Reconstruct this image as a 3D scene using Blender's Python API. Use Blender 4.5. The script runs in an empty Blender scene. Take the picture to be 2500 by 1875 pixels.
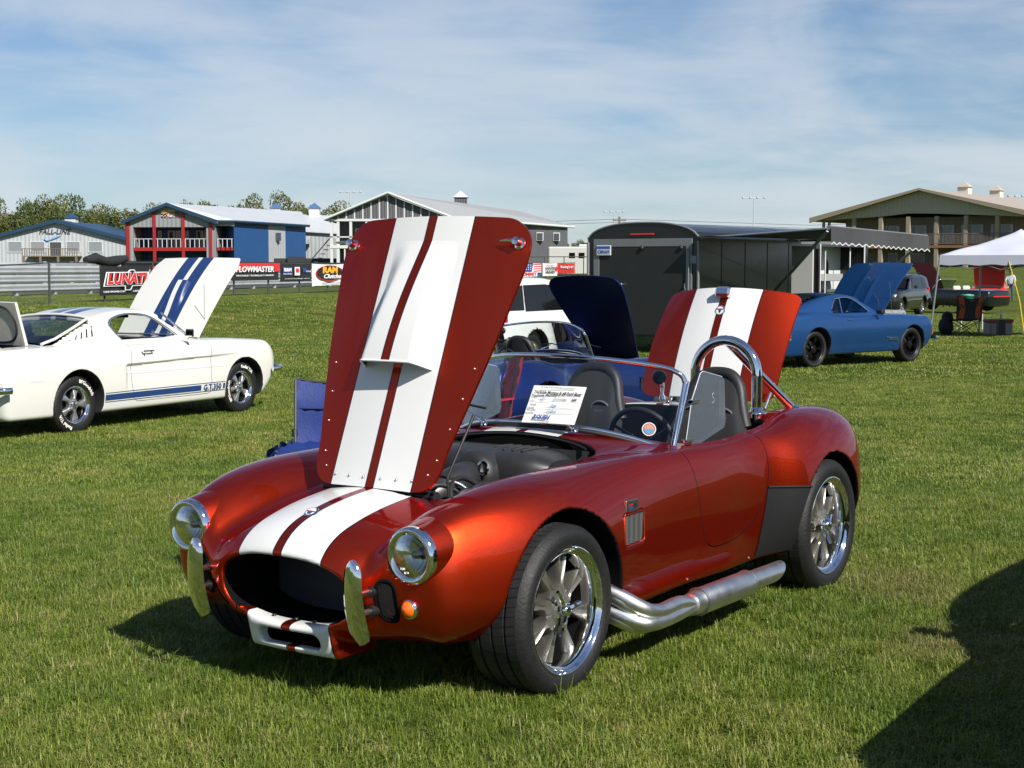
import bpy, math, random
import numpy as np
from mathutils import Vector, Matrix, noise as mnoise
R = math.radians
random.seed(7); np.random.seed(7)
scene = bpy.context.scene
COL = scene.collection

# ------------------------------------------------------------------ camera
cam_d = bpy.data.cameras.new('camera'); cam = bpy.data.objects.new('camera', cam_d); COL.objects.link(cam)
cam.location = (0, 0, 1.58); cam.rotation_euler = (R(90 - 4.4), 0, 0)
cam_d.sensor_width = 36; cam_d.lens = 3738 / 2500 * 36; cam_d.clip_start = .05; cam_d.clip_end = 3000
scene.camera = cam

# ------------------------------------------------------------------ world: hazy blue sky with thin cirrus
SUN = Vector((.683, -.978, 1.0)).normalized()
SUN_EL = math.asin(SUN.z); SUN_AZ = math.atan2(SUN.x, SUN.y)
SKY_GAIN = (.84, 1.02, 1.22, 1)
world = bpy.data.worlds.new('World'); scene.world = world; world.use_nodes = True
wn = world.node_tree.nodes; wl = world.node_tree.links; wn.clear()
def N(nodes, typ, **kw):
    n = nodes.new(typ)
    for k, v in kw.items():
        if k.startswith('i_'): n.inputs[int(k[2:])].default_value = v
        else: setattr(n, k, v)
    return n
w_out = N(wn, 'ShaderNodeOutputWorld'); w_bg = N(wn, 'ShaderNodeBackground'); w_bg.inputs[1].default_value = .052
sky = N(wn, 'ShaderNodeTexSky', sky_type='NISHITA', sun_disc=False, sun_elevation=SUN_EL, sun_rotation=SUN_AZ,
        altitude=200, air_density=1.0, dust_density=.25, ozone_density=3.0)
tc = N(wn, 'ShaderNodeTexCoord'); sep = N(wn, 'ShaderNodeSeparateXYZ'); wl.new(tc.outputs['Generated'], sep.inputs[0])
def wmath(op, a, b=None, clamp=False):
    n = N(wn, 'ShaderNodeMath', operation=op, use_clamp=clamp)
    for i, v in enumerate((a, b)):
        if v is None: continue
        if isinstance(v, (int, float)): n.inputs[i].default_value = v
        else: wl.new(v, n.inputs[i])
    return n.outputs[0]
# thin cirrus: noise on the view direction, drawn out sideways
mp = N(wn, 'ShaderNodeMapping'); wl.new(tc.outputs['Generated'], mp.inputs[0]); mp.inputs['Scale'].default_value = (3.2, 3.2, 10.5); mp.inputs['Rotation'].default_value = (0, R(5), 0); mp.inputs['Location'].default_value = (.62, .3, .35)
n1 = N(wn, 'ShaderNodeTexNoise'); wl.new(mp.outputs[0], n1.inputs['Vector'])
n1.inputs['Scale'].default_value = 1.35; n1.inputs['Detail'].default_value = 7; n1.inputs['Roughness'].default_value = .48; n1.inputs['Distortion'].default_value = .9
mp2 = N(wn, 'ShaderNodeMapping'); wl.new(tc.outputs['Generated'], mp2.inputs[0]); mp2.inputs['Scale'].default_value = (6, 6, 34); mp2.inputs['Rotation'].default_value = (0, R(-9), 0)
n2 = N(wn, 'ShaderNodeTexNoise'); wl.new(mp2.outputs[0], n2.inputs['Vector'])
n2.inputs['Scale'].default_value = 1.5; n2.inputs['Detail'].default_value = 8; n2.inputs['Roughness'].default_value = .62; n2.inputs['Distortion'].default_value = 1.4
cl = wmath('ADD', wmath('MULTIPLY', n1.outputs[0], .84), wmath('MULTIPLY', n2.outputs[0], .20))
mr = N(wn, 'ShaderNodeMapRange', interpolation_type='SMOOTHSTEP'); wl.new(cl, mr.inputs[0])
mr.inputs[1].default_value = .38; mr.inputs[2].default_value = .74; mr.inputs[3].default_value = .022; mr.inputs[4].default_value = .21
# thin veil: the longer slant path makes it denser towards the horizon
path = wmath('DIVIDE', mr.outputs[0], wmath('ADD', wmath('MAXIMUM', sep.outputs[2], 0.0), .06))
opac = wmath('SUBTRACT', 1.0, wmath('POWER', 2.718, wmath('MULTIPLY', path, -1.0)), True)
tone = N(wn, 'ShaderNodeMix', data_type='RGBA', blend_type='MULTIPLY'); tone.inputs[0].default_value = 1; wl.new(sky.outputs[0], tone.inputs[6]); tone.inputs[7].default_value = SKY_GAIN
mixw = N(wn, 'ShaderNodeMix', data_type='RGBA'); wl.new(opac, mixw.inputs[0]); wl.new(tone.outputs[2], mixw.inputs[6])
mixw.inputs[7].default_value = (9.4, 10.2, 11.0, 1)
wl.new(mixw.outputs[2], w_bg.inputs[0]); wl.new(w_bg.outputs[0], w_out.inputs[0])

sun_d = bpy.data.lights.new('sun', 'SUN'); sun_d.energy = 5.0; sun_d.angle = R(.53); sun_d.color = (1, .955, .88)
sun = bpy.data.objects.new('sun', sun_d); COL.objects.link(sun)
sun.rotation_euler = SUN.to_track_quat('Z', 'Y').to_euler(); sun.location = (10, -12, 20)
scene.view_settings.view_transform = 'Standard'; scene.view_settings.look = 'None'
scene.view_settings.exposure = 0.48; scene.view_settings.gamma = 1.0
scene.cycles.max_bounces = 10; scene.cycles.transparent_max_bounces = 16; scene.cycles.glossy_bounces = 5
scene.cycles.transmission_bounces = 6; scene.cycles.caustics_reflective = False; scene.cycles.caustics_refractive = False

# ------------------------------------------------------------------ materials
MATS = {}
def mat(name, col=(.5, .5, .5), rough=.5, metal=0.0, coat=0.0, spec=.5, noise=0, nscale=8, bump=0, bscale=60, emit=None, **kw):
    """principled material with object-space colour mottling and fine relief"""
    if name in MATS: return MATS[name]
    m = bpy.data.materials.new(name); m.use_nodes = True; MATS[name] = m
    nt = m.node_tree; b = nt.nodes['Principled BSDF']
    b.inputs['Base Color'].default_value = (*col, 1); b.inputs['Roughness'].default_value = rough
    b.inputs['Metallic'].default_value = metal; b.inputs['Coat Weight'].default_value = coat
    b.inputs['Coat Roughness'].default_value = .03; b.inputs['Specular IOR Level'].default_value = spec
    if emit: b.inputs['Emission Color'].default_value = (*emit, 1); b.inputs['Emission Strength'].default_value = kw.get('estr', 1)
    if noise or bump:
        t = N(nt.nodes, 'ShaderNodeTexCoord')
    if noise:
        n = N(nt.nodes, 'ShaderNodeTexNoise'); n.inputs['Scale'].default_value = nscale; n.inputs['Detail'].default_value = 6; n.inputs['Roughness'].default_value = .65
        nt.links.new(t.outputs['Object'], n.inputs['Vector'])
        mx = N(nt.nodes, 'ShaderNodeMix', data_type='RGBA'); nt.links.new(n.outputs[0], mx.inputs[0])
        c2 = kw.get('col2')
        mx.inputs[6].default_value = tuple(max(0, c * (1 - noise)) for c in col) + (1,)
        mx.inputs[7].default_value = (*(c2 if c2 else tuple(min(1, c * (1 + noise)) for c in col)), 1)
        nt.links.new(mx.outputs[2], b.inputs['Base Color'])
        rr = N(nt.nodes, 'ShaderNodeMapRange'); nt.links.new(n.outputs[0], rr.inputs[0])
        rr.inputs[3].default_value = max(0, rough - .1); rr.inputs[4].default_value = min(1, rough + .1)
        nt.links.new(rr.outputs[0], b.inputs['Roughness'])
    if bump:
        n = N(nt.nodes, 'ShaderNodeTexNoise'); n.inputs['Scale'].default_value = bscale; n.inputs['Detail'].default_value = 4
        nt.links.new(t.outputs['Object'], n.inputs['Vector'])
        bp = N(nt.nodes, 'ShaderNodeBump'); bp.inputs['Strength'].default_value = bump; bp.inputs['Distance'].default_value = .02
        nt.links.new(n.outputs[0], bp.inputs['Height']); nt.links.new(bp.outputs[0], b.inputs['Normal'])
    return m

def pane(name, tint=(.9, .95, .93), refl=.06, rough=0.0, sky_sheen=0):
    """thin clear sheet: tinted see-through plus mirror reflection that grows at grazing angles (Fresnel)"""
    if name in MATS: return MATS[name]
    m = bpy.data.materials.new(name); m.use_nodes = True; MATS[name] = m
    nt = m.node_tree; nt.nodes.clear()
    o = N(nt.nodes, 'ShaderNodeOutputMaterial'); t = N(nt.nodes, 'ShaderNodeBsdfTransparent'); g = N(nt.nodes, 'ShaderNodeBsdfGlossy')
    t.inputs[0].default_value = (*tint, 1); g.inputs['Roughness'].default_value = rough; g.inputs[0].default_value = (1, 1, 1, 1)
    f = N(nt.nodes, 'ShaderNodeFresnel'); f.inputs[0].default_value = 1.45
    mx = N(nt.nodes, 'ShaderNodeMixShader'); nt.links.new(f.outputs[0], mx.inputs[0]); nt.links.new(t.outputs[0], mx.inputs[1]); nt.links.new(g.outputs[0], mx.inputs[2])
    if sky_sheen:   # pale blue diffuse share: sky reflection put in as colour
        df = N(nt.nodes, 'ShaderNodeBsdfDiffuse'); df.inputs[0].default_value = (.6, .68, .8, 1); m2 = N(nt.nodes, 'ShaderNodeMixShader'); m2.inputs[0].default_value = sky_sheen; nt.links.new(mx.outputs[0], m2.inputs[1]); nt.links.new(df.outputs[0], m2.inputs[2]); nt.links.new(m2.outputs[0], o.inputs[0])
    else: nt.links.new(mx.outputs[0], o.inputs[0])
    return m

def smax(a, b, k):
    h = np.maximum(k - np.abs(a - b), 0) / k
    return np.maximum(a, b) + h * h * k * .25
def smin(a, b, k): return -smax(-a, -b, k)

def spl(xs, ys):
    """natural cubic spline as a fast lookup"""
    xs = np.array(xs, float); ys = np.array(ys, float)
    o = np.argsort(xs); xs = xs[o]; ys = ys[o]; n = len(xs)
    h = np.diff(xs); A = np.zeros((n, n)); r = np.zeros(n); A[0, 0] = A[-1, -1] = 1
    for i in range(1, n - 1):
        A[i, i - 1] = h[i - 1]; A[i, i] = 2 * (h[i - 1] + h[i]); A[i, i + 1] = h[i]
        r[i] = 3 * ((ys[i + 1] - ys[i]) / h[i] - (ys[i] - ys[i - 1]) / h[i - 1])
    c = np.linalg.solve(A, r); X = np.linspace(xs[0], xs[-1], 3000); i = np.clip(np.searchsorted(xs, X) - 1, 0, n - 2)
    d = X - xs[i]; b = (ys[i + 1] - ys[i]) / h[i] - h[i] * (2 * c[i] + c[i + 1]) / 3
    Y = ys[i] + b * d + c[i] * d * d + (c[i + 1] - c[i]) / (3 * h[i]) * d ** 3
    x0 = X[0]; iv = (len(X) - 1) / (X[-1] - X[0]); D = np.append(np.diff(Y), 0)
    def look(q):
        t = np.clip((np.asarray(q) - x0) * iv, 0, len(Y) - 1.0001); k = t.astype(np.int32); return Y[k] + D[k] * (t - k)
    return look
def snap_cut(V, T, nrm, g, sel=None):
    """move the vertices nearest to g = 0 onto that curve, inside the surface; returns V and the per-face inside mask"""
    V = V.copy(); G = g(V); s = np.ones(len(V), bool) if sel is None else sel(V)
    E = np.concatenate([T[:, [0, 1]], T[:, [1, 2]], T[:, [2, 0]]]); E = E[s[E].all(1)]
    cr = E[(G[E[:, 0]] < 0) != (G[E[:, 1]] < 0)]
    near = np.unique(np.where(np.abs(G[cr[:, 0]]) < np.abs(G[cr[:, 1]]), cr[:, 0], cr[:, 1]))
    n = nrm[near]
    for _ in range(3):
        p = V[near]; e = 5e-4; gr = np.stack([(g(p + d) - g(p - d)) / (2 * e) for d in np.eye(3) * e], 1)
        gr -= n * (gr * n).sum(1, keepdims=True); d = (gr * gr).sum(1)
        st = -(g(p) / np.maximum(d, .02))[:, None] * gr; ln = np.linalg.norm(st, axis=1, keepdims=True)
        V[near] += st * np.minimum(1, .006 / np.maximum(ln, 1e-9))
    G = g(V); G[near] = 0
    return V, s[T].all(1) & (G[T].mean(1) < 0), near
def lin(xs, ys):
    o = np.argsort(xs); X = np.array(xs, float)[o]; Y = np.array(ys, float)[o]
    return lambda q: np.interp(q, X, Y)

def surface_nets(field, lo, hi, h, sym=True):
    """mesh the zero set of field(x, |y|, z); returns verts, quads, normals"""
    xs = np.arange(lo[0], hi[0] + h, h); ys = np.arange(0, hi[1] + h, h); zs = np.arange(lo[2], hi[2] + h, h)
    # coarse pass first, then only the blocks the surface runs through
    B = 4; nx, ny, nz = [-(-len(q) // B) for q in (xs, ys, zs)]
    cg = np.meshgrid(lo[0] + np.arange(nx + 1) * h * B, np.arange(ny + 1) * h * B, lo[2] + np.arange(nz + 1) * h * B, indexing='ij')
    Fc = field(*[q.ravel() for q in cg]).reshape(cg[0].shape)
    cs = [Fc[a:nx + a, b:ny + b, c:nz + c] for a in (0, 1) for b in (0, 1) for c in (0, 1)]
    mn = np.min(cs, 0); mx = np.max(cs, 0); ab = np.min(np.abs(cs), 0)
    act = ((mn < 0) & (mx >= 0)) | (ab < 1.7 * h * B)
    up = lambda q: q.repeat(B, 0).repeat(B, 1).repeat(B, 2)[:len(xs), :len(ys), :len(zs)]
    F = np.where(up(cs[0]) < 0, -1, 1).astype(np.float32); A = up(act); i, j, k = np.nonzero(A)
    for q in range(0, len(i), 400000):
        e = slice(q, q + 400000); F[i[e], j[e], k[e]] = field(xs[i[e]], ys[j[e]], zs[k[e]])
    F = np.concatenate([F[:, :0:-1], F], 1); ys = np.concatenate([-ys[:0:-1], ys])
    S = F < 0
    c = [S[dx:S.shape[0] - 1 + dx, dy:S.shape[1] - 1 + dy, dz:S.shape[2] - 1 + dz] for dx in (0, 1) for dy in (0, 1) for dz in (0, 1)]
    tot = sum(a.astype(np.int8) for a in c); act = (tot > 0) & (tot < 8)
    I, J, K = np.nonzero(act); idx = -np.ones(act.shape, np.int32); idx[I, J, K] = np.arange(len(I))
    P = np.zeros((len(I), 3)); cnt = np.zeros(len(I))
    corners = [(0, 0, 0), (0, 0, 1), (0, 1, 0), (0, 1, 1), (1, 0, 0), (1, 0, 1), (1, 1, 0), (1, 1, 1)]
    for a in corners:
        for ax in range(3):
            if a[ax]: continue
            b = list(a); b[ax] = 1
            fa = F[I + a[0], J + a[1], K + a[2]]; fb = F[I + b[0], J + b[1], K + b[2]]
            m = (fa < 0) != (fb < 0)
            t = np.where(m, fa / np.where(fa == fb, 1, fa - fb), 0)
            p = np.array(a, float)[None].repeat(len(I), 0); p[:, ax] = t
            P[m] += p[m]; cnt[m] += 1
    P /= cnt[:, None]
    V = np.stack([xs[I] + P[:, 0] * h, ys[J] + P[:, 1] * h, zs[K] + P[:, 2] * h], 1)
    quads = []
    for ax in range(3):
        sl0 = [slice(None)] * 3; sl1 = [slice(None)] * 3; sl0[ax] = slice(0, -1); sl1[ax] = slice(1, None)
        A = S[tuple(sl0)]; B = S[tuple(sl1)]; m = A != B
        i, j, k = np.nonzero(m); u, v = [(1, 2), (2, 0), (0, 1)][ax]
        g = np.stack([i, j, k], 1); ok = (g[:, u] > 0) & (g[:, v] > 0) & (g[:, u] < S.shape[u] - 1) & (g[:, v] < S.shape[v] - 1)
        g = g[ok]; flip = A[tuple(g.T)]
        def at(du, dv):
            q = g.copy(); q[:, u] += du; q[:, v] += dv; return idx[tuple(q.T)]
        q = np.stack([at(-1, -1), at(0, -1), at(0, 0), at(-1, 0)], 1)
        q[~flip] = q[~flip][:, ::-1]; quads.append(q)
    Q = np.concatenate(quads); Q = Q[(Q >= 0).all(1)]
    ff = lambda p: field(p[:, 0], np.abs(p[:, 1]), p[:, 2])
    def grad(p, e=.002):
        g = np.zeros_like(p)
        for a in range(3):
            d = np.zeros(3); d[a] = e; g[:, a] = (ff(p + d) - ff(p - d)) / (2 * e)
        return g
    def grad1(p, f0, e=.002):
        g = np.zeros_like(p)
        for a in range(3):
            d = np.zeros(3); d[a] = e; g[:, a] = (ff(p + d) - f0) / e
        return g
    for _ in range(2):
        f = ff(V); g = grad1(V, f); st = -(f / np.maximum((g * g).sum(1), 1e-6))[:, None] * g
        ln = np.linalg.norm(st, axis=1, keepdims=True); V += st * np.minimum(1, .45 * h / np.maximum(ln, 1e-9))
    g = grad(V, .004); nrm = g / np.maximum(np.linalg.norm(g, axis=1, keepdims=True), 1e-9)
    return V, Q, nrm

# ------------------------------------------------------------------ mesh helpers
class MB:
    """collects shapes into one mesh"""
    def __init__(s): s.v = []; s.f = []; s.m = []; s.sm = []
    def add(s, verts, faces, mi=0, smooth=False):
        o = len(s.v); s.v.extend([tuple(p) for p in verts])
        for f in faces: s.f.append(tuple(i + o for i in f)); s.m.append(mi); s.sm.append(smooth)
        return s
    def box(s, lo, hi, mi=0, bev=0):
        x0, y0, z0 = lo; x1, y1, z1 = hi
        if bev <= 0:
            v = [(x0, y0, z0), (x1, y0, z0), (x1, y1, z0), (x0, y1, z0), (x0, y0, z1), (x1, y0, z1), (x1, y1, z1), (x0, y1, z1)]
            return s.add(v, [(3, 2, 1, 0), (4, 5, 6, 7), (0, 1, 5, 4), (1, 2, 6, 5), (2, 3, 7, 6), (3, 0, 4, 7)], mi)
        b = min(bev, (x1 - x0) / 2.01, (y1 - y0) / 2.01, (z1 - z0) / 2.01)
        pr = lambda z, e: [(x0 + e + (b - e) * 0, y0 + b, z), (x0 + b, y0 + e, z), (x1 - b, y0 + e, z), (x1 - e, y0 + b, z), (x1 - e, y1 - b, z), (x1 - b, y1 - e, z), (x0 + b, y1 - e, z), (x0 + e, y1 - b, z)]
        rings = [pr(z0, b * .999), pr(z0 + b, 0), pr(z1 - b, 0), pr(z1, b * .999)]
        return s.loft(rings, True, True, True, mi, False)
    def loft(s, rings, close=True, cap0=False, cap1=False, mi=0, smooth=True):
        n = len(rings[0]); v = [p for r in rings for p in r]; f = []
        for i in range(len(rings) - 1):
            for j in range(n if close else n - 1):
                a = i * n + j; b = i * n + (j + 1) % n; f.append((a, b, b + n, a + n))
        s.add(v, f, mi, smooth)
        if cap0: s.add(rings[0], [tuple(range(n))[::-1]], mi)
        if cap1: s.add(rings[-1], [tuple(range(n))], mi)
        return s
    def lathe(s, prof, axis='z', c=(0, 0, 0), n=24, mi=0, smooth=True, a0=0, a1=2 * math.pi):
        """prof: (radius, height along axis)"""
        full = abs(a1 - a0 - 2 * math.pi) < 1e-6; rings = []
        for r, h in prof:
            ring = []
            for i in range(n if full else n + 1):
                t = a0 + (a1 - a0) * i / n; u, w = r * math.cos(t), r * math.sin(t)
                p = {'z': (u, w, h), 'y': (w, h, u), 'x': (h, u, w)}[axis]
                ring.append((p[0] + c[0], p[1] + c[1], p[2] + c[2]))
            rings.append(ring)
        return s.loft(rings, full, False, False, mi, smooth)
    def tube(s, pts, r, n=10, mi=0, caps=True, smooth=True, flat=1.0, closed=False):
        P = [Vector(p) for p in pts]; rs = r if isinstance(r, (list, tuple)) else [r] * len(P)
        rings = []; prev = None
        for i, p in enumerate(P):
            if closed: t = (P[(i + 1) % len(P)] - P[i - 1])
            else: t = (P[min(i + 1, len(P) - 1)] - P[max(i - 1, 0)])
            t.normalize()
            if prev is None:
                a = Vector((0, 0, 1)) if abs(t.z) < .9 else Vector((1, 0, 0)); u = t.cross(a).normalized()
            else:
                u = prev - t * prev.dot(t); u.normalize()
            prev = u; w = t.cross(u)
            rings.append([tuple(p + (u * math.cos(q) * flat + w * math.sin(q)) * rs[i]) for q in [2 * math.pi * k / n for k in range(n)]])
        if closed: rings.append(rings[0]); caps = False
        return s.loft(rings, True, caps, caps, mi, smooth)
    def prism(s, poly, axis, lo, hi, mi=0, smooth=False):
        """extrude a 2-D polygon along an axis; poly coordinates are the two other axes in order"""
        def P(q, h):
            a, b = q; return {'x': (h, a, b), 'y': (a, h, b), 'z': (a, b, h)}[axis]
        n = len(poly); v = [P(q, lo) for q in poly] + [P(q, hi) for q in poly]
        area = sum(poly[i][0] * poly[(i + 1) % n][1] - poly[(i + 1) % n][0] * poly[i][1] for i in range(n))
        if axis == 'y': area = -area
        f = [tuple(range(n))[::-1], tuple(range(n, 2 * n))]
        sd = [(i, (i + 1) % n, n + (i + 1) % n, n + i) for i in range(n)]
        if area < 0: f = [q[::-1] for q in f]; sd = [q[::-1] for q in sd]
        s.add(v, f, mi); s.add(v, sd, mi, smooth); return s
    def quad(s, a, b, c, d, mi=0): return s.add([a, b, c, d], [(0, 1, 2, 3)], mi)
    def grid(s, fn, us, vs, mi=0, smooth=True, flip=False):
        n = len(vs); v = [fn(a, b) for a in us for b in vs]; f = []
        for i in range(len(us) - 1):
            for j in range(n - 1):
                q = (i * n + j, (i + 1) * n + j, (i + 1) * n + j + 1, i * n + j + 1); f.append(q[::-1] if flip else q)
        return s.add(v, f, mi, smooth)
    def sphere(s, c, r, mi=0, n=12, sx=1, sy=1, sz=1):
        m = max(4, n // 2); rings = []
        for i in range(m + 1):
            t = math.pi * i / m
            rr = max(math.sin(t), 1e-4)
            rings.append([(c[0] + r * sx * rr * math.cos(2 * math.pi * k / n), c[1] + r * sy * rr * math.sin(2 * math.pi * k / n), c[2] - r * sz * math.cos(t)) for k in range(n)])
        return s.loft(rings, True, False, False, mi, True)
    def mesh(s, name, mats):
        me = bpy.data.meshes.new(name); me.from_pydata(s.v, [], s.f); me.update()
        for m in (mats if isinstance(mats, (list, tuple)) else [mats]): me.materials.append(m)
        me.polygons.foreach_set('material_index', s.m); me.polygons.foreach_set('use_smooth', s.sm)
        return me
    def build(s, name, mats, parent=None, sharp=None):
        return obj(name, s.mesh(name, mats), parent, sharp)

def obj(name, me, parent=None, sharp=None):
    o = bpy.data.objects.new(name, me); COL.objects.link(o)
    if parent is not None: o.parent = parent
    if sharp is not None and me is not None: me.set_sharp_from_angle(angle=R(sharp))
    return o
def tag(o, label=None, cat=None, group=None, kind=None):
    if label: o['label'] = label
    if cat: o['category'] = cat
    if group: o['group'] = group
    if kind: o['kind'] = kind
    return o
def empty(name, loc=(0, 0, 0), rz=0, label=None, cat=None, group=None):
    o = bpy.data.objects.new(name, None); COL.objects.link(o); o.location = loc; o.rotation_euler = (0, 0, rz); o.empty_display_size = .1
    return tag(o, label, cat, group)
def copy_tree(o, parent=None):
    c = o.copy(); COL.objects.link(c)
    if parent is not None: c.parent = parent
    for ch in list(o.children): copy_tree(ch, c)
    return c
def text_mesh(s, size=.1, extrude=.001, shear=0, bold=0, align='CENTER', xs=1.0):
    c = bpy.data.curves.new('lettering', 'FONT'); c.body = s; c.size = size; c.extrude = extrude; c.shear = shear; c.offset = bold
    c.align_x = align; c.align_y = 'CENTER'; c.resolution_u = 2; c.fill_mode = 'BOTH'
    o = bpy.data.objects.new('lettering', c); COL.objects.link(o)
    dg = bpy.context.evaluated_depsgraph_get(); dg.update()
    me = bpy.data.meshes.new_from_object(o.evaluated_get(dg)); bpy.data.objects.remove(o); bpy.data.curves.remove(c)
    if xs != 1: me.transform(Matrix.Diagonal((xs, 1, 1, 1)))
    return me
def text(name, s, size, M, material, parent=None, **kw):
    me = text_mesh(s, size, **kw); me.transform(M); me.materials.clear(); me.materials.append(material)
    return obj(name, me, parent)
def frame(o, x, y):
    """matrix with the given origin, x axis and y axis (orthonormalised)"""
    x = Vector(x).normalized(); y = Vector(y); z = x.cross(y).normalized(); y = z.cross(x)
    return Matrix(((x.x, y.x, z.x, o[0]), (x.y, y.y, z.y, o[1]), (x.z, y.z, z.z, o[2]), (0, 0, 0, 1)))
# ------------------------------------------------------------------ ground: one lawn sheet out to the horizon
def sstep(v, a, b):
    t = np.clip((v - a) / (b - a), 0, 1); return t * t * (3 - 2 * t)
def ground_z(x, y):
    x = np.asarray(x, float); y = np.asarray(y, float)
    y0 = 29 + np.maximum(0, x + 12) * 1.7
    z = -.2 * sstep(y, 9.5, 15.5) + .68 * sstep(y, y0, y0 + 16) + .45 * sstep(y, 85, 160)
    z = z - .22 * sstep(y, 34, 72) * sstep(x - y * .05, 2, 9) * (1 - sstep(y, 95, 130))
    z = z + .55 * sstep(y, 95, 145) * sstep(x, 0, 20)
    z = z + .012 * np.sin(x * 1.1 + y * .35) * np.sin(y * .8 - x * .3) * sstep(y, 9, 14)
    return z
def gz(x, y): return float(ground_z(x, y))
def lawn_material():
    m = bpy.data.materials.new('lawn'); m.use_nodes = True; nt = m.node_tree; b = nt.nodes['Principled BSDF']; L = nt.links
    t = N(nt.nodes, 'ShaderNodeTexCoord'); b.inputs['Roughness'].default_value = .95; b.inputs['Specular IOR Level'].default_value = .1
    def nz(sc, det, ro=.6, vec=None):
        n = N(nt.nodes, 'ShaderNodeTexNoise'); n.inputs['Scale'].default_value = sc; n.inputs['Detail'].default_value = det; n.inputs['Roughness'].default_value = ro; L.new(vec or t.outputs['Object'], n.inputs['Vector']); return n.outputs[0]
    def ramp(v, stops):
        r = N(nt.nodes, 'ShaderNodeValToRGB'); L.new(v, r.inputs[0]); e = r.color_ramp.elements
        while len(e) < len(stops): e.new(.5)
        for k, (p, c) in zip(e, stops): k.position = p; k.color = (*c, 1)
        return r.outputs[0]
    def mix(f, a, c, mode='MIX'):
        n = N(nt.nodes, 'ShaderNodeMix', data_type='RGBA', blend_type=mode)
        for i, v in ((0, f), (6, a), (7, c)):
            if isinstance(v, (int, float)): n.inputs[i].default_value = v
            elif isinstance(v, tuple): n.inputs[i].default_value = v
            else: L.new(v, n.inputs[i])
        return n.outputs[2]
    base = ramp(nz(1.3, 8), [(.3, (.066, .098, .013)), (.5, (.106, .143, .024)), (.7, (.148, .174, .040))])
    fine = ramp(nz(60, 4, .7), [(.25, (.35, .35, .35)), (.55, (.85, .85, .85)), (.8, (1.3, 1.3, 1.2))])
    c = mix(1, base, fine, 'MULTIPLY')
    dry = N(nt.nodes, 'ShaderNodeMapRange'); L.new(nz(.45, 6, .65), dry.inputs[0]); dry.inputs[1].default_value = .56; dry.inputs[2].default_value = .72; dry.inputs[4].default_value = .55
    c = mix(dry.outputs[0], c, (.14, .115, .05, 1))
    # mower lanes run across the far bank
    mp = N(nt.nodes, 'ShaderNodeMapping'); mp.inputs['Rotation'].default_value = (0, 0, R(14)); mp.inputs['Scale'].default_value = (.05, .9, 1); L.new(t.outputs['Object'], mp.inputs[0])
    lane = ramp(nz(1.6, 3, .5, mp.outputs[0]), [(.38, (.72, .74, .70)), (.5, (1, 1, 1)), (.62, (1.22, 1.18, 1.12))])
    c = mix(1, c, lane, 'MULTIPLY')
    L.new(c, b.inputs['Base Color'])
    bp = N(nt.nodes, 'ShaderNodeBump'); bp.inputs['Strength'].default_value = .8; bp.inputs['Distance'].default_value = .06; L.new(nz(28, 5, .75), bp.inputs['Height']); L.new(bp.outputs[0], b.inputs['Normal'])
    return m
_xs = np.concatenate([np.linspace(-1400, -130, 12), np.linspace(-110, -22, 20), np.linspace(-20, 22, 64), np.linspace(25, 120, 20), np.linspace(150, 1400, 12)])
_ys = np.concatenate([np.linspace(-300, -20, 6), np.linspace(-12, 60, 110), np.linspace(62, 170, 45), np.linspace(190, 1900, 14)])
_g = MB(); _g.grid(lambda x, y: (x, y, gz(x, y)), _xs, _ys)
tag(_g.build('ground', lawn_material()), kind='structure')

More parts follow.
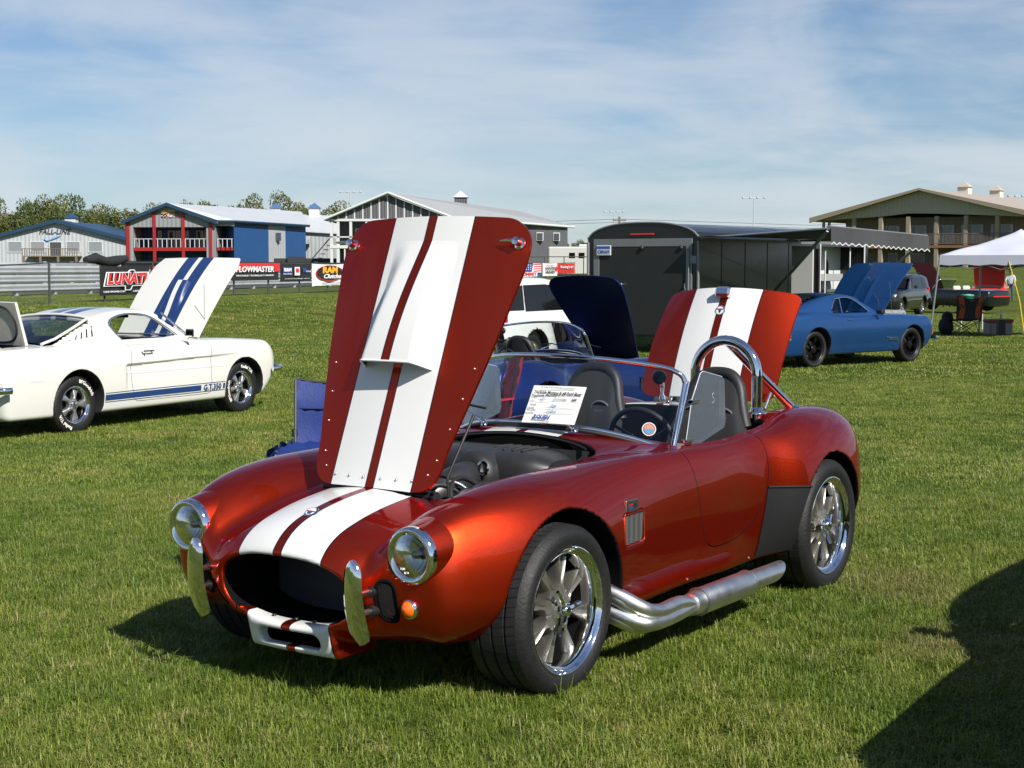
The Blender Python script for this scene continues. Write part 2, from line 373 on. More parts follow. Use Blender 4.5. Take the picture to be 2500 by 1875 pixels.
# ------------------------------------------------------------------ grass blades: clumps scattered over the part of the lawn in view
WORN = ((1.9, 7.5, .3, .55), (1.75, 6.3, .22, .35))
def grass_mat():
    m = bpy.data.materials.new('grass_blade'); m.use_nodes = True; nt = m.node_tree; b = nt.nodes['Principled BSDF']; L = nt.links
    b.inputs['Roughness'].default_value = .5; b.inputs['Specular IOR Level'].default_value = .35
    oi = N(nt.nodes, 'ShaderNodeObjectInfo'); r = N(nt.nodes, 'ShaderNodeValToRGB'); L.new(oi.outputs['Random'], r.inputs[0]); e = r.color_ramp.elements
    st = [(0, (.088, .140, .014)), (.35, (.146, .205, .026)), (.7, (.205, .255, .043)), (.92, (.26, .275, .070)), (1, (.36, .32, .14))]
    while len(e) < len(st): e.new(.5)
    for k, (p, c) in zip(e, st): k.position = p; k.color = (*c, 1)
    # large patches: location-driven drift between fresh and dry
    n = N(nt.nodes, 'ShaderNodeTexNoise'); n.inputs['Scale'].default_value = .55; n.inputs['Detail'].default_value = 5; n.inputs['Roughness'].default_value = .6; L.new(oi.outputs['Location'], n.inputs['Vector'])
    r2 = N(nt.nodes, 'ShaderNodeValToRGB'); L.new(n.outputs[0], r2.inputs[0]); e = r2.color_ramp.elements; st = [(.30, (.55, .70, .50)), (.46, (.92, .98, .85)), (.58, (1.15, 1.06, 1.05)), (.72, (1.5, 1.2, 1.4))]
    while len(e) < len(st): e.new(.5)
    for k, (p, c) in zip(e, st): k.position = p; k.color = (*c, 1)
    mx = N(nt.nodes, 'ShaderNodeMix', data_type='RGBA', blend_type='MULTIPLY'); mx.inputs[0].default_value = 1; L.new(r.outputs[0], mx.inputs[6]); L.new(r2.outputs[0], mx.inputs[7])
    # worn, straw-coloured patches with ragged edges
    col = mx.outputs[2]
    for cx_, cy_, ax_, ay_ in WORN:
        vm = N(nt.nodes, 'ShaderNodeVectorMath', operation='SUBTRACT'); L.new(oi.outputs['Location'], vm.inputs[0]); vm.inputs[1].default_value = (cx_, cy_, 0)
        vs = N(nt.nodes, 'ShaderNodeVectorMath', operation='MULTIPLY'); L.new(vm.outputs[0], vs.inputs[0]); vs.inputs[1].default_value = (1 / ax_, 1 / ay_, 0)
        ln = N(nt.nodes, 'ShaderNodeVectorMath', operation='LENGTH'); L.new(vs.outputs[0], ln.inputs[0])
        nn = N(nt.nodes, 'ShaderNodeTexNoise'); nn.inputs['Scale'].default_value = 4; nn.inputs['Detail'].default_value = 4; L.new(oi.outputs['Location'], nn.inputs['Vector'])
        ad = N(nt.nodes, 'ShaderNodeMath', operation='MULTIPLY_ADD'); L.new(nn.outputs[0], ad.inputs[0]); ad.inputs[1].default_value = 1.6; L.new(ln.outputs['Value'], ad.inputs[2])
        mp_ = N(nt.nodes, 'ShaderNodeMapRange'); L.new(ad.outputs[0], mp_.inputs[0]); mp_.inputs[1].default_value = 1.25; mp_.inputs[2].default_value = 2.0; mp_.inputs[3].default_value = .45; mp_.inputs[4].default_value = 0
        mw = N(nt.nodes, 'ShaderNodeMix', data_type='RGBA'); L.new(mp_.outputs[0], mw.inputs[0]); L.new(col, mw.inputs[6]); mw.inputs[7].default_value = (.24, .19, .085, 1); col = mw.outputs[2]
    L.new(col, b.inputs['Base Color'])
    tr = N(nt.nodes, 'ShaderNodeBsdfTranslucent'); L.new(mx.outputs[2], tr.inputs[0]); ms = N(nt.nodes, 'ShaderNodeMixShader'); ms.inputs[0].default_value = .25
    L.new(b.outputs[0], ms.inputs[1]); L.new(tr.outputs[0], ms.inputs[2]); L.new(ms.outputs[0], nt.nodes['Material Output'].inputs[0])
    return m
GRASS = grass_mat()
def clump(i, nb, rad, hh, wd):
    rnd = random.Random(100 + i); mb = MB()
    for _ in range(nb):
        a = rnd.uniform(0, 6.283); r = rad * math.sqrt(rnd.random()); x, y = r * math.cos(a), r * math.sin(a); h = hh * rnd.uniform(.5, 1.25); w = wd * rnd.uniform(.7, 1.3)
        d = rnd.uniform(0, 6.283); ln = h * rnd.uniform(.2, 1.7); dx, dy = math.cos(d), math.sin(d); px, py = -dy * w / 2, dx * w / 2
        z1, z2 = h * .55, h * max(.35, 1 - .22 * (ln / h) ** 2)
        m_, t_ = (x + dx * ln * .3, y + dy * ln * .3, z1), (x + dx * ln, y + dy * ln, z2)
        mb.add([(x - px, y - py, -.01), (x + px, y + py, -.01), (m_[0] + px * .8, m_[1] + py * .8, m_[2]), (m_[0] - px * .8, m_[1] - py * .8, m_[2]), t_], [(0, 1, 2, 3), (3, 2, 4)])
    me = mb.mesh('grass_clump', GRASS); o = bpy.data.objects.new('grass_clump', me); return o
def scatter(name, label, clumps, pts, scl):
    """grass object: points carrying a random turn, each showing one of the clumps (geometry nodes)"""
    me = bpy.data.meshes.new(name); me.vertices.add(len(pts)); me.vertices.foreach_set('co', np.asarray(pts, np.float32).ravel())
    at_ = me.attributes.new('scl', 'FLOAT', 'POINT'); at_.data.foreach_set('value', np.asarray(scl, np.float32))
    at_ = me.attributes.new('turn', 'FLOAT', 'POINT'); at_.data.foreach_set('value', np.random.uniform(0, 6.283, len(pts)).astype(np.float32))
    at_ = me.attributes.new('pick', 'INT', 'POINT'); at_.data.foreach_set('value', np.random.randint(0, len(clumps), len(pts)).astype(np.int32))
    o = obj(name, me); tag(o, label, 'grass', kind='stuff')
    ng = bpy.data.node_groups.new(name, 'GeometryNodeTree'); ng.interface.new_socket('Geometry', in_out='INPUT', socket_type='NodeSocketGeometry'); ng.interface.new_socket('Geometry', in_out='OUTPUT', socket_type='NodeSocketGeometry')
    nn = ng.nodes; gi = nn.new('NodeGroupInput'); go = nn.new('NodeGroupOutput'); ip = nn.new('GeometryNodeInstanceOnPoints'); gi_ = nn.new('GeometryNodeGeometryToInstance')
    for c in clumps:
        oi = nn.new('GeometryNodeObjectInfo'); oi.inputs[0].default_value = c; oi.inputs['As Instance'].default_value = True; ng.links.new(oi.outputs['Geometry'], gi_.inputs[0])
    def na(nm, ty):
        a = nn.new('GeometryNodeInputNamedAttribute'); a.data_type = ty; a.inputs[0].default_value = nm; return a.outputs[0]
    cx = nn.new('ShaderNodeCombineXYZ'); ng.links.new(na('turn', 'FLOAT'), cx.inputs[2])
    ng.links.new(gi.outputs[0], ip.inputs['Points']); ng.links.new(gi_.outputs[0], ip.inputs['Instance']); ip.inputs['Pick Instance'].default_value = True
    ng.links.new(na('pick', 'INT'), ip.inputs['Instance Index']); ng.links.new(cx.outputs[0], ip.inputs['Rotation']); ng.links.new(na('scl', 'FLOAT'), ip.inputs['Scale']); ng.links.new(ip.outputs[0], go.inputs[0])
    md = o.modifiers.new('scatter', 'NODES'); md.node_group = ng; return o
def lawn_points(y0, y1, dens, margin=1.2):
    n = int((y1 - y0) * (y0 + y1) * .47 * dens + 2 * margin * (y1 - y0) * dens); y = np.sqrt(np.random.uniform(y0 ** 2, y1 ** 2, n)); x = np.random.uniform(-1, 1, n) * (y * .46 + margin)
    return np.stack([x, y, ground_z(x, y)], 1)
_cl = [clump(i, 46, .055, .034, .0028) for i in range(6)]
_p = lawn_points(3.0, 11, 470); scatter('grass', 'short mown green grass with dry patches round the roadster', _cl, _p, np.random.uniform(.7, 1.35, len(_p)))
_cl2 = [clump(20 + i, 46, .10, .036, .005) for i in range(5)]
_p = lawn_points(11, 24, 120); scatter('grass', 'mown lawn grass around the white fastback', _cl2, _p, np.random.uniform(.7, 1.3, len(_p)))
_cl3 = [clump(40 + i, 44, .2, .04, .011) for i in range(4)]
_p = lawn_points(24, 62, 26); scatter('grass', 'distant lawn grass up to the fence', _cl3, _p, np.random.uniform(.7, 1.3, len(_p)))

_cl4 = [clump(60 + i, 7, .05, .085, .0024) for i in range(5)]
_p = lawn_points(3.6, 10, 28); scatter('grass', 'sparse longer grass blades standing above the mown lawn', _cl4, _p, np.random.uniform(.6, 1.3, len(_p)))
# ------------------------------------------------------------------ red roadster: body surface
def car_paint(name, base, stripe=None, line=(.006, .006, .01), stripes=((.022, .2),), metal=.7, rough=.36, flake=.25, edge=None):
    if name in MATS: return MATS[name]
    m = bpy.data.materials.new(name); m.use_nodes = True; MATS[name] = m
    nt = m.node_tree; b = nt.nodes['Principled BSDF']; L = nt.links
    b.inputs['Coat Weight'].default_value = .8; b.inputs['Coat Roughness'].default_value = .02; b.inputs['Roughness'].default_value = rough
    b.inputs['Metallic'].default_value = metal; b.inputs['Base Color'].default_value = (*base, 1); b.inputs['Coat IOR'].default_value = 1.38
    if edge: b.inputs['Specular Tint'].default_value = (*edge, 1)   # candy layer: deeper, cooler red at oblique angles
    t = N(nt.nodes, 'ShaderNodeTexCoord')
    # fine metallic flake tilts the base layer a little, the clear coat stays smooth
    if flake:
        vn = N(nt.nodes, 'ShaderNodeTexVoronoi'); vn.inputs['Scale'].default_value = 900; L.new(t.outputs['Object'], vn.inputs['Vector'])
        bp = N(nt.nodes, 'ShaderNodeBump'); bp.inputs['Strength'].default_value = flake; bp.inputs['Distance'].default_value = .001
        L.new(vn.outputs['Color'], bp.inputs['Height']); L.new(bp.outputs[0], b.inputs['Normal'])
        g0 = N(nt.nodes, 'ShaderNodeNewGeometry'); L.new(g0.outputs['Normal'], b.inputs['Coat Normal'])
    if stripe:
        s = N(nt.nodes, 'ShaderNodeSeparateXYZ'); L.new(t.outputs['Object'], s.inputs[0])
        ab = N(nt.nodes, 'ShaderNodeMath', operation='ABSOLUTE'); L.new(s.outputs[1], ab.inputs[0])
        def band(lo, hi):
            a = N(nt.nodes, 'ShaderNodeMath', operation='GREATER_THAN'); L.new(ab.outputs[0], a.inputs[0]); a.inputs[1].default_value = lo
            c = N(nt.nodes, 'ShaderNodeMath', operation='LESS_THAN'); L.new(ab.outputs[0], c.inputs[0]); c.inputs[1].default_value = hi
            d = N(nt.nodes, 'ShaderNodeMath', operation='MULTIPLY'); L.new(a.outputs[0], d.inputs[0]); L.new(c.outputs[0], d.inputs[1]); return d.outputs[0]
        col = None; prev = (*base, 1); mask = None
        for lo, hi in stripes:
            pin = band(lo - .0045, hi + .0045); wh = band(lo, hi)
            m1 = N(nt.nodes, 'ShaderNodeMix', data_type='RGBA'); L.new(pin, m1.inputs[0]); m1.inputs[7].default_value = (*line, 1)
            if col is None: m1.inputs[6].default_value = prev
            else: L.new(col, m1.inputs[6])
            m2 = N(nt.nodes, 'ShaderNodeMix', data_type='RGBA'); L.new(wh, m2.inputs[0]); L.new(m1.outputs[2], m2.inputs[6]); m2.inputs[7].default_value = (*stripe, 1)
            col = m2.outputs[2]
            if mask is None: mask = pin
            else:
                mm = N(nt.nodes, 'ShaderNodeMath', operation='MAXIMUM'); L.new(mask, mm.inputs[0]); L.new(pin, mm.inputs[1]); mask = mm.outputs[0]
        L.new(col, b.inputs['Base Color'])
        me = N(nt.nodes, 'ShaderNodeMapRange'); L.new(mask, me.inputs[0]); me.inputs[3].default_value = metal; me.inputs[4].default_value = 0
        L.new(me.outputs[0], b.inputs['Metallic'])
    return m

BLACK = mat('black_trim', (.012, .012, .013), .55, noise=.3, nscale=30)
SATIN = mat('satin_black', (.018, .018, .019), .38)
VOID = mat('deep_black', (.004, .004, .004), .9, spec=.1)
CHROME = mat('chrome', (.82, .83, .85), .06, 1.0)
STEEL = mat('brushed_steel', (.62, .62, .62), .3, 1.0, noise=.12, nscale=40)
RUBBER = mat('tyre_rubber', (.0065, .0065, .007), .62, noise=.35, nscale=25, bump=.15, bscale=90)
LEATHER = mat('black_leather', (.016, .016, .018), .5, bump=.12, bscale=220, noise=.25, nscale=12)
FABRIC_K = mat('black_fabric', (.02, .02, .022), .95, bump=.2, bscale=300)
GLASS = pane('windscreen_glass', (.86, .91, .9))
ACRYL = pane('clear_acrylic', (.93, .95, .97), sky_sheen=.10)
COBRA_RED = car_paint('copper_red_paint', (.60, .040, .008), (.70, .70, .68), metal=.96, rough=.35, edge=(.40, .10, .55))
COBRA_BLUE = car_paint('deep_blue_paint', (.003, .02, .15), None, metal=.7, rough=.36)

_ZT = spl([.80, .745, .715, .65, .517, .35, .188, -.2, -.6, -.87, -1.0, -1.5, -2.0, -2.3, -2.6, -2.85, -3.0, -3.12, -3.25],
          [.455, .525, .552, .608, .668, .703, .722, .765, .815, .855, .868, .875, .882, .875, .83, .76, .69, .60, .48])
_CC = spl([.8, .6, .3, 0, -.5, -1, -1.6, -2.2, -3.2], [.62, .62, .5, .4, .3, .25, .2, .2, .25])
_ZF = spl([.75, .66, .60, .565, .46, .279, .09, -.2, -.5, -.9, -1.4, -1.72, -1.9, -2.12, -2.36, -2.59, -2.79, -2.98, -3.08, -3.2],
          [.52, .598, .648, .668, .718, .765, .787, .797, .80, .797, .775, .772, .80, .853, .874, .866, .832, .735, .63, .42])
_YF = spl([.8, .55, .2, -.3, -.8, -1.4, -1.8, -2.3, -2.8, -3.2], [.54, .55, .575, .60, .65, .67, .655, .63, .58, .5])
_BB = spl([.8, .4, 0, -.6, -1.2, -1.8, -2.3, -3.2], [3.2, 3.2, 2.4, 1.0, .6, .9, 1.4, 1.2])
_TK = spl([.8, .3, 0, -.35, -1, -1.7, -2.0, -2.6, -3.2], [4.2, 4.0, 1.8, .35, .3, .35, 1.2, 1.8, 2])
_W = spl([.8, .5, .37, .29, .2, 0, -.3, -.6, -1.0, -1.4, -1.7, -1.8, -1.95, -2.1, -2.286, -2.6, -2.9, -3.2], [.63, .705, .755, .785, .812, .843, .822, .786, .768, .762, .766, .792, .858, .886, .892, .868, .79, .66])
_Z0 = spl([.8, 0, -.5, -1.2, -1.7, -2.3, -3.2], [.42, .43, .44, .45, .46, .46, .45])
_ZB = spl([.8, .5, .3, -.3, -1, -1.7, -2.3, -2.8, -3.2], [.225, .225, .235, .225, .225, .225, .23, .27, .34])
_XF = spl([0, .15, .25, .33, .41, .5, .56, .64, .70, .76, .81, .86, .92], [.742, .738, .722, .692, .650, .622, .612, .582, .535, .46, .38, .25, .05])
_XG = spl([.1, .16, .22, .3, .39, .46, .56, .7, .9], [.36, .25, .155, .065, .018, .004, 0, .01, .06])
_XR = spl([0, .3, .5, .65, .75, .85, .95], [-3.12, -3.10, -3.05, -2.97, -2.88, -2.74, -2.5])
_HW = spl([.25, .188, 0, -.15, -.35, -.55, -.75, -.9, -1.0], [.30, .30, .33, .36, .40, .435, .455, .46, .46])
def _rr(px, py, hx, hy, r):
    """rounded rectangle distance"""
    qx = np.abs(px) - hx + r; qy = np.abs(py) - hy + r
    return np.hypot(np.maximum(qx, 0), np.maximum(qy, 0)) + np.minimum(np.maximum(qx, qy), 0) - r
def c_shell(x, y, z):
    zt = _ZT(x); cc = _CC(x); yf = _YF(x); hood = lambda q: zt - cc * q * q
    zf = smax(hood(yf), _ZF(x), .05); b = _BB(x)
    top = smax(hood(y), zf - b * (y - yf) ** 2 - 6 * np.maximum(0, -(y - yf) - .3) ** 2, .05)
    z0 = _Z0(x); w = _W(x) - _TK(x) * np.maximum(z0 - z, 0) ** 2
    n = 2.35
    a = np.maximum(y - yf, 0) / (w - yf); q = np.maximum(z - z0, 0) / (zf - z0)
    r = (a ** n + q ** n + 1e-12) ** (1 / n)
    low = np.minimum(z - z0, 0)
    side = (r - 1) * (zf - z0)
    f = np.where(y < yf, z - top, side)
    f = smax(f, _ZB(x) - z, .06)
    f = smax(f, x - (_XF(y) - _XG(z)), .095)
    f = smax(f, (_XR(y) + .6 * np.maximum(.45 - z, 0) ** 1.5) - x, .14)
    return f
def c_arches(x, y, z):
    f = np.maximum(np.hypot(x + .012, z - .318) - .362, .47 - y)
    r = np.maximum(np.hypot(x + 2.286, z - .325) - .348, .50 - y)
    return np.minimum(f, r)
def c_bay(x, y, z):
    d = smax(y - _HW(x) + .006, np.maximum(x - .178, -.838 - x), .16); return np.maximum(d, .36 - z)
def c_cockpit(x, y, z):
    d = smax(y - (.635 - .05 * np.maximum(0, -1.6 - x)), np.maximum(x + 1.03 + .55 * y * y, -2.08 - x), .12); return np.maximum(d, .24 - z)
def c_trunk(x, y, z):
    return np.maximum(_rr(x + 2.76, y, .17, .33, .1), .5 - z)
def c_mouth(x, y, z):
    cz = .408; hz = .128 - .03 * np.clip((y / .3), 0, 1) ** 2
    e = ((y / .318) ** 2.5 + (np.abs(z - cz) / .125) ** 2.3 + 1e-12) ** (1 / 2.4) - 1
    return np.maximum(e * .125, .30 - x)
def c_chin(x, y, z):
    return np.maximum(_rr(y, z - .222, .150, .030, .029), .45 - x)
def c_vent(x, y, z):
    sh = .10 * (z - .545)
    return np.maximum(_rr(x + .497 + sh, z - .543, .092, .062, .016), .70 - y)
def c_duct(x, y, z):
    q = np.hypot(y - .448, np.maximum(np.abs(z - .41) - .044, 0)) - .042; return np.maximum(q, .52 - x)
def c_lamp(x, y, z): return np.maximum(np.hypot(y - .549, z - .581) - .094, .535 - x)
def c_body(x, y, z):
    f = c_shell(x, y, z)
    f = np.maximum(f, -c_lamp(x, y, z))
    # chin scoop below the mouth
    chin = smax(smax(np.abs(y) - .205 - .15 * np.maximum(0, .28 - z), np.abs(z - .225) - .062, .02), np.maximum(x - (.655 + .35 * (z - .23) - .25 * y * y), .4 - x), .03)
    f = smin(f, chin, .025)
    f = smax(f, -c_mouth(x, y, z), .028)
    f = smax(f, -c_chin(x, y, z), .012)
    f = smax(f, -c_arches(x, y, z), .016)
    f = smax(f, -c_bay(x, y, z), .012)
    f = smax(f, -c_cockpit(x, y, z), .03)
    f = np.maximum(f, -c_trunk(x, y, z))
    f = smax(f, -c_vent(x, y, z), .008)
    return f
def mesh_from(V, Q, nrm, name, mats, mi=None):
    me = bpy.data.meshes.new(name); me.vertices.add(len(V)); me.vertices.foreach_set('co', V.astype(np.float32).ravel())
    me.loops.add(Q.size); me.loops.foreach_set('vertex_index', Q.astype(np.int32).ravel())
    k = Q.shape[1]; me.polygons.add(len(Q)); me.polygons.foreach_set('loop_start', np.arange(0, Q.size, k, dtype=np.int32)); me.polygons.foreach_set('loop_total', np.full(len(Q), k, np.int32))
    for m in mats: me.materials.append(m)
    if mi is not None: me.polygons.foreach_set('material_index', mi.astype(np.int32))
    me.polygons.foreach_set('use_smooth', np.ones(len(Q), bool)); me.update(calc_edges=True); me.validate()
    me.normals_split_custom_set_from_vertices(nrm.astype(np.float32).tolist())
    return me
def split_panel(V, T, nrm, sel, g, gap=.0024, depth=.014):
    """cut a panel out along g = 0: panel and rest keep a real recessed joint between them (skirts turn inwards)"""
    V, inside, near = snap_cut(V, T, nrm, g, sel)
    out = []
    for face_mask, sg in ((inside, -1), (~inside, 1)):
        F = T[face_mask]; used, inv = np.unique(F, return_inverse=True); F = inv.reshape(-1, 3); v = V[used].copy(); n = nrm[used].copy()
        on = np.isin(used, near); p = v[on]; e = 1e-3
        gr = np.stack([(g(p + d) - g(p - d)) / (2 * e) for d in np.eye(3) * e], 1); gr -= n[on] * (gr * n[on]).sum(1, keepdims=True)
        v[on] += sg * gap * gr / (np.linalg.norm(gr, axis=1, keepdims=True) + 1e-9)
        ed = np.concatenate([F[:, [0, 1]], F[:, [1, 2]], F[:, [2, 0]]]); ed = ed[on[ed].all(1)]
        key = set(map(tuple, ed.tolist())); be = [(a, b) for a, b in key if (b, a) not in key]
        m0 = len(v); ids = {}; nv = []; nn = []; sk = []
        def dn(a):
            if a not in ids:
                ids[a] = m0 + len(nv); nv.append(v[a] - n[a] * depth); nn.append(n[a])
            return ids[a]
        for a, b in be:
            da, db = dn(a), dn(b); sk += [(b, a, da), (b, da, db)]
        nf = len(F)
        if nv: v = np.concatenate([v, nv]); n = np.concatenate([n, nn]); F = np.concatenate([F, np.array(sk)])
        out.append((v, F, n, nf, face_mask))
    return out
def poly_sdf(P, pts):
    d = np.full(len(P), 9.); ins = np.zeros(len(P), bool); n = len(pts)
    for i in range(n):
        a = np.array(pts[i]); b = np.array(pts[(i + 1) % n]); ab = b - a
        t = np.clip(((P - a) @ ab) / (ab @ ab), 0, 1); d = np.minimum(d, np.linalg.norm(P - a - t[:, None] * ab, axis=1))
        ins ^= ((a[1] > P[:, 1]) != (b[1] > P[:, 1])) & (P[:, 0] < (b[0] - a[0]) * (P[:, 1] - a[1]) / (b[1] - a[1] + 1e-12) + a[0])
    return np.where(ins, -d, d)
def poly_tab(pts, m=.35, h=.008):
    """polygon distance as a lookup table over the side view"""
    P = np.array(pts); lo = P.min(0) - m; hi = P.max(0) + m; nx, nz = ((hi - lo) / h).astype(int) + 2
    gx, gz = np.meshgrid(lo[0] + np.arange(nx) * h, lo[1] + np.arange(nz) * h, indexing='ij')
    F = poly_sdf(np.stack([gx.ravel(), gz.ravel()], 1), pts).reshape(nx, nz)
    def f(x, z):
        a = np.clip((x - lo[0]) / h, 0, nx - 1.001); b = np.clip((z - lo[1]) / h, 0, nz - 1.001); i = a.astype(np.int32); j = b.astype(np.int32); a = a - i; b = b - j
        return (F[i, j] * (1 - a) + F[i + 1, j] * a) * (1 - b) + (F[i, j + 1] * (1 - a) + F[i + 1, j + 1] * a) * b
    return f
def surf_tab(f, axis, lo, hi, A, B):
    """where the surface lies along an axis, as a bilinear table over the two other axes"""
    a, b = np.meshgrid(A, B, indexing='ij'); l = np.full(a.shape, float(lo)); h_ = np.full(a.shape, float(hi)); done = np.zeros(a.shape, bool); st = (hi - lo) / 40
    for k in range(1, 41):   # outermost crossing first
        m = np.full(a.shape, hi - k * st); v = (f(m, a, b) if axis == 'x' else f(a, m, b)) < 0; new = v & ~done; l = np.where(new, m, l); h_ = np.where(new, m + st, h_); done |= v
    for _ in range(12):
        m = (l + h_) / 2; v = f(m, a, b) if axis == 'x' else f(a, m, b); ins = v < 0; l = np.where(ins, m, l); h_ = np.where(ins, h_, m)
    def q(p, r):
        u = min(max((p - A[0]) / (A[1] - A[0]), 0), len(A) - 1.001); v = min(max((r - B[0]) / (B[1] - B[0]), 0), len(B) - 1.001); i, j = int(u), int(v); u -= i; v -= j
        return float((l[i, j] * (1 - u) + l[i + 1, j] * u) * (1 - v) + (l[i, j + 1] * (1 - u) + l[i + 1, j + 1] * u) * v)
    return q
def smooth_poly(pts, n=6):
    xs = spl(range(len(pts)), [p[0] for p in pts]); zs = spl(range(len(pts)), [p[1] for p in pts])
    t = np.linspace(0, len(pts) - 1, (len(pts) - 1) * n + 1); return list(zip(xs(t), zs(t)))
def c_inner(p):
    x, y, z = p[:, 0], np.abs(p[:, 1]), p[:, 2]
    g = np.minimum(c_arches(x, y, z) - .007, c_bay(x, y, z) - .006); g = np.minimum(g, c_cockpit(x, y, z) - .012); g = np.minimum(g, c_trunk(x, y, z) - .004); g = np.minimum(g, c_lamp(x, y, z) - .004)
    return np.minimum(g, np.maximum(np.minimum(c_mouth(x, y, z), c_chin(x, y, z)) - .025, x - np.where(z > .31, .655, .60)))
_V, _Q, _NR = surface_nets(c_body, (-3.3, 0, .1), (.85, .95, 1.0), .0095)
_T = np.concatenate([_Q[:, [0, 1, 2]], _Q[:, [0, 2, 3]]])
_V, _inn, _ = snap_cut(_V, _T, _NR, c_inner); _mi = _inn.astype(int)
_dp = smooth_poly([(-1.045, .80), (-1.075, .70), (-1.10, .55), (-1.13, .43), (-1.19, .37), (-1.28, .355), (-1.42, .36), (-1.55, .385), (-1.66, .44), (-1.73, .53), (-1.765, .65), (-1.775, .76), (-1.77, .85)]) + [(-1.77, 1.2), (-1.0, 1.2)]
_dt = poly_tab(_dp)
_sel = lambda p: (p[:, 1] > .5) & (c_cockpit(p[:, 0], np.abs(p[:, 1]), p[:, 2]) > -.02) & (c_shell(p[:, 0], np.abs(p[:, 1]), p[:, 2]) > -.05)
COBRA_MESH = []
for (_v, _F, _n, _nf, _fm), _nm in zip(split_panel(_V, _T, _NR, _sel, lambda p: _dt(p[:, 0], p[:, 2])), ('door', 'body')):
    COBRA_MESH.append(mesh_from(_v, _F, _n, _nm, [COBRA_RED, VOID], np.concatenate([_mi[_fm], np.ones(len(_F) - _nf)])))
del _V, _Q, _NR, _T

DUCT_X = surf_tab(c_shell, 'x', .3, .8, np.linspace(.39, .51, 25), np.linspace(.31, .51, 41))
SIDE_Y = surf_tab(c_shell, 'y', .5, 1.0, np.linspace(-2.1, -.3, 91), np.linspace(.2, .7, 51))

# ------------------------------------------------------------------ wheels
def tread_mat(name, Rt, nblk=58, skew=6.0):
    if name in MATS: return MATS[name]
    m = mat(name, (.016, .016, .017), .62, noise=.35, nscale=25); nt = m.node_tree; b = nt.nodes['Principled BSDF']; L = nt.links
    t = N(nt.nodes, 'ShaderNodeTexCoord'); s = N(nt.nodes, 'ShaderNodeSeparateXYZ'); L.new(t.outputs['Object'], s.inputs[0])
    def M(op, a, c=None):
        n = N(nt.nodes, 'ShaderNodeMath', operation=op)
        for i, v in enumerate((a, c)):
            if v is None: continue
            if isinstance(v, (int, float)): n.inputs[i].default_value = v
            else: L.new(v, n.inputs[i])
        return n.outputs[0]
    ang = M('MULTIPLY', M('ARCTAN2', s.outputs[0], s.outputs[2]), nblk / (2 * math.pi))
    fr = M('FRACT', M('ADD', ang, M('MULTIPLY', M('ABSOLUTE', M('ADD', s.outputs[1], .115)), skew)))
    h = M('GREATER_THAN', fr, .13)
    bc_ = b.inputs['Base Color'].links[0].from_socket; mg = N(nt.nodes, 'ShaderNodeMix', data_type='RGBA'); L.new(h, mg.inputs[0]); mg.inputs[6].default_value = (.001, .001, .001, 1); L.new(bc_, mg.inputs[7]); L.new(mg.outputs[2], b.inputs['Base Color'])  # groove shade put into the tread colour as near-black
    bp = N(nt.nodes, 'ShaderNodeBump'); bp.inputs['Strength'].default_value = 1; bp.inputs['Distance'].default_value = .014; L.new(h, bp.inputs['Height']); L.new(bp.outputs[0], b.inputs['Normal'])
    return m
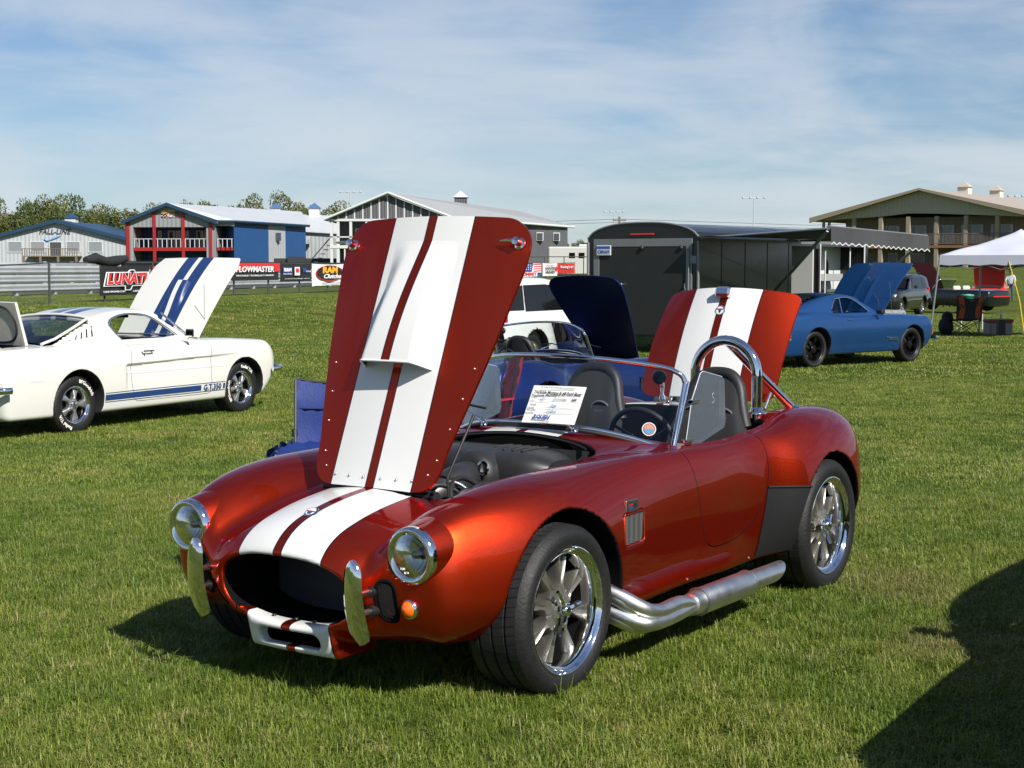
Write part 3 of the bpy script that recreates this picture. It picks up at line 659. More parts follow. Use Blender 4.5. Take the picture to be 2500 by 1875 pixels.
def make_wheel(parent, pos, side, Rt=.32, wd=.25, rl=.241, style='slot', spin=0, paint=None):
    """wheel > tyre, brake_disc, spinner.  local y points outwards, rim lip at y = 0"""
    spoke = mat('grey_wheel_centre', (.36, .34, .30), .33, .85) if paint is None else paint
    k = rl / .241; mb = MB(); n = 72
    lip = [(.241, -.004), (.2395, .002), (.236, .003), (.231, -.001), (.226, -.012), (.221, -.018), (.210, -.022), (.2065, -.03), (.203, -.055), (.2, -.072)]
    lipm = 0
    mb.lathe([(r * k, y) for r, y in lip], 'y', n=n, mi=lipm)
    mb.lathe([(.200 * k, -.072), (.196 * k, -.10), (.19 * k, -.20)], 'y', n=n, mi=2)
    ns = {'slot': 8, 'five': 5, 'ten': 5}[style]; sec = 2 * math.pi / ns
    if style == 'slot':
        r_in, r_w, u0, u1 = .045, .082, .026, .049; prof = [-.024, -.003, .002, -.004, -.007, -.007, -.004, .002, -.003, -.024]; face = lambda r: -.058 + .022 * (1 - r / .2)
    elif style == 'five':
        r_in, r_w, u0, u1 = .04, .075, .035, .075; prof = [-.022, -.006, 0, .004, .005, .005, .004, 0, -.006, -.022]; face = lambda r: -.062 + .03 * (1 - (r / .2) ** 2)
    else:
        r_in, r_w, u0, u1 = .04, .062, .048, .092; prof = [-.03, -.004, 0, -.022, -.028, -.028, -.022, 0, -.004, -.03]; face = lambda r: -.03 + .012 * (1 - r / .2)
    rs = [r_in, .06, r_w] + [r_w + (.2 - r_w) * q for q in (.03, .08, .15, .25, .4, .55, .7, .85, 1)]
    for s in range(ns):
        def P(r, c):
            if r <= r_w: u = 0
            else:
                q = (r - r_w) / (.2 - r_w); u = u0 * min(1, math.sqrt(min(1, q / .22) * (2 - min(1, q / .22)))) + (u1 - u0) * q
            a = math.asin(min(.98, u / r)); c01 = [0, .03, .1, .24, .42, .58, .76, .9, .97, 1][c]
            th = spin + s * sec + a + (sec - 2 * a) * c01; fade = min(1, max(0, (r - .055) / .03))
            return (r * k * math.sin(th), (face(r) + prof[c] * fade) * k, r * k * math.cos(th))
        mb.grid(P, rs, range(10), mi=1, flip=False)
        # walls of the spoke
        for c in (0, 9):
            mb.grid(lambda r, d, c=c: (P(r, c)[0], P(r, c)[1] - d, P(r, c)[2]), rs[2:], (0, .03), mi=1, flip=c == 0)
    hub = MB(); 
    mb.lathe([(.001, -.032), (.03, -.03), (.05 * k, -.04), (.05 * k, -.08)], 'y', n=24, mi=1)
    mats = [CHROME, spoke, VOID] if style != 'ten' else [spoke, spoke, VOID]
    w = mb.build('wheel', mats, parent, 40)
    if style == 'slot':
        hub.lathe([(.001, .006), (.014, .006), (.02, .002), (.026, -.006), (.028, -.022), (.036, -.026), (.036, -.04)], 'y', n=24)
        for q in range(3):
            a = spin + .5 + q * 2 * math.pi / 3; d = Vector((math.sin(a), 0, math.cos(a))); t = Vector((math.cos(a), 0, -math.sin(a)))
            rings = []
            for r, wv, y0, y1 in ((.018, .016, -.03, 0), (.05, .011, -.026, -.004), (.085, .010, -.018, -.002), (.10, .008, -.014, -.002)):
                c = d * r; rings.append([tuple(c + t * wv + Vector((0, y0, 0))), tuple(c + t * wv * .8 + Vector((0, y1 - .004, 0))), tuple(c + Vector((0, y1, 0))), tuple(c - t * wv * .8 + Vector((0, y1 - .004, 0))), tuple(c - t * wv + Vector((0, y0, 0)))])
            hub.loft(rings, True, False, True)
        hub.build('spinner', CHROME, w, 35)
    elif style == 'five':
        hub.lathe([(.001, .0), (.02, -.002), (.026, -.01), (.028, -.035)], 'y', n=16)
        for q in range(5):
            a = q * 2 * math.pi / 5; hub.lathe([(.001, -.012), (.009, -.014), (.01, -.04)], 'y', (.042 * math.sin(a), 0, .042 * math.cos(a)), 8)
        hub.build('hub_cap', CHROME, w, 35)
    else:
        hub.lathe([(.001, -.014), (.028, -.016), (.03, -.04)], 'y', n=16); hub.build('hub_cap', spoke, w, 35)
    t = MB(); g = .0045
    pr = [(rl - .004, -.004), (rl + .006, .004), (rl + .02, .010), (rl + (Rt - rl) * .55, .0125), (Rt - .022, .004), (Rt - .010, -.008), (Rt - .002, -.022)]
    t.lathe(pr, 'y', n=n); tr = [(Rt - .002, -.022)]
    for f in (.27, .5, .73):
        yc = -wd * f; tr += [(Rt, yc + .006), (Rt - .007, yc + .0045), (Rt - .007, yc - .0045), (Rt, yc - .006)]
    tr += [(Rt - .002, -wd + .022)]
    t.lathe(tr, 'y', n=n, mi=1, smooth=False)
    t.lathe([(r, -wd - y) for r, y in pr[::-1]], 'y', n=n)
    ty = t.build('tyre', [RUBBER, tread_mat('tyre_tread', Rt)], w)
    d = MB().lathe([(.01, -.115), (.15, -.115), (.155, -.118), (.155, -.135), (.01, -.135)], 'y', n=40).lathe([(.19 * k, -.16), (.01, -.165)], 'y', n=24, mi=1)
    if style != 'ten': d.box((.02, -.14, -.12), (.11, -.09, -.05), 2, .01)
    d.build('brake_disc', [mat('brake_rotor', (.05, .048, .046), .45, .8), VOID, mat('brake_caliper', (.03, .03, .03), .5)], w, 35)
    w.location = pos; w.rotation_euler = (0, 0, 0 if side > 0 else math.pi)
    return w

# ------------------------------------------------------------------ the roadster as a thing with its parts
WHITE_P = mat('white_paint', (.80, .80, .78), .35, coat=.6)
def headlamp_parts(par, c, r, bez=.025, depth=.03):
    x, y, z = c
    b = MB().lathe([(r - bez - .002, .000), (r - bez * .6, .010), (r - bez * .3, .008), (r - bez * .25, .004), (r - .003, .002), (r, -.008), (r, -depth - .03)], 'x', c, 48).build('headlight', CHROME, par)
    MB().lathe([(.004, -.055), (.03, -.05), (.06, -.03), (r - bez, -.004)], 'x', c, 32).build('reflector', mat('headlamp_reflector', (.72, .73, .72), .12, 1), b)
    MB().lathe([(.001, -.02), (.014, -.021), (.016, -.045)], 'x', c, 14).build('bulb_shield', mat('bulb_shield', (.25, .25, .26), .25, .9), b)
    n = 40; l = MB()
    l.lathe([(.0005, .024), (.02, .0235), (.045, .019), (r - bez - .012, .008), (r - bez, .000)], 'x', c, n)
    l.build('lens', LENS, b); return b
def _lens():
    m = bpy.data.materials.new('fluted_lens_glass'); m.use_nodes = True; nt = m.node_tree; nt.nodes.clear(); L = nt.links
    o = N(nt.nodes, 'ShaderNodeOutputMaterial'); t = N(nt.nodes, 'ShaderNodeBsdfTransparent'); g = N(nt.nodes, 'ShaderNodeBsdfGlossy'); t.inputs[0].default_value = (.86, .88, .84, 1); g.inputs['Roughness'].default_value = .03
    f = N(nt.nodes, 'ShaderNodeFresnel'); f.inputs[0].default_value = 1.6
    tc_ = N(nt.nodes, 'ShaderNodeTexCoord'); wv = N(nt.nodes, 'ShaderNodeTexWave', bands_direction='Y'); wv.inputs['Scale'].default_value = 60; L.new(tc_.outputs['Object'], wv.inputs[0])
    bp = N(nt.nodes, 'ShaderNodeBump'); bp.inputs['Strength'].default_value = .12; bp.inputs['Distance'].default_value = .002; L.new(wv.outputs[1], bp.inputs['Height'])
    L.new(bp.outputs[0], g.inputs['Normal']); L.new(bp.outputs[0], f.inputs['Normal'])
    d = N(nt.nodes, 'ShaderNodeBsdfRefraction'); d.inputs['IOR'].default_value = 1.12; d.inputs[0].default_value = (.9, .92, .88, 1); L.new(bp.outputs[0], d.inputs['Normal'])
    m0 = N(nt.nodes, 'ShaderNodeMixShader'); m0.inputs[0].default_value = .35; L.new(t.outputs[0], m0.inputs[1]); L.new(d.outputs[0], m0.inputs[2])
    mx = N(nt.nodes, 'ShaderNodeMixShader'); L.new(f.outputs[0], mx.inputs[0]); L.new(m0.outputs[0], mx.inputs[1]); L.new(g.outputs[0], mx.inputs[2]); L.new(mx.outputs[0], o.inputs[0])
    return m
LENS = _lens()
AMBER = mat('amber_lens', (.85, .14, .01), .15, coat=.5); RED_L = mat('red_lens', (.5, .01, .012), .15, coat=.5)

def arc(c, r, a0, a1, n, plane='yz'):
    out = []
    for i in range(n + 1):
        a = a0 + (a1 - a0) * i / n; u, w = r * math.cos(a), r * math.sin(a)
        out.append({'yz': (c[0], c[1] + u, c[2] + w), 'xz': (c[0] + u, c[1], c[2] + w), 'xy': (c[0] + u, c[1] + w, c[2])}[plane])
    return out
def cat_curve(pts, n=8):
    t = np.linspace(0, len(pts) - 1, (len(pts) - 1) * n + 1); f = [spl(range(len(pts)), [p[i] for p in pts])(t) for i in range(3)]
    return [tuple(float(q) for q in r) for r in zip(*f)]

def hood_panel(par, paint, hinge, ang, L, hw, crown, name, thick=.012, corner=.07, corner2=.16, s0=0.0, curve=None, under=None):
    """opened lid: local s runs from the hinge along the panel; turned up by ang about the hinge"""
    ca, sa = math.cos(ang), math.sin(ang)
    def W_(s):
        w = hw(s)
        if s < corner: w -= corner - math.sqrt(max(0, corner ** 2 - (corner - s) ** 2))
        if L - s < corner2: w -= corner2 - math.sqrt(max(0, corner2 ** 2 - (corner2 - (L - s)) ** 2))
        return w
    def P(s, y, h=0):
        z = -(crown(s) if callable(crown) else crown) * y * y + (curve(s) if curve else 0) + h; x = -s
        return (hinge[0] + x * ca + z * sa if False else hinge[0] - s * ca - (-z) * sa * 1.0, y, hinge[2] + s * sa + z * ca)
    ss = sorted(set([0, .004, .012, .025, .045, corner] + list(np.linspace(corner, L - corner2, 22)) + [L - corner2 + corner2 * q for q in (.2, .4, .6, .75, .86, .93, .97, .99, 1)]))
    vs = [q for q in np.linspace(-1, 1, 41)]
    mb = MB()
    mb.grid(lambda s, v: P(s, v * W_(s)), ss, vs, 0, True, flip=True)
    mb.grid(lambda s, v: P(s, v * W_(s), -thick), ss, vs, 1, True, flip=False)
    rim = [(s, 1) for s in ss] + [(ss[-1], v) for v in vs[::-1]] + [(s, -1) for s in ss[::-1]] + [(ss[0], v) for v in vs]
    ring0 = [P(s, v * W_(s)) for s, v in rim]; ring1 = [P(s, v * W_(s), -thick) for s, v in rim]
    mb.loft([ring1, ring0], True, mi=0, smooth=False)
    return mb.build(name, [paint, under or VOID], par), P

def build_cobra(loc, rz, label, paint, hero=True, group=None):
    car = empty('roadster', loc, rz, label, 'car', group)
    if hero: door, body = COBRA_MESH
    else:
        door, body = [m.copy() for m in COBRA_MESH]
        for m in (door, body): m.materials[0] = paint
    B = obj('body', body, car); obj('door', door, car)
    for x, y, r, wd, sp_ in ((0, .802, .320, .25, .15), (-2.286, .852, .325, .29, .9)):
        for s in (1, -1): make_wheel(car, (x, s * y, r - .012), s, r, wd, .241, 'slot', sp_)
    # headlights, indicators
    for s in (1, -1):
        MB().lathe([(.101, -.012), (.107, -.04), (.118, -.10), (.13, -.17)], 'x', (.615, s * .549, .581), 40).build('headlight_bucket', paint, car)
        headlamp_parts(car, (.618, s * .549, .581), .1025)
        b = MB().lathe([(.030, .018), (.035, .015), (.037, .005), (.038, -.05)], 'x', (.595, s * .531, .391), 28).build('indicator', CHROME, car)
        MB().lathe([(.0005, .036), (.012, .034), (.024, .026), (.031, .014)], 'x', (.595, s * .531, .391), 24).build('amber_lens', AMBER, b)
        # overrider blade with its two rods
        pts = []
        o = MB(); rings = []
        for i in range(17):
            t = i / 16; z = .262 + .306 * t; x = .690 + .040 * t + .022 * math.sin(t * math.pi)
            wv = .047 * min(1, math.sqrt(max(.02, 1 - (2 * t - 1) ** 8))) * (1 - .22 * t ** 2)
            y0 = s * (.392 - .006 * t); bulge = .016
            ring = [(x + bulge * (1 - q * q), y0 + wv * q, z) for q in (-1, -.7, -.35, 0, .35, .7, 1)] + [(x + bulge * (1 - q * q) - .008, y0 + wv * q * .93, z) for q in (.9, .5, 0, -.5, -.9)]
            rings.append(ring if s > 0 else ring)
        o.loft(rings, True, True, True)
        ov = o.build('overrider', CHROME, car, 50)
        for z in (.375, .445): MB().tube([(.58, s * .40, z), (.705, s * .395, z)], .011, 10).tube([(.615, s * .40, z), (.655, s * .399, z)], .019, 12, 1).build('mounting_rod', [STEEL, BLACK], ov)
        # black oval brake duct with mesh, lying on the curved nose
        xs_ = lambda y, z, off: DUCT_X(y, z) + off
        def ov(a, k): 
            cs, sn = math.cos(a), math.sin(a); return .448 + .042 * k * np.sign(cs) * abs(cs) ** .8, .41 + .083 * k * np.sign(sn) * abs(sn) ** .7
        g = MB(); rg = []
        for k_, off in ((1, .0005), (.98, .005), (.86, .005), (.84, .002), (.05, .002)):
            rg.append([(xs_(*ov(a, k_), off), s * ov(a, k_)[0], ov(a, k_)[1]) for a in [2 * math.pi * q / 28 for q in range(28)]])
        g.loft(rg[:4], True, mi=0); g.loft(rg[3:], True, mi=1); dk = g.build('brake_duct', [VOID, VOID], car)
        g = MB()
        for i in range(-9, 10):
            for d in (1, -1):
                pz = [(y_, .41 + i * .0125 + d * (y_ - .448) * 1.3) for y_ in np.linspace(.412, .484, 7)]
                pz = [(xs_(y_, z_, .0035), s * y_, z_) for y_, z_ in pz if (abs(y_ - .448) / .036) ** 2.4 + (abs(z_ - .41) / .072) ** 2.8 < 1]
                if len(pz) > 1: g.tube(pz, .0011, 4, caps=False)
        tag(g.build('duct_mesh', mat('dark_mesh', (.022, .022, .024), .5, .5), dk), kind='stuff')
    # radiator, grille floor
    r = MB().box((.36, -.30, .26), (.40, .34, .54), 0, .02); r.build('radiator_frame', SATIN, car)
    r = MB()
    for i in range(46): r.box((.399, -.27, .285 + i * .0052), (.404, .30, .2873 + i * .0052))
    r.box((.395, -.272, .28), (.4, .302, .53), 1)
    tag(r.build('radiator_fins', [mat('radiator_fin', (.09, .1, .125), .5, .5), SATIN], car), kind='stuff')
    MB().box((.46, -.16, .185), (.47, .16, .26)).build('chin_mesh', mat('chin_mesh', (.03, .03, .032), .6), car)
    for y in (-.1, .01, .1): MB().lathe([(.0005, .006), (.007, .005), (.009, 0)], 'z', (.615, y, .2895), 10).build('chin_bolt', SATIN, car)
    # nose badge
    for c_, m_ in (((.517, 0, .671), Vector((.52, 0, 1))),):
        zz = m_.normalized(); M_ = frame(c_, Vector((0, 1, 0)), zz.cross(Vector((0, 1, 0))))
        bd = MB().lathe([(.0005, .004), (.027, .003), (.030, .0)], 'z', n=28); bd.v = [tuple(M_ @ Vector(p)) for p in bd.v]
        bdo = bd.build('nose_badge', CHROME, car)
        e = MB().lathe([(.0005, .0046), (.021, .0042)], 'z', n=24); e.v = [tuple(M_ @ Vector(p)) for p in e.v]; e.build('badge_disc', WHITE_P, bdo)
        e = MB().box((-.020, -.004, .0047), (.020, .003, .0052)); e.v = [tuple(M_ @ Vector(p)) for p in e.v]; e.build('badge_bar', mat('badge_red', (.35, .01, .015), .3), bdo)
        e = MB().prism([(-.009, -.017), (.009, -.017), (.011, -.005), (0, -.001), (-.011, -.005)], 'z', .0047, .0054); e.v = [tuple(M_ @ Vector(p)) for p in e.v]; e.build('badge_figure', mat('badge_blue', (.03, .05, .2), .3), bdo)
    # hood with scoop
    hg = (.188, 0, .724); ang = R(68.5 if hero else 55)
    hw = lin([0, .18, .354, .554, .764, .931, 1.14], [.302, .322, .362, .404, .440, .466, .475])
    HB, HP = hood_panel(car, paint, hg, ang, 1.137, hw, lambda s: .16 + .08 * s, 'hood', corner=.09, corner2=.13, under=None if hero else mat('blue_underside', (.004, .009, .035), .3))
    sc = MB(); us = list(np.linspace(.49, 1.03, 26)); vs = np.linspace(-1, 1, 33)
    def SP(s, v, d=0):
        q = (s - .49) / .54; hgt = .085 * (1 - q ** 2) ** 1.25 if q < 1 else 0; wid = .172 - .012 * q
        e_ = min(1, (1 - abs(v)) / (.30 + .25 * q)); pf = e_ ** 1.6 * (2.6 - 1.6 * e_)
        yv = wid * v
        return HP(s, yv, hgt * pf * 1.0 + .0008 - d)
    sc.grid(SP, us, vs, 0, True, flip=True)
    sc.grid(lambda s, v: SP(s, v * .955, .006), us[:12], vs, 1, True, flip=False)
    sco = sc.build('scoop', [paint, SATIN], HB)
    MB().tube([SP(.49, v) for v in np.linspace(-.99, .99, 41)], .0045, 8).build('scoop_lip', CHROME if not hero else WHITE_P, sco)
    mo = MB(); mo.grid(lambda a, v: (lambda p, q: tuple(Vector(p) * (1 - a) + Vector(q) * a))(HP(.500, .155 * v, .003), SP(.500, v * .95, .012)), (0, .35), vs, 0, True); mo.build('scoop_trim', CHROME, sco)
    for s in (1, -1):
        for y, sv in ((.358, .507), (.336, .383), (.312, .259), (.287, .133), (.262, .073), (.198, .043), (.124, .041), (.05, .040)):
            c_ = Vector(HP(sv, s * (y - (.012 if s < 0 else 0)), .002)); MB().sphere(c_, .005, n=8).build('rivet', STEEL, HB)
        # twist latch at the free corners
        c0 = Vector(HP(1.03, s * .425, 0)); n_ = (Vector(HP(1.03, s * .425, .1)) - c0).normalized()
        lt = MB(); base = frame(c0, Vector((0, 1, 0)), n_.cross(Vector((0, 1, 0))))
        tmp = MB().lathe([(.024, 0), (.024, .004), (.016, .008), (.013, .03), (.016, .038), (.001, .042)], 'z', n=20)
        tmp.tube([(-.016, .0, .034), (-.035, 0, .036), (-.075, .0, .034)], [.009, .008, .003], 8)
        tmp.v = [tuple(base @ Vector(p)) for p in tmp.v]; tmp.build('hood_latch', CHROME, HB, 40)
    MB().tube([HP(.33, .385, -.02), (.215, .405, .80), (.20, .40, .70)], .006, 8).build('hood_prop', BLACK, car)
    # engine under the open hood
    eng = MB(); eng.box((-.82, -.40, .37), (.13, .40, .52), 0, .03); eng.build('engine_block', mat('engine_dark', (.012, .012, .012), .6, noise=.4, nscale=20), car)
    PL = mat('black_plastic', (.022, .022, .024), .42, noise=.2, nscale=14)
    ac = MB(); sec_ = []
    for i in range(17):
        t = i / 16; y = -.34 + .68 * t; e_ = 1 - abs(2 * t - 1) ** 6 * .35; xc = -.66 + .03 * math.sin(t * 3)
        sec_.append([(xc + .165 * e_ * np.sign(math.cos(a)) * abs(math.cos(a)) ** .6, y, .70 + .105 * e_ * np.sign(math.sin(a)) * abs(math.sin(a)) ** .6) for a in [2 * math.pi * k / 28 for k in range(28)]])
    ac.loft(sec_, True, True, True); aco = ac.build('air_box', PL, car, 50)
    for i in range(5): MB().tube([(-.55 - .004 * i, .02 + .045 * i, .802), (-.62 - .004 * i, .02 + .045 * i, .806), (-.76, .02 + .045 * i, .80)], .007, 6).build('rib', PL, aco)
    MB().lathe([(.001, .06), (.08, .058), (.105, .04), (.112, 0), (.112, -.10)], 'x', (-.46, .04, .70), 36).build('intake_cap', PL, aco)
    MB().tube(cat_curve([(-.40, .04, .70), (-.28, .06, .69), (-.16, .02, .64), (-.06, -.06, .56)], 6), .07, 16).build('intake_duct', PL, aco)
    bd = MB().lathe([(.0005, .006), (.028, .005), (.032, 0)], 'x', (-.392, .125, .745), 24).build('engine_badge', CHROME, aco); MB().lathe([(.0005, .0065), (.022, .0062)], 'x', (-.392, .125, .745), 24).build('badge_disc', BLACK, bd); MB().prism([(.117, .730), (.133, .730), (.130, .757), (.125, .767), (.120, .757)], 'x', -.3858, -.3848).build('badge_figure', CHROME, bd)
    for y_ in (-.2, .22): MB().box((-.62, y_ - .07, .52), (-.12, y_ + .07, .64), 0, .03).build('valve_cover', mat('valve_cover', (.03, .03, .032), .35, .5), car)
    for k in range(6): MB().tube(cat_curve([(-.16 - .08 * k, .23, .64), (-.14 - .08 * k, .29, .70), (-.10 - .07 * k, .34, .66), (-.08 - .07 * k, .36, .56)], 4), .006, 6).build('spark_lead', BLACK, car)
    MB().lathe([(.02, -.015), (.075, -.015), (.075, .015), (.02, .015)], 'x', (-.02, .08, .58), 28).build('pulley', mat('pulley_grey', (.2, .2, .2), .35, .8), car)
    MB().box((-.10, -.35, .52), (.08, -.18, .66), 0, .02).build('reservoir', mat('pale_plastic', (.45, .43, .35), .5), car)
    MB().tube([(.12, -.28, .70), (.12, .28, .70)], .022, 10).build('radiator_tank', SATIN, car)
    for pts in (((-.05, .30, .6), (-.10, .2, .73), (-.05, .05, .75), (.02, -.1, .68)), ((.05, .33, .58), (-.02, .24, .71), (-.14, .22, .74), (-.25, .27, .66)), ((.02, .28, .62), (-.10, .30, .715), (-.22, .31, .70), (-.3, .34, .62)), ((.1, .1, .6), (.04, .16, .70), (-.04, .2, .72), (-.14, .28, .64)), ((.08, .26, .55), (.02, .30, .69), (-.06, .33, .70), (-.1, .38, .6))):
        MB().tube(cat_curve(pts, 6), .011, 8).build('hose', BLACK, car)
    MB().tube(cat_curve([(.0, .12, .66), (-.04, .2, .735), (-.08, .28, .70), (-.02, .34, .62)], 6), .008, 8).build('braided_hose', STEEL, car)
    MB().lathe([(.001, .05), (.03, .048), (.034, .03), (.034, -.05)], 'z', (.08, .32, .64), 18).build('coolant_cap', CHROME, car)
    MB().box((-.02, .30, .60), (.04, .36, .66), 0, .008).build('relay_box', mat('pale_plastic', (.45, .43, .35), .5), car)
    ff = MB(); ff.grid(lambda y, z: (-.822, y, z), np.linspace(-.40, .40, 3), np.linspace(.4, .79, 3), flip=True); ff.build('firewall_lining', mat('quilted_liner', (.035, .036, .038), .7, bump=.12, bscale=40, noise=.3), car)
    # rubber seal round the bay
    sl = [(-.805, -.37), (-.832, -.25), (-.838, 0), (-.832, .25), (-.805, .37)]
    MB().tube(cat_curve([(x, y, float(_ZT(x) - _CC(x) * y * y) - .010) for x, y in sl], 6), .005, 8).build('bay_seal', BLACK, car)
    # windscreen
    bas = [(-1.135, -.605, .775), (-1.05, -.45, .832), (-.955, -.25, .873), (-.915, 0, .884), (-.955, .25, .873), (-1.05, .45, .832), (-1.135, .605, .775)]
    topc = [(-1.285, -.585, 1.06), (-1.283, -.572, 1.092), (-1.268, -.54, 1.116), (-1.235, -.46, 1.138), (-1.11, -.25, 1.168), (-1.05, 0, 1.178), (-1.11, .25, 1.168), (-1.235, .46, 1.138), (-1.268, .54, 1.116), (-1.283, .572, 1.092), (-1.285, .585, 1.06)]
    bc = cat_curve(bas, 10); tcv = cat_curve(topc, 6)
    fr = MB().tube(bc, .010, 10, flat=.7); fr.tube([bas[-1]] + tcv[::-1] + [bas[0]], .0115, 12, caps=True)
    wf = fr.build('windscreen_frame', CHROME, car, 60)
    for s in (1, -1):
        MB().box((-1.17, s * .605 - .012, .76), (-1.10, s * .605 + .012, .787), 0, .004).tube([(-1.135, s * .612, .77), (-1.29, s * .60, 1.07)], .008, 8).build('screen_bracket', CHROME, wf)
    fb = [(-1.135 + .0, -.6), ]
    bi = lambda v: bc[int(round((v + 1) / 2 * (len(bc) - 1)))]
    def top_at(y): 
        ys_ = [p[1] for p in tcv]; return (np.interp(y, ys_, [p[0] for p in tcv]), y, np.interp(y, ys_, [p[2] for p in tcv]))
    gl = MB(); gl.grid(lambda v, t: tuple(Vector(bi(v)) * (1 - t) + Vector(top_at(max(-.584, min(.584, bi(v)[1] * .965)))) * t), np.linspace(-1, 1, 41), np.linspace(0, 1, 9))
    gl.build('windscreen', GLASS, wf)
    MB().tube([(p[0] + .008, p[1], p[2] - .012) for p in bc], .010, 8, flat=1.2).build('screen_seal', BLACK, wf)
    if hero:
        st = MB(); M_ = frame((-1.115, .50, .868), Vector((-.50, .86, 0)), Vector((-.38, -.1, .9)))
        for rad, h, m_ in ((.031, 0, 0), (.0265, .0006, 1), (.023, .0012, 2)):
            c_ = MB().lathe([(.0005, h + .0003), (rad, h)], 'z', n=32); st.add([tuple(M_ @ Vector(p)) for p in c_.v], c_.f, m_)
        hc = MB().add([(.0222 * math.cos(a), .0222 * math.sin(a), .0018) for a in np.linspace(math.pi, 2 * math.pi, 17)], [tuple(range(17))]); st.add([tuple(M_ @ Vector(p)) for p in hc.v], hc.f, 3)
        st.box((0, 0, 0), (0, 0, 0)) if False else None
        st.build('screen_sticker', [WHITE_P, mat('sticker_red', (.45, .03, .03), .5), mat('sticker_pink', (.65, .25, .2), .5), mat('sticker_blue', (.08, .3, .55), .5)], wf)
    for s in ((1, -1) if hero else (1,)):
        wp = [(-1.365, 1.113), (-1.55, 1.078), (-1.572, 1.06), (-1.587, .87), (-1.575, .845), (-1.29, .782), (-1.24, .775), (-1.212, .79), (-1.215, .82), (-1.262, .99), (-1.34, 1.105)]
        ww = MB().prism(wp, 'y', s * .63 - .0025, s * .63 + .0025).build('wind_wing', ACRYL, wf)
        MB().tube([(p[0], s * .63, p[1]) for p in wp], .0024, 5, closed=True).build('wing_edge', mat('acrylic_edge', (.5, .55, .6), .2), ww)
        for hx, hz in ((-1.285, .985), (-1.225, .815)): MB().box((hx - .035, s * .63 - .012, hz - .008), (hx + .035, s * .63 + .012, hz + .008), 0, .003).build('hinge', CHROME, ww)
        if s > 0 and hero: text('lettering', '5', .07, frame((-1.46, .634, .985), Vector((-1, 0, 0)), Vector((0, 0, 1))), mat('pale_numeral', (.5, .6, .75), .5), ww, extrude=.0003, bold=-.004)  # pale numeral set flat on the wing sheet
    MB().lathe([(.001, .004), (.028, .004), (.034, -.004), (.03, -.02), (.001, -.022)], 'x', (-1.275, .455, 1.085), 20).build('round_mirror', SATIN, wf)
    # wipers
    for py, d in ((.26, -1), (-.225, -1)):
        wi = MB().lathe([(.016, 0), (.014, .012), (.001, .016)], 'z', (-.885, py, .862), 12).tube([(-.885, py, .874), (-.895, py + d * .03, .888), (-.905, py + d * .09, .905), (-.93, py + d * .17, .945)], [.011, .009, .006, .004], 8).build('wiper', CHROME, car)
        MB().tube([(-.925, py + d * .30, .925), (-.935, py + d * .17, .95), (-.925, py + d * .02, .935)], .006, 6).build('wiper_blade', BLACK, wi)
    # cabin: tub floor, seats, wheel, dash
    MB().box((-2.05, -.60, .22), (-1.1, .60, .27)).build('cabin_floor', FABRIC_K, car)
    MB().box((-2.0, -.11, .25), (-1.15, .11, .52), 0, .04).build('tunnel', LEATHER, car)
    dsh = MB(); dsh.grid(lambda y, t: (-1.02 - .52 * y * y - .10 * (1 - t) - (.03 if t > .99 else 0), y, .62 + .19 * t - .05 * y * y), np.linspace(-.6, .6, 13), (0, .3, .6, .9, 1)); dsh.build('dashboard', LEATHER, car)
    for y0 in (.35, -.35):
        st = empty('x') if False else None
        sb = MB(); rings = []
        prof_ = [(.30, .20), (.45, .205), (.60, .21), (.72, .205), (.80, .19), (.88, .155), (.96, .135), (1.02, .115), (1.05, .085), (1.064, .04)]
        for z, wv in prof_:
            xx = -1.80 - (z - .30) * .36; dpt = .055 if z < .8 else .05 * (1.07 - z) / .27 + .02
            ring = []
            for k in range(28):
                a = 2 * math.pi * k / 28; cu_, sn = math.cos(a), math.sin(a)
                yy = wv * np.sign(cu_) * abs(cu_) ** .75; bol = .045 * (abs(yy) / wv) ** 3 * (1 if z < .9 else .4)
                ring.append((xx + dpt * np.sign(sn) * abs(sn) ** .8 + (bol if sn > -.2 else 0), y0 + yy, z))
            rings.append(ring)
        sb.loft(rings, True, True, True); s1 = sb.build('seat_back', FABRIC_K, car, 60)
        hr = MB()  # leather headrest panel edges
        hr.tube(cat_curve([(-2.005, y0 - .178, .80), (-2.02, y0 - .148, .90), (-2.045, y0 - .122, .99), (-2.06, y0 - .07, 1.045), (-2.065, y0, 1.056), (-2.06, y0 + .07, 1.045), (-2.045, y0 + .122, .99), (-2.02, y0 + .148, .90), (-2.005, y0 + .178, .80)], 5), .030, 10, flat=1.0); hr.build('bolster', LEATHER, s1)
        MB().box((-1.84, y0 - .23, .28), (-1.38, y0 + .23, .42), 0, .05).build('seat_cushion', LEATHER, car)
        for dy in (-.085, .085):
            loop = [(-1.945, y0 + dy + .055 * math.cos(a) * (1 - .25 * math.sin(a)), .862 + .03 * math.sin(a)) for a in [2 * math.pi * k / 16 for k in range(16)]]
            MB().tube(loop, .006, 6, closed=True).build('harness_slot', mat('grey_plastic', (.12, .12, .125), .4), s1)
            MB().box((-1.955, y0 + dy - .028, .45), (-1.93, y0 + dy + .028, .85)).build('harness_strap', mat('grey_webbing', (.075, .075, .08), .8, bump=.2, bscale=400), s1)
        if y0 > 0: MB().box((-1.62, .46, .775), (-1.60, .52, .815), 0, .004).build('harness_buckle', CHROME, s1)
    swc = Vector((-1.33, .35, .775)); ax = Vector((-.94, 0, .34)); u_ = Vector((0, 1, 0)); w_ = ax.cross(u_).normalized()
    sw = MB().tube([tuple(swc + (u_ * math.cos(a) + w_ * math.sin(a)) * .17) for a in [2 * math.pi * k / 36 for k in range(36)]], .013, 8, closed=True)
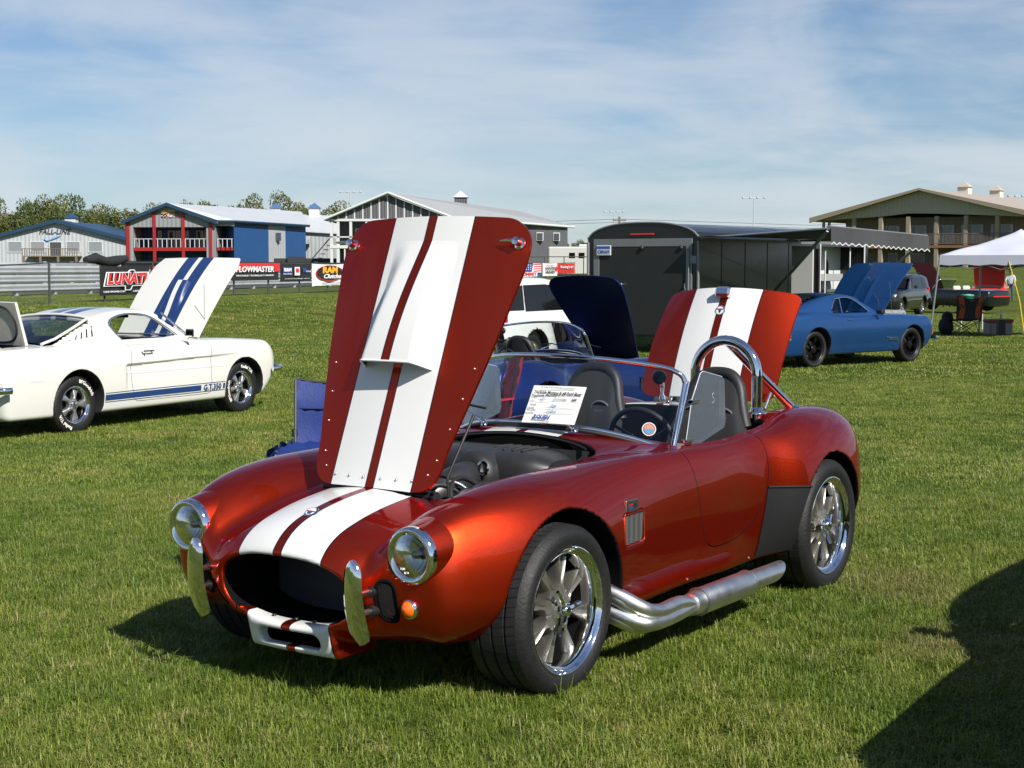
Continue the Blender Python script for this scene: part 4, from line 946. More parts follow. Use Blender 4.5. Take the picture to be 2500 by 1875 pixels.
    for a in (R(90), R(210), R(330)): sw.tube([tuple(swc), tuple(swc + (u_ * math.cos(a) + w_ * math.sin(a)) * .165)], .008, 6, 1)
    sw.build('steering_wheel', [LEATHER, SATIN], car)
    # roll hoop and brace
    hp = [(-2.10, .20, .82), (-2.10, .20, 1.045)] + arc((-2.10, .37, 1.045), .17, math.pi, 0, 18)[1:] + [(-2.10, .54, 1.045), (-2.10, .54, .82)]
    rh = MB().tube(hp, .0255, 16).build('roll_hoop', CHROME, car)
    MB().tube([(-2.12, .37, 1.205), (-2.42, .60, .85)], .0215, 14).build('brace', CHROME, rh)
    for p in ((-2.10, .54, .862), (-2.10, .20, .875), (-2.41, .595, .852)): MB().lathe([(.05, 0), (.05, .006), (.032, .010), (.028, .03), (.0, .03)], 'z', p, 24).build('foot_ring', CHROME, rh)
    # trunk lid raised from its front edge
    thg = (-2.545, 0, .885); hwt = lin([0, .1, .3, .6], [.395, .40, .405, .40])
    TB, TP = hood_panel(car, paint, thg, R(69), .645, hwt, lambda s: .30 + 1.0 * s * s, 'trunk_lid', corner=.07, corner2=.05, curve=lambda s: -.09 * (s / .62) ** 2 + .05 * s)
    tb = MB().box((-.045, -.028, 0), (.045, .028, .05), 0, .012); c0 = Vector(TP(.605, 0, .0)); n_ = (Vector(TP(.6, 0, .1)) - Vector(TP(.6, 0, 0))).normalized(); M_ = frame(c0, Vector((0, 1, 0)), n_.cross(Vector((0, 1, 0)))); tb.v = [tuple(M_ @ Vector((p[0], p[1], p[2]))) for p in tb.v]; tb.build('plate_lamp', CHROME, TB)
    c0 = Vector(TP(.50, 0, .002)); M_ = frame(c0, Vector((0, 1, 0)), n_.cross(Vector((0, 1, 0))))
    for prof_, m_, nm in (([(.0005, .004), (.027, .003), (.030, 0)], CHROME, 'trunk_badge'),):
        e = MB().lathe(prof_, 'z', n=28); e.v = [tuple(M_ @ Vector(p)) for p in e.v]; bdo = e.build(nm, m_, TB)
        e = MB().lathe([(.0005, .0046), (.022, .0042)], 'z', n=24); e.v = [tuple(M_ @ Vector(p)) for p in e.v]; e.build('badge_disc', WHITE_P, bdo)
        e = MB().box((-.020, .003, .0047), (.020, .010, .0054)); e.v = [tuple(M_ @ Vector(p)) for p in e.v]; e.build('badge_bar', MATS['badge_red'], bdo)
        e = MB().prism([(-.008, -.006), (0, -.018), (.008, -.006), (.006, .004), (-.006, .004)], 'z', .0047, .0052); e.v = [tuple(M_ @ Vector(p)) for p in e.v]; e.build('badge_figure', MATS['badge_blue'], bdo)
    MB().tube([(-2.44, .42, .85), (-2.57, .41, .97)], .008, 8).build('lid_prop', STEEL, car)
    MB().lathe([(.018, 0), (.016, .015), (.008, .03), (.011, .07), (.008, .115), (.001, .12)], 'z', (-2.30, -.10, .885), 14).build('filler_handle', CHROME, car)
    # side: vent louvres, badge, arch guard, side pipes
    for s in (1, -1):
        vt = MB()
        for i in range(4):
            x0 = -.415 - .047 * i; yv = SIDE_Y(x0, .54); vt.prism([(x0, s * (yv - .034)), (x0 - .012, s * (yv - .020)), (x0 - .027, s * (yv - .010)), (x0 - .043, s * (yv - .007)), (x0 - .043, s * (yv - .011)), (x0 - .02, s * (yv - .022)), (x0 - .004, s * (yv - .04))], 'z', .487, .60)
        vt.box((-.60, min(s * .70, s * .73), .475), (-.40, max(s * .70, s * .73), .61), 1)
        rim_ = []
        for a in [2 * math.pi * k / 40 for k in range(40)]:
            ca_, sa_ = math.cos(a), math.sin(a); zz_ = .543 + .062 * np.sign(sa_) * abs(sa_) ** .22; xx_ = -.497 - .10 * (zz_ - .545) + .092 * np.sign(ca_) * abs(ca_) ** .22; rim_.append((xx_, s * (SIDE_Y(xx_, zz_) - .001), zz_))
        MB().tube(rim_, .0045, 6, closed=True).build('vent_rim', paint, car)
        vt.build('side_vent_louvre', [mat('vent_alloy', (.24, .24, .235), .4, .85), VOID], car)
    yb_ = SIDE_Y(-.45, .637) - .7945 + .002
    bg = MB().box((-.535, .785 + yb_, .614), (-.440, .7985 + yb_, .660), 0, .002).build('side_badge', STEEL, car)
    for z0, m_ in ((.637, 'badge_red'), (.625, 'badge_blue')): MB().box((-.490, .7987 + yb_, z0), (-.457, .7994 + yb_, z0 + .008)).build('badge_bar', MATS[m_], bg)
    MB().prism([(-.508 + .016 * math.cos(a), .636 + .009 * math.sin(a)) for a in [2 * math.pi * k / 20 for k in range(20)]], 'y', .7987 + yb_, .7996 + yb_).build('badge_oval', BLACK, bg)
    gd = smooth_poly([(-1.725, .53), (-1.80, .535), (-1.93, .515), (-2.0, .485)], 4)
    for s in (1, -1):
        gpt = lambda x, z, off=.004: (x, s * (SIDE_Y(x, z) + off), z)
        rows = []
        for t in np.linspace(0, 1, 9):
            z = .54 - .30 * t; xa = -1.745 + .08 * t; 
            xb = -2.286 + math.sqrt(max(0, .35 ** 2 - (z - .325) ** 2)) if z > .1 else -1.9
            xb = max(xb, -2.02)
            rows.append([gpt(xa + (xb - xa) * q, z + (.02 * (1 - t) * (1 - q))) for q in np.linspace(0, 1, 8)])
        gdm = MB(); gdm.grid(lambda a, b_: rows[a][b_], range(9), range(8), flip=(s > 0)); gdm.tube(rows[0], .006, 6); gdm.build('arch_guard', mat('stone_guard', (.006, .006, .007), .6, bump=.1, bscale=160), car)
        pp = empty('x') if False else None
        STN = mat('aluminised_pipe', (.74, .74, .73), .36, 1, noise=.1, nscale=18)
        Y = s * .885
        sp_ = MB().tube([(-.79, Y, .196), (-.85, Y, .196), (-.86, Y, .196), (-1.31, Y, .197)], [.046, .049, .056, .056], 24, caps=True)
        sp_.tube([(-1.305, Y, .199), (-1.36, Y, .2)], .044, 24, caps=False)
        rings = []
        for q in range(2):
            rings.append([])
        for x_b, sl in ((-1.35, 0), (-1.60, 1)):
            ring = [(x_b - sl * (-.055 * math.sin(a) * -1), Y + .043 * math.cos(a), .20 + .043 * math.sin(a)) for a in [2 * math.pi * k / 24 for k in range(24)]]
            rings[0 if not sl else 1] = ring
        sp_.loft(rings, True)
        sp_.loft([[(p[0], Y + (p[1] - Y) * .93, .2 + (p[2] - .2) * .93) for p in r_] for r_ in rings[::-1]], True, mi=1)
        spo = sp_.build('side_pipe', [STN, VOID], car, 60)
        for k_, (y0, z0, z1) in enumerate(((.80, .30, .226), (.80, .285, .212), (.79, .225, .186), (.78, .21, .178))):
            off = (.012, -.012, .014, -.014)[k_]
            MB().tube(cat_curve([(-.345 - .02 * (k_ % 2), s * (y0 - .13), z0 + .03), (-.375, s * (y0 - .015), z0), (-.42, s * (.86 + off), z0 - .05 * (1 if k_ < 2 else .7)), (-.52, s * (.885 + off), z1 - .004), (-.66, s * (.885 + off), z1), (-.80, s * (.885 + off * .5), .197)], 6), .030, 14).build('header_pipe', STN, spo)
        for x_ in (-.86, -1.305): MB().lathe([(.057, -.006), (.0595, 0), (.057, .006)], 'x', (x_, Y, .197), 24).build('clamp', STN, spo)
    for x in (-.92, -1.5): MB().sphere((x, .80, .27), .006, n=8).build('sill_bolt', CHROME, car)
    # tail
    for s in (1, -1): MB().lathe([(.0005, -.03), (.03, -.025), (.036, 0), (.036, .04)], 'x', (-3.06, s * .52, .56), 20).build('tail_light', RED_L, car)
    return car
cobra = build_cobra((-.448, 6.047, 0), R(-124.93), 'copper red roadster with white stripes, hood and trunk lid open, in the foreground', COBRA_RED)
# ------------------------------------------------------------------ other cars: one shape generator, each with its own profile
def shape_car(h, W, ZB, XF, XR, ZR, cab, wg, wheels, sill=.22, crown=.06, tuck=.35, zm=.5, ksh=.10, kf=.12, kr=.08, kg=.10, side=(), front=None, rear=None, cove=None, tops=(), yarch=.55, frontz=.25, rearz=.15, beltz=None, solid=False, rc=.10):
    xf, xr = XF, XR
    def w_at(x, z):
        w = W(x) - tuck * (z - zm) ** 2
        if cove: w = w - cove(x, z)
        return w
    def wgat(x, z): return wg[0] + (wg[1] - wg[0]) * (z - wg[2]) / (wg[3] - wg[2])
    def arches(x, y, z):
        d = None
        for wx, wz, r in wheels:
            q = np.maximum(np.hypot(x - wx, z - wz) - r, yarch - y); d = q if d is None else np.minimum(d, q)
        return d
    def cav(x, y, z):
        return np.maximum(np.maximum(y - (np.minimum(wgat(x, z), wg[0]) - .055), z - ZR(x) + .05 + rc * y * y), np.maximum(.48 - z, np.maximum(x - cab[1], cab[0] - x)))
    stab = [poly_tab(q) for q in side]; ftab = [(poly_tab(q[0]), q[1], q[2]) for q in (front, rear) if q]
    def wins(x, y, z):
        d = np.full(np.shape(x), 9.)
        for t in stab: d = np.minimum(d, np.maximum(t(x, z), .30 - y))
        for t, a, b in ftab: d = np.minimum(d, np.maximum(t(x, z), y - a - b * (wg[3] - z)))
        return d
    def tcuts(x, y, z):
        d = None
        for x0, x1, yw, zz in tops:
            q = np.maximum(_rr(x - (x0 + x1) / 2, y, (x1 - x0) / 2, yw, .06), zz - z); d = q if d is None else np.minimum(d, q)
        return d
    def field(x, y, z):
        f = smax(y - w_at(x, z), z - (ZB(x) - crown * y * y), ksh)
        f = smax(f, sill - z, .05)
        f = smax(f, x - (xf - frontz * (np.abs(z - .58)) ** 2 * 2 - .22 * (y / .9) ** 4), kf)
        f = smax(f, xr + rearz * np.abs(z - .6) - x + .10 * (y / .9) ** 4, kr)
        g = smax(y - wgat(x, z), (z - (ZR(x) - rc * y * y)) * .85, kg)
        g = np.maximum(g, np.maximum(np.maximum(x - cab[1] - .3, cab[0] - .3 - x), .6 - z))
        f = smin(f, g, .025)
        if not solid:
            f = np.maximum(f, -cav(x, y, z)); f = smax(f, -wins(x, y, z), .006)
        f = smax(f, -arches(x, y, z), .016)
        if tops: f = np.maximum(f, -tcuts(x, y, z))
        return f
    def inner(p):
        x, y, z = p[:, 0], np.abs(p[:, 1]), p[:, 2]
        g = arches(x, y, z) - .008
        if not solid: g = np.minimum(g, cav(x, y, z) - .012)
        if tops: g = np.minimum(g, tcuts(x, y, z) - .008)
        return g
    lo = (xr - .12, 0, .05); hi = (xf + .1, 1.05, wg[3] + .1)
    V, Q, n = surface_nets(field, lo, hi, h); T = np.concatenate([Q[:, [0, 1, 2]], Q[:, [0, 2, 3]]])
    V, inn, _ = snap_cut(V, T, n, inner)
    return V, T, n, inn.astype(int), field
def split_multi(V, T, n, mi, cuts):
    """cut several panels: list of (name, selection, curve); returns [(name, V, T, n, mi)] with the rest last"""
    out = []
    for nm, sel, g in cuts:
        (pv, pf, pn, pk, pm), (rv, rf, rn, rk, rm) = split_panel(V, T, n, sel, g, .003, .015)
        out.append((nm, pv, pf, pn, np.concatenate([mi[pm], np.ones(len(pf) - pk)])))
        mi = np.concatenate([mi[rm], np.ones(len(rf) - rk)]); V, T, n = rv, rf, rn
    out.append(('body', V, T, n, mi)); return out
def arc_text(s, size, r, mid, flip=False, depth=.0012):
    """lettering bent round a tyre wall (local x-z plane, facing +y)"""
    me = text_mesh(s, size, depth, xs=1.05, bold=.0012); me.transform(Matrix.Identity(4))
    for v in me.vertices:
        x, y, z = v.co; rr = r + (y if not flip else -y); a = mid + (-x if not flip else x) / r
        v.co = (rr * math.sin(-a) * -1, z, rr * math.cos(a))
    return me
def glass_strip(name, par, pts0, pts1, material, n=9):
    g = MB(); g.grid(lambda t, u: tuple(Vector(pts0[int(round(u * (len(pts0) - 1)))]) * (1 - t) + Vector(pts1[int(round(u * (len(pts1) - 1)))]) * t), np.linspace(0, 1, 6), np.linspace(0, 1, len(pts0))); return g.build(name, material, par)

# --- white fastback with blue stripes
WM_P = car_paint('white_blue_stripe_paint', (.66, .65, .60), (.012, .035, .13), line=(.66, .65, .60), stripes=((.035, .21),), metal=0, rough=.3, flake=0)
WMP = mat('fastback_white', (.66, .65, .60), .3, coat=1)
BLUE_S = mat('stripe_blue', (.012, .045, .15), .35, coat=.5)
TINT = pane('tinted_glass', (.42, .50, .50)); DARKGLASS = mat('dark_tinted_glass', (.006, .007, .008), .05, spec=.35)
ZRw = spl([-.2, -.62, -.72, -1.0, -1.2, -1.5, -1.8, -2.2, -2.6, -2.95, -3.2, -3.5], [.70, .89, .945, 1.145, 1.255, 1.302, 1.298, 1.235, 1.115, .985, .90, .80])
wm_x = dict(W=spl([.85, .6, 0, -.7, -1.4, -2.0, -2.743, -3.3, -3.8], [.78, .835, .865, .865, .862, .868, .875, .85, .80]),
            ZB=spl([.85, .70, .4, 0, -.6, -1.2, -2.2, -2.7, -3.2, -3.6, -3.8], [.80, .85, .89, .915, .935, .935, .94, .955, .955, .945, .93]))
def wm_cove(x, z):
    inx = np.clip((x + 2.06) / .05, 0, 1) * np.clip((.0 - x) / .9, 0, 1); top = np.clip((.715 + .02 * (x + 1) - z) / .02, 0, 1) * np.clip((z - .36) / .25, 0, 1)
    return .026 * inx * top
side_w = [smooth_poly([(-1.02, .975), (-1.30, 1.16), (-1.5, 1.225), (-1.75, 1.235), (-1.98, 1.19), (-2.06, 1.12)], 4) + [(-2.0, 1.03), (-1.93, .955), (-1.2, .955)]]
V_, T_, n_, mi_, wfield = shape_car(.0155, wm_x['W'], wm_x['ZB'], .80, -3.80, ZRw, (-3.1, -.55), (.70, .545, .93, 1.30), ((0, .315, .35), (-2.743, .32, .355)), sill=.19, crown=.05, tuck=.28, zm=.60, ksh=.09,
    side=side_w, front=([(-.76, .90), (-1.22, 1.175), (-1.14, 1.235), (-1.02, 1.33), (-.5, .99), (-.66, .93)], .57, .25), rear=([(-2.28, 1.10), (-2.95, .88), (-3.06, .965), (-3.12, 1.1), (-2.25, 1.34)], .50, .40), cove=wm_cove, tops=((-.55, .66, .60, .45), (-3.72, -3.18, .56, .5)), frontz=.9, rearz=.2)
_dp = [(-.62, .50), (-.60, .30), (-.68, .275), (-1.85, .275), (-1.92, .31), (-1.955, .50), (-1.96, .75), (-1.92, 1.1), (-1.9, 1.5), (-.6, 1.5), (-.62, .8)]
_dtw = poly_tab(_dp)
_parts = split_multi(V_, T_, n_, mi_, [('door', lambda p: (p[:, 1] < -.5) & (wfield(p[:, 0], np.abs(p[:, 1]), p[:, 2]) < .02) & (p[:, 2] < 1.0), lambda p: _dtw(p[:, 0], p[:, 2]))])
INT_K = mat('cabin_black', (.014, .014, .015), .75)
WM_MESH = [(nm, mesh_from(v, f, n, nm, [WM_P if nm == 'body' else WMP, INT_K], m)) for nm, v, f, n, m in _parts]
def build_mustang(loc, rz, label, meshes, hoodang, hood_len, hood_w, hinge, paint, wheelstyle, rt, rl, wy, white=True, hood_curve=None, group=None, wpaint=None):
    car = empty('fastback_car', loc, rz, label, 'car', group)
    for nm, me in meshes: obj(nm, me, car)
    for x in (0, -2.743):
        for s in (1, -1):
            w = make_wheel(car, (x, s * wy, rt - .015), s, rt, .215, rl, wheelstyle, .3 if x else 1.1, wpaint)
            if white and s < 0:
                ty = [c for c in w.children if c.name.startswith('tyre')][0]
                for st, md in (('BFGoodrich', -.7 + (0 if x else 2.4)), ('Radial T/A', 2.4 if x else -.4)):
                    me = arc_text(st, .052, rl + (rt - rl) * .45, md); me.transform(Matrix.Translation((0, .0135, 0))); me.materials.append(mat('letter_white', (.78, .76, .66), .7)); obj('lettering', me, ty)
    return car
wm = build_mustang((-3.99, 18.99, -.19), R(60.8), 'white fastback with blue stripes, hood and trunk lid open, at the left edge', WM_MESH, 0, 0, 0, 0, WMP, 'five', .315, .203, .79, wpaint=mat('torque_grey', (.45, .45, .46), .35, .8))
def rear_hinged_hood(car, hinge, ang, L, hw, paint, crown=.05, droop=.10, name='hood', under=None, bulge=None):
    """hood turned up about its rear edge; outer face looks back over the roof"""
    ca, sa = math.cos(ang), math.sin(ang)
    def P(s, y, h=0):
        z = -crown * y * y - droop * (s / L) ** 3 + h
        if bulge: z += bulge(s, y)
        return (hinge[0] + s * ca - z * sa, y, hinge[1] + s * sa + z * ca)
    ss = np.linspace(0, L, 28); vs = np.linspace(-1, 1, 45); mb = MB(); rv = .03
    mb.grid(lambda s, v: P(s, v * hw(s)), ss, vs, 0, True); mb.grid(lambda s, v: P(s, v * hw(s), -.025), ss, vs, 1, True, flip=True)
    rim = [(s, 1) for s in ss] + [(ss[-1], v) for v in vs[::-1]] + [(s, -1) for s in ss[::-1]] + [(ss[0], v) for v in vs]
    mb.loft([[P(s, v * hw(s)) for s, v in rim], [P(s, v * hw(s), -.025) for s, v in rim]], True, smooth=False)
    return mb.build(name, [paint, under or VOID], car), P
hd, hP = rear_hinged_hood(wm, (-.62, .945), R(53), 1.25, lin([0, .6, 1.1, 1.25], [.64, .66, .66, .60]), WM_P, crown=.04, droop=.11)
def wscoop(s, v):
    q = s; wdt = .15 * (1 - .12 * q); e_ = min(1, (1 - abs(v)) / .3); return hP(.28 + .52 * q, wdt * v, .002 + .06 * (math.sin(min(1, q * 1.0) * math.pi * .5) ** 1.3) * e_ ** 1.4 * (2.4 - 1.4 * e_))
sc_ = MB(); sc_.grid(wscoop, np.linspace(0, 1, 14), np.linspace(-1, 1, 17), 0); sc_.add([wscoop(1, v) for v in np.linspace(-1, 1, 17)] + [hP(.80, .13 * v, 0) for v in np.linspace(-1, 1, 17)], [(i, i + 1, 18 + i, 17 + i) for i in range(16)], 1); sc_.build('hood_scoop', [WM_P, VOID], hd)
for s in (1, -1): MB().lathe([(.0005, .006), (.02, .006), (.024, 0)], 'z', (0, 0, 0), 14).build('hood_pin', STEEL, hd).matrix_local = frame(hP(1.18, s * .55, .002), Vector((0, 1, 0)), (Vector(hP(1.2, 0)) - Vector(hP(1.1, 0))))
# rear lid, its lining and seal
tl = MB(); ca, sa = math.cos(R(105)), math.sin(R(105))
def tP(s, y, h): z = h - .05 * y * y - .03 * s; return (-3.17 + s * ca * 1.0 - z * sa * -1, y, .955 + s * sa + z * ca * -1)
tl.grid(lambda s, v: tP(s, v * .58, 0), np.linspace(0, .47, 8), np.linspace(-1, 1, 13), 0); tl.grid(lambda s, v: tP(s, v * .58, -.035), np.linspace(0, .47, 8), np.linspace(-1, 1, 13), 1, flip=True)
_rim = [(s, 1) for s in np.linspace(0, .47, 8)] + [(.47, v) for v in np.linspace(1, -1, 9)] + [(s, -1) for s in np.linspace(.47, 0, 8)] + [(0, v) for v in np.linspace(-1, 1, 9)]
tl.loft([[tP(s, v * .58, 0) for s, v in _rim], [tP(s, v * .58, -.035) for s, v in _rim]], True, smooth=False)
tlo = tl.build('trunk_lid', [WMP, mat('lid_lining', (.50, .47, .42), .8, noise=.3)], wm)
MB().tube([tP(.03 + .41 * (.5 - .5 * math.cos(a)), .52 * np.sign(math.sin(a)) * abs(math.sin(a)) ** .35, -.04) for a in [2 * math.pi * k / 40 for k in range(40)]], .012, 6, closed=True).build('lid_seal', BLACK, tlo)
# glass, trim, details
fw0 = [(-.70 - .10 * (y / .6) ** 2, y, .955) for y in np.linspace(-.66, .66, 13)]; fw1 = [(-1.10 - .06 * (y / .5) ** 2, y * .86, 1.24 - .06 * y * y) for y in np.linspace(-.62, .62, 13)]
glass_strip('windscreen', wm, fw0, fw1, GLASS)
rw0 = [(-3.04, y, .985 - .08 * y * y) for y in np.linspace(-.62, .62, 13)]; rw1 = [(-2.30, y * .86, 1.213 - .10 * y * y) for y in np.linspace(-.6, .6, 13)]
glass_strip('rear_window', wm, rw0, rw1, pane('rear_glass', (.35, .42, .42)))
for nm_, cv in (('windscreen_trim', [(-.705 - .10, -.665, .955)] + [(-1.13, -.545, 1.232)]), ('windscreen_trim', [(-.805, .665, .955), (-1.13, .545, 1.232)])): MB().tube(cv, .013, 8).build(nm_, CHROME, wm)
MB().tube([(p[0] - .0, p[1], p[2] + .004) for p in fw0], .012, 6).build('windscreen_trim', CHROME, wm)
sw_ = side_w[0]; 
def wgy(z): return .70 + (.545 - .70) * (z - .93) / .37
MB().tube([(x, -(wgy(z) - .0), z) for x, z in sw_[:-1:1]], .012, 6).build('window_trim', CHROME, wm)
W_Y = surf_tab(wfield, 'y', .5, 1.0, np.linspace(-2.9, -.3, 105), np.linspace(.25, 1.2, 80))
wside = lambda x, z, off=.003: (x, -(W_Y(x, z) + off), z)
for i in range(5):   # quarter louvres, each a dark slot with a white lip
    x0 = -2.30 - .085 * i; zt = 1.125 - .030 * i; zb_ = 1.015 - .008 * i
    y0 = lambda z: wside(x0 - .04, z, .010)[1]
    q = MB().add([(x0 + .004, y0(zt), zt), (x0 - .034, y0(zt), zt - .01), (x0 - .084, y0(zb_), zb_ - .006), (x0 - .046, y0(zb_), zb_)], [(0, 1, 2, 3), (3, 2, 1, 0)], 0)
    q.tube([(x0 - .036, y0(zt) - .003, zt - .006), (x0 - .086, y0(zb_) - .003, zb_ - .006)], .009, 6, 1).tube([(x0 + .006, y0(zt) + .002, zt), (x0 - .044, y0(zb_) + .002, zb_)], .006, 6, 1); q.build('quarter_louvre', [VOID, WMP], wm)
for z0, z1 in ((.395, .403), (.318, .382), (.298, .306)):
    for xa, xb in (((-2.37, -.372),) if z1 - z0 < .02 else ((-2.37, -.80), (-.41, -.372))):
        MB().grid(lambda x, t: wside(x, z0 + (z1 - z0) * t), np.linspace(xa, xb, 24), np.linspace(0, 1, 3)).build('rocker_stripe', BLUE_S, wm)
text('lettering', 'G.T.350', .092, frame((-.605, wside(-.6, .35)[1] - .006, .349), Vector((1, 0, 0)), Vector((0, 0, 1))), BLUE_S, wm, extrude=.001, xs=1.05, bold=.0015)
dh = MB().box((-1.80, -.895, .82), (-1.63, -.885, .838), 0, .004).box((-1.80, -.89, .822), (-1.785, -.86, .836)).box((-1.645, -.89, .822), (-1.63, -.86, .836)).lathe([(.012, 0), (.0005, .012)], 'y', (-1.76, -.878, .80), 10); dh.v = [(a, b if b > -.88 else b, c) for a, b, c in dh.v]; dh.build('door_handle', CHROME, wm)
mr_ = MB().tube([(-1.02, -.84, .93), (-1.02, -.90, .98)], .01, 8).box((-1.07, -.96, .96), (-1.03, -.85, 1.05), 0, .012); mr_.build('door_mirror', CHROME, wm)
MB().tube([(-.45, -.62, .93), (-.47, -.63, 1.55)], .003, 6).build('antenna', STEEL, wm)
bp_ = MB()
bp_.tube(cat_curve([(.50, -.885, .50), (.66, -.87, .50), (.80, -.76, .505), (.855, -.5, .51), (.875, 0, .51), (.855, .5, .51), (.80, .76, .505), (.66, .87, .50)], 5), .034, 10, flat=.55); bp_.build('front_bumper', CHROME, wm)
bp_ = MB(); bp_.tube(cat_curve([(-3.70, -.885, .52), (-3.76, -.87, .52), (-3.84, -.7, .52), (-3.87, 0, .53), (-3.84, .7, .52), (-3.76, .87, .52), (-3.70, .885, .52)], 5), .036, 10, flat=.6); bp_.build('rear_bumper', CHROME, wm)
MB().box((-.62, -.35, .78), (-.40, .35, .86), 0, .02).box((-.3, -.3, .5), (.5, .3, .80), 0, .05).build('engine', mat('engine_grey', (.05, .05, .055), .5, noise=.4, nscale=10), wm)
for y0 in (.36, -.36):
    MB().box((-1.95, y0 - .24, .5), (-1.45, y0 + .24, .62), 0, .05).box((-2.08, y0 - .23, .55), (-1.93, y0 + .23, .98), 0, .06).build('seat', LEATHER, wm)
sw = MB().tube([(-1.25 + .06 * math.sin(a), .36 + .18 * math.cos(a), .90 + .17 * math.sin(a)) for a in [2 * math.pi * k / 28 for k in range(28)]], .012, 6, closed=True); sw.tube([(-1.25, .19, .90), (-1.25, .53, .90)], .01, 6); sw.build('steering_wheel', BLACK, wm)
MB().box((-1.05, -.66, .72), (-.72, .66, .93), 0, .06).build('dashboard', INT_K, wm)
MB().box((-1.20, -.10, 1.17), (-1.18, .10, 1.23), 0, .01).build('inner_mirror', BLACK, wm)

_rw = [(-2.26, y * .88, 1.238 - .10 * y * y) for y in np.linspace(-.6, .6, 9)]
MB().tube(_rw, .018, 8).build('rear_window_trim', WMP, wm)
for s in (1, -1): MB().tube([(-2.26, s * .515, 1.205), (-2.55, s * .565, 1.10), (-2.85, s * .615, 1.0), (-3.06, s * .64, .955)], .016, 8, flat=1.2).build('rear_window_trim', WMP, wm)
# --- deep blue roadster behind: same shape, plain paint
cobra2 = build_cobra((1.05, 16.6, -.17), R(52.3), 'plain dark blue roadster with raised hood, behind the red roadster', COBRA_BLUE, hero=False)

# --- blue fastback with black wheels (later body: longer nose, higher haunch, louvred rear window)
BM_P = car_paint('mid_blue_metallic', (.011, .068, .22), None, metal=.55, rough=.38)
ZRb = spl([-.2, -.62, -.75, -1.05, -1.3, -1.6, -1.95, -2.35, -2.75, -3.15, -3.45, -3.7], [.70, .87, .93, 1.125, 1.225, 1.275, 1.27, 1.215, 1.12, 1.02, .955, .88])
def bm_cove(x, z): return .030 * np.clip((.62 - z) / .25, 0, 1) * np.clip((.2 - x) / .4, 0, 1) * np.clip((x + 2.5) / .3, 0, 1)
side_b = [smooth_poly([(-1.12, .945), (-1.35, 1.10), (-1.55, 1.185), (-1.75, 1.20), (-1.98, 1.175)], 4) + [(-2.16, .99), (-2.12, .925), (-1.2, .92)]]
V_, T_, n_, mi_, bfield = shape_car(.019, spl([.9, .6, 0, -.7, -1.4, -2.0, -2.743, -3.3, -3.8], [.80, .86, .90, .895, .89, .905, .925, .90, .85]),
    spl([.95, .8, .4, 0, -.6, -1.2, -1.8, -2.3, -2.743, -3.2, -3.7], [.76, .83, .875, .90, .915, .905, .90, .955, .985, .965, .925]), .86, -3.72, ZRb, (-3.2, -.6), (.735, .57, .90, 1.275),
    ((0, .32, .355), (-2.743, .325, .365)), sill=.20, crown=.06, tuck=.35, zm=.62, ksh=.10, side=side_b, front=([(-.80, .88), (-1.28, 1.14), (-1.2, 1.21), (-1.05, 1.30), (-.5, .97), (-.68, .90)], .60, .25), rear=None, cove=bm_cove, tops=((-.55, .70, .62, .45),), frontz=1.1, rearz=.3)
_db = poly_tab([(-.72, .50), (-.74, .30), (-.80, .275), (-1.95, .275), (-2.02, .31), (-2.06, .5), (-2.06, .75), (-2.02, 1.5), (-.7, 1.5), (-.72, .8)])
BM_MESH = [(nm, mesh_from(v, f, n, nm, [BM_P, INT_K], m)) for nm, v, f, n, m in split_multi(V_, T_, n_, mi_, [('door', lambda p: (p[:, 1] < -.5) & (bfield(p[:, 0], np.abs(p[:, 1]), p[:, 2]) < .02) & (p[:, 2] < .97), lambda p: _db(p[:, 0], p[:, 2]))])]
BKW = mat('satin_black_wheel', (.02, .02, .021), .35, .6)
bm = build_mustang((6.9, 29.1, -.18), R(39.1), 'bright blue fastback with black wheels and raised hood, beside the black trailer', BM_MESH, 0, 0, 0, 0, BM_P, 'ten', .325, .245, .83, white=False, wpaint=BKW)
hb, hbP = rear_hinged_hood(bm, (-.66, .925), R(54), 1.24, lin([0, .7, 1.1, 1.24], [.66, .70, .71, .66]), BM_P, crown=.05, droop=.17, bulge=lambda s, y: .014 * math.exp(-((abs(y) - .16) / .05) ** 2) * (1 - (s / 1.5) ** 2) + (.006 if abs(y) < .16 else 0))
B_Y = surf_tab(bfield, 'y', .4, 1.05, np.linspace(-3.6, .8, 120), np.linspace(.25, 1.2, 60)); bside = lambda x, z, off=.003: (x, -(B_Y(x, z) + off), z)
# rear louvres: dark slats stepping down the sloping back
for i in range(7):
    x0 = -2.20 - .13 * i; z0 = float(ZRb(x0)); x1 = x0 - .15; z1 = float(ZRb(x1))
    lv = MB(); lv.grid(lambda y, t: (x0 + (x1 - x0) * t, y, z0 + (z1 - z0) * t + .012 + .045 * t - .10 * y * y), np.linspace(-.50, .50, 7), (0, 1)); lv.grid(lambda y, t: (x1, y, z1 + .057 - .05 * t - .10 * y * y), np.linspace(-.50, .50, 7), (0, 1)); lv.build('rear_louvre', SATIN, bm)
glass_strip('windscreen', bm, [(-.74 - .10 * (y / .6) ** 2, y, .935) for y in np.linspace(-.68, .68, 13)], [(-1.17 - .06 * (y / .5) ** 2, y * .86, 1.205 - .06 * y * y) for y in np.linspace(-.64, .64, 13)], TINT)
MB().tube([(x, -(.735 + (.57 - .735) * (z - .90) / .375), z) for x, z in side_b[0][:-2]], .012, 6).build('window_trim', CHROME, bm)
gl = MB().add([(x, -(.735 + (.57 - .735) * (z - .90) / .375) + .02, z) for x, z in [(-1.84, 1.19), (-1.98, 1.175), (-2.15, .99), (-2.1, .925), (-1.90, .92)]], [(0, 1, 2, 3, 4)]); gl.build('quarter_glass', TINT, bm)
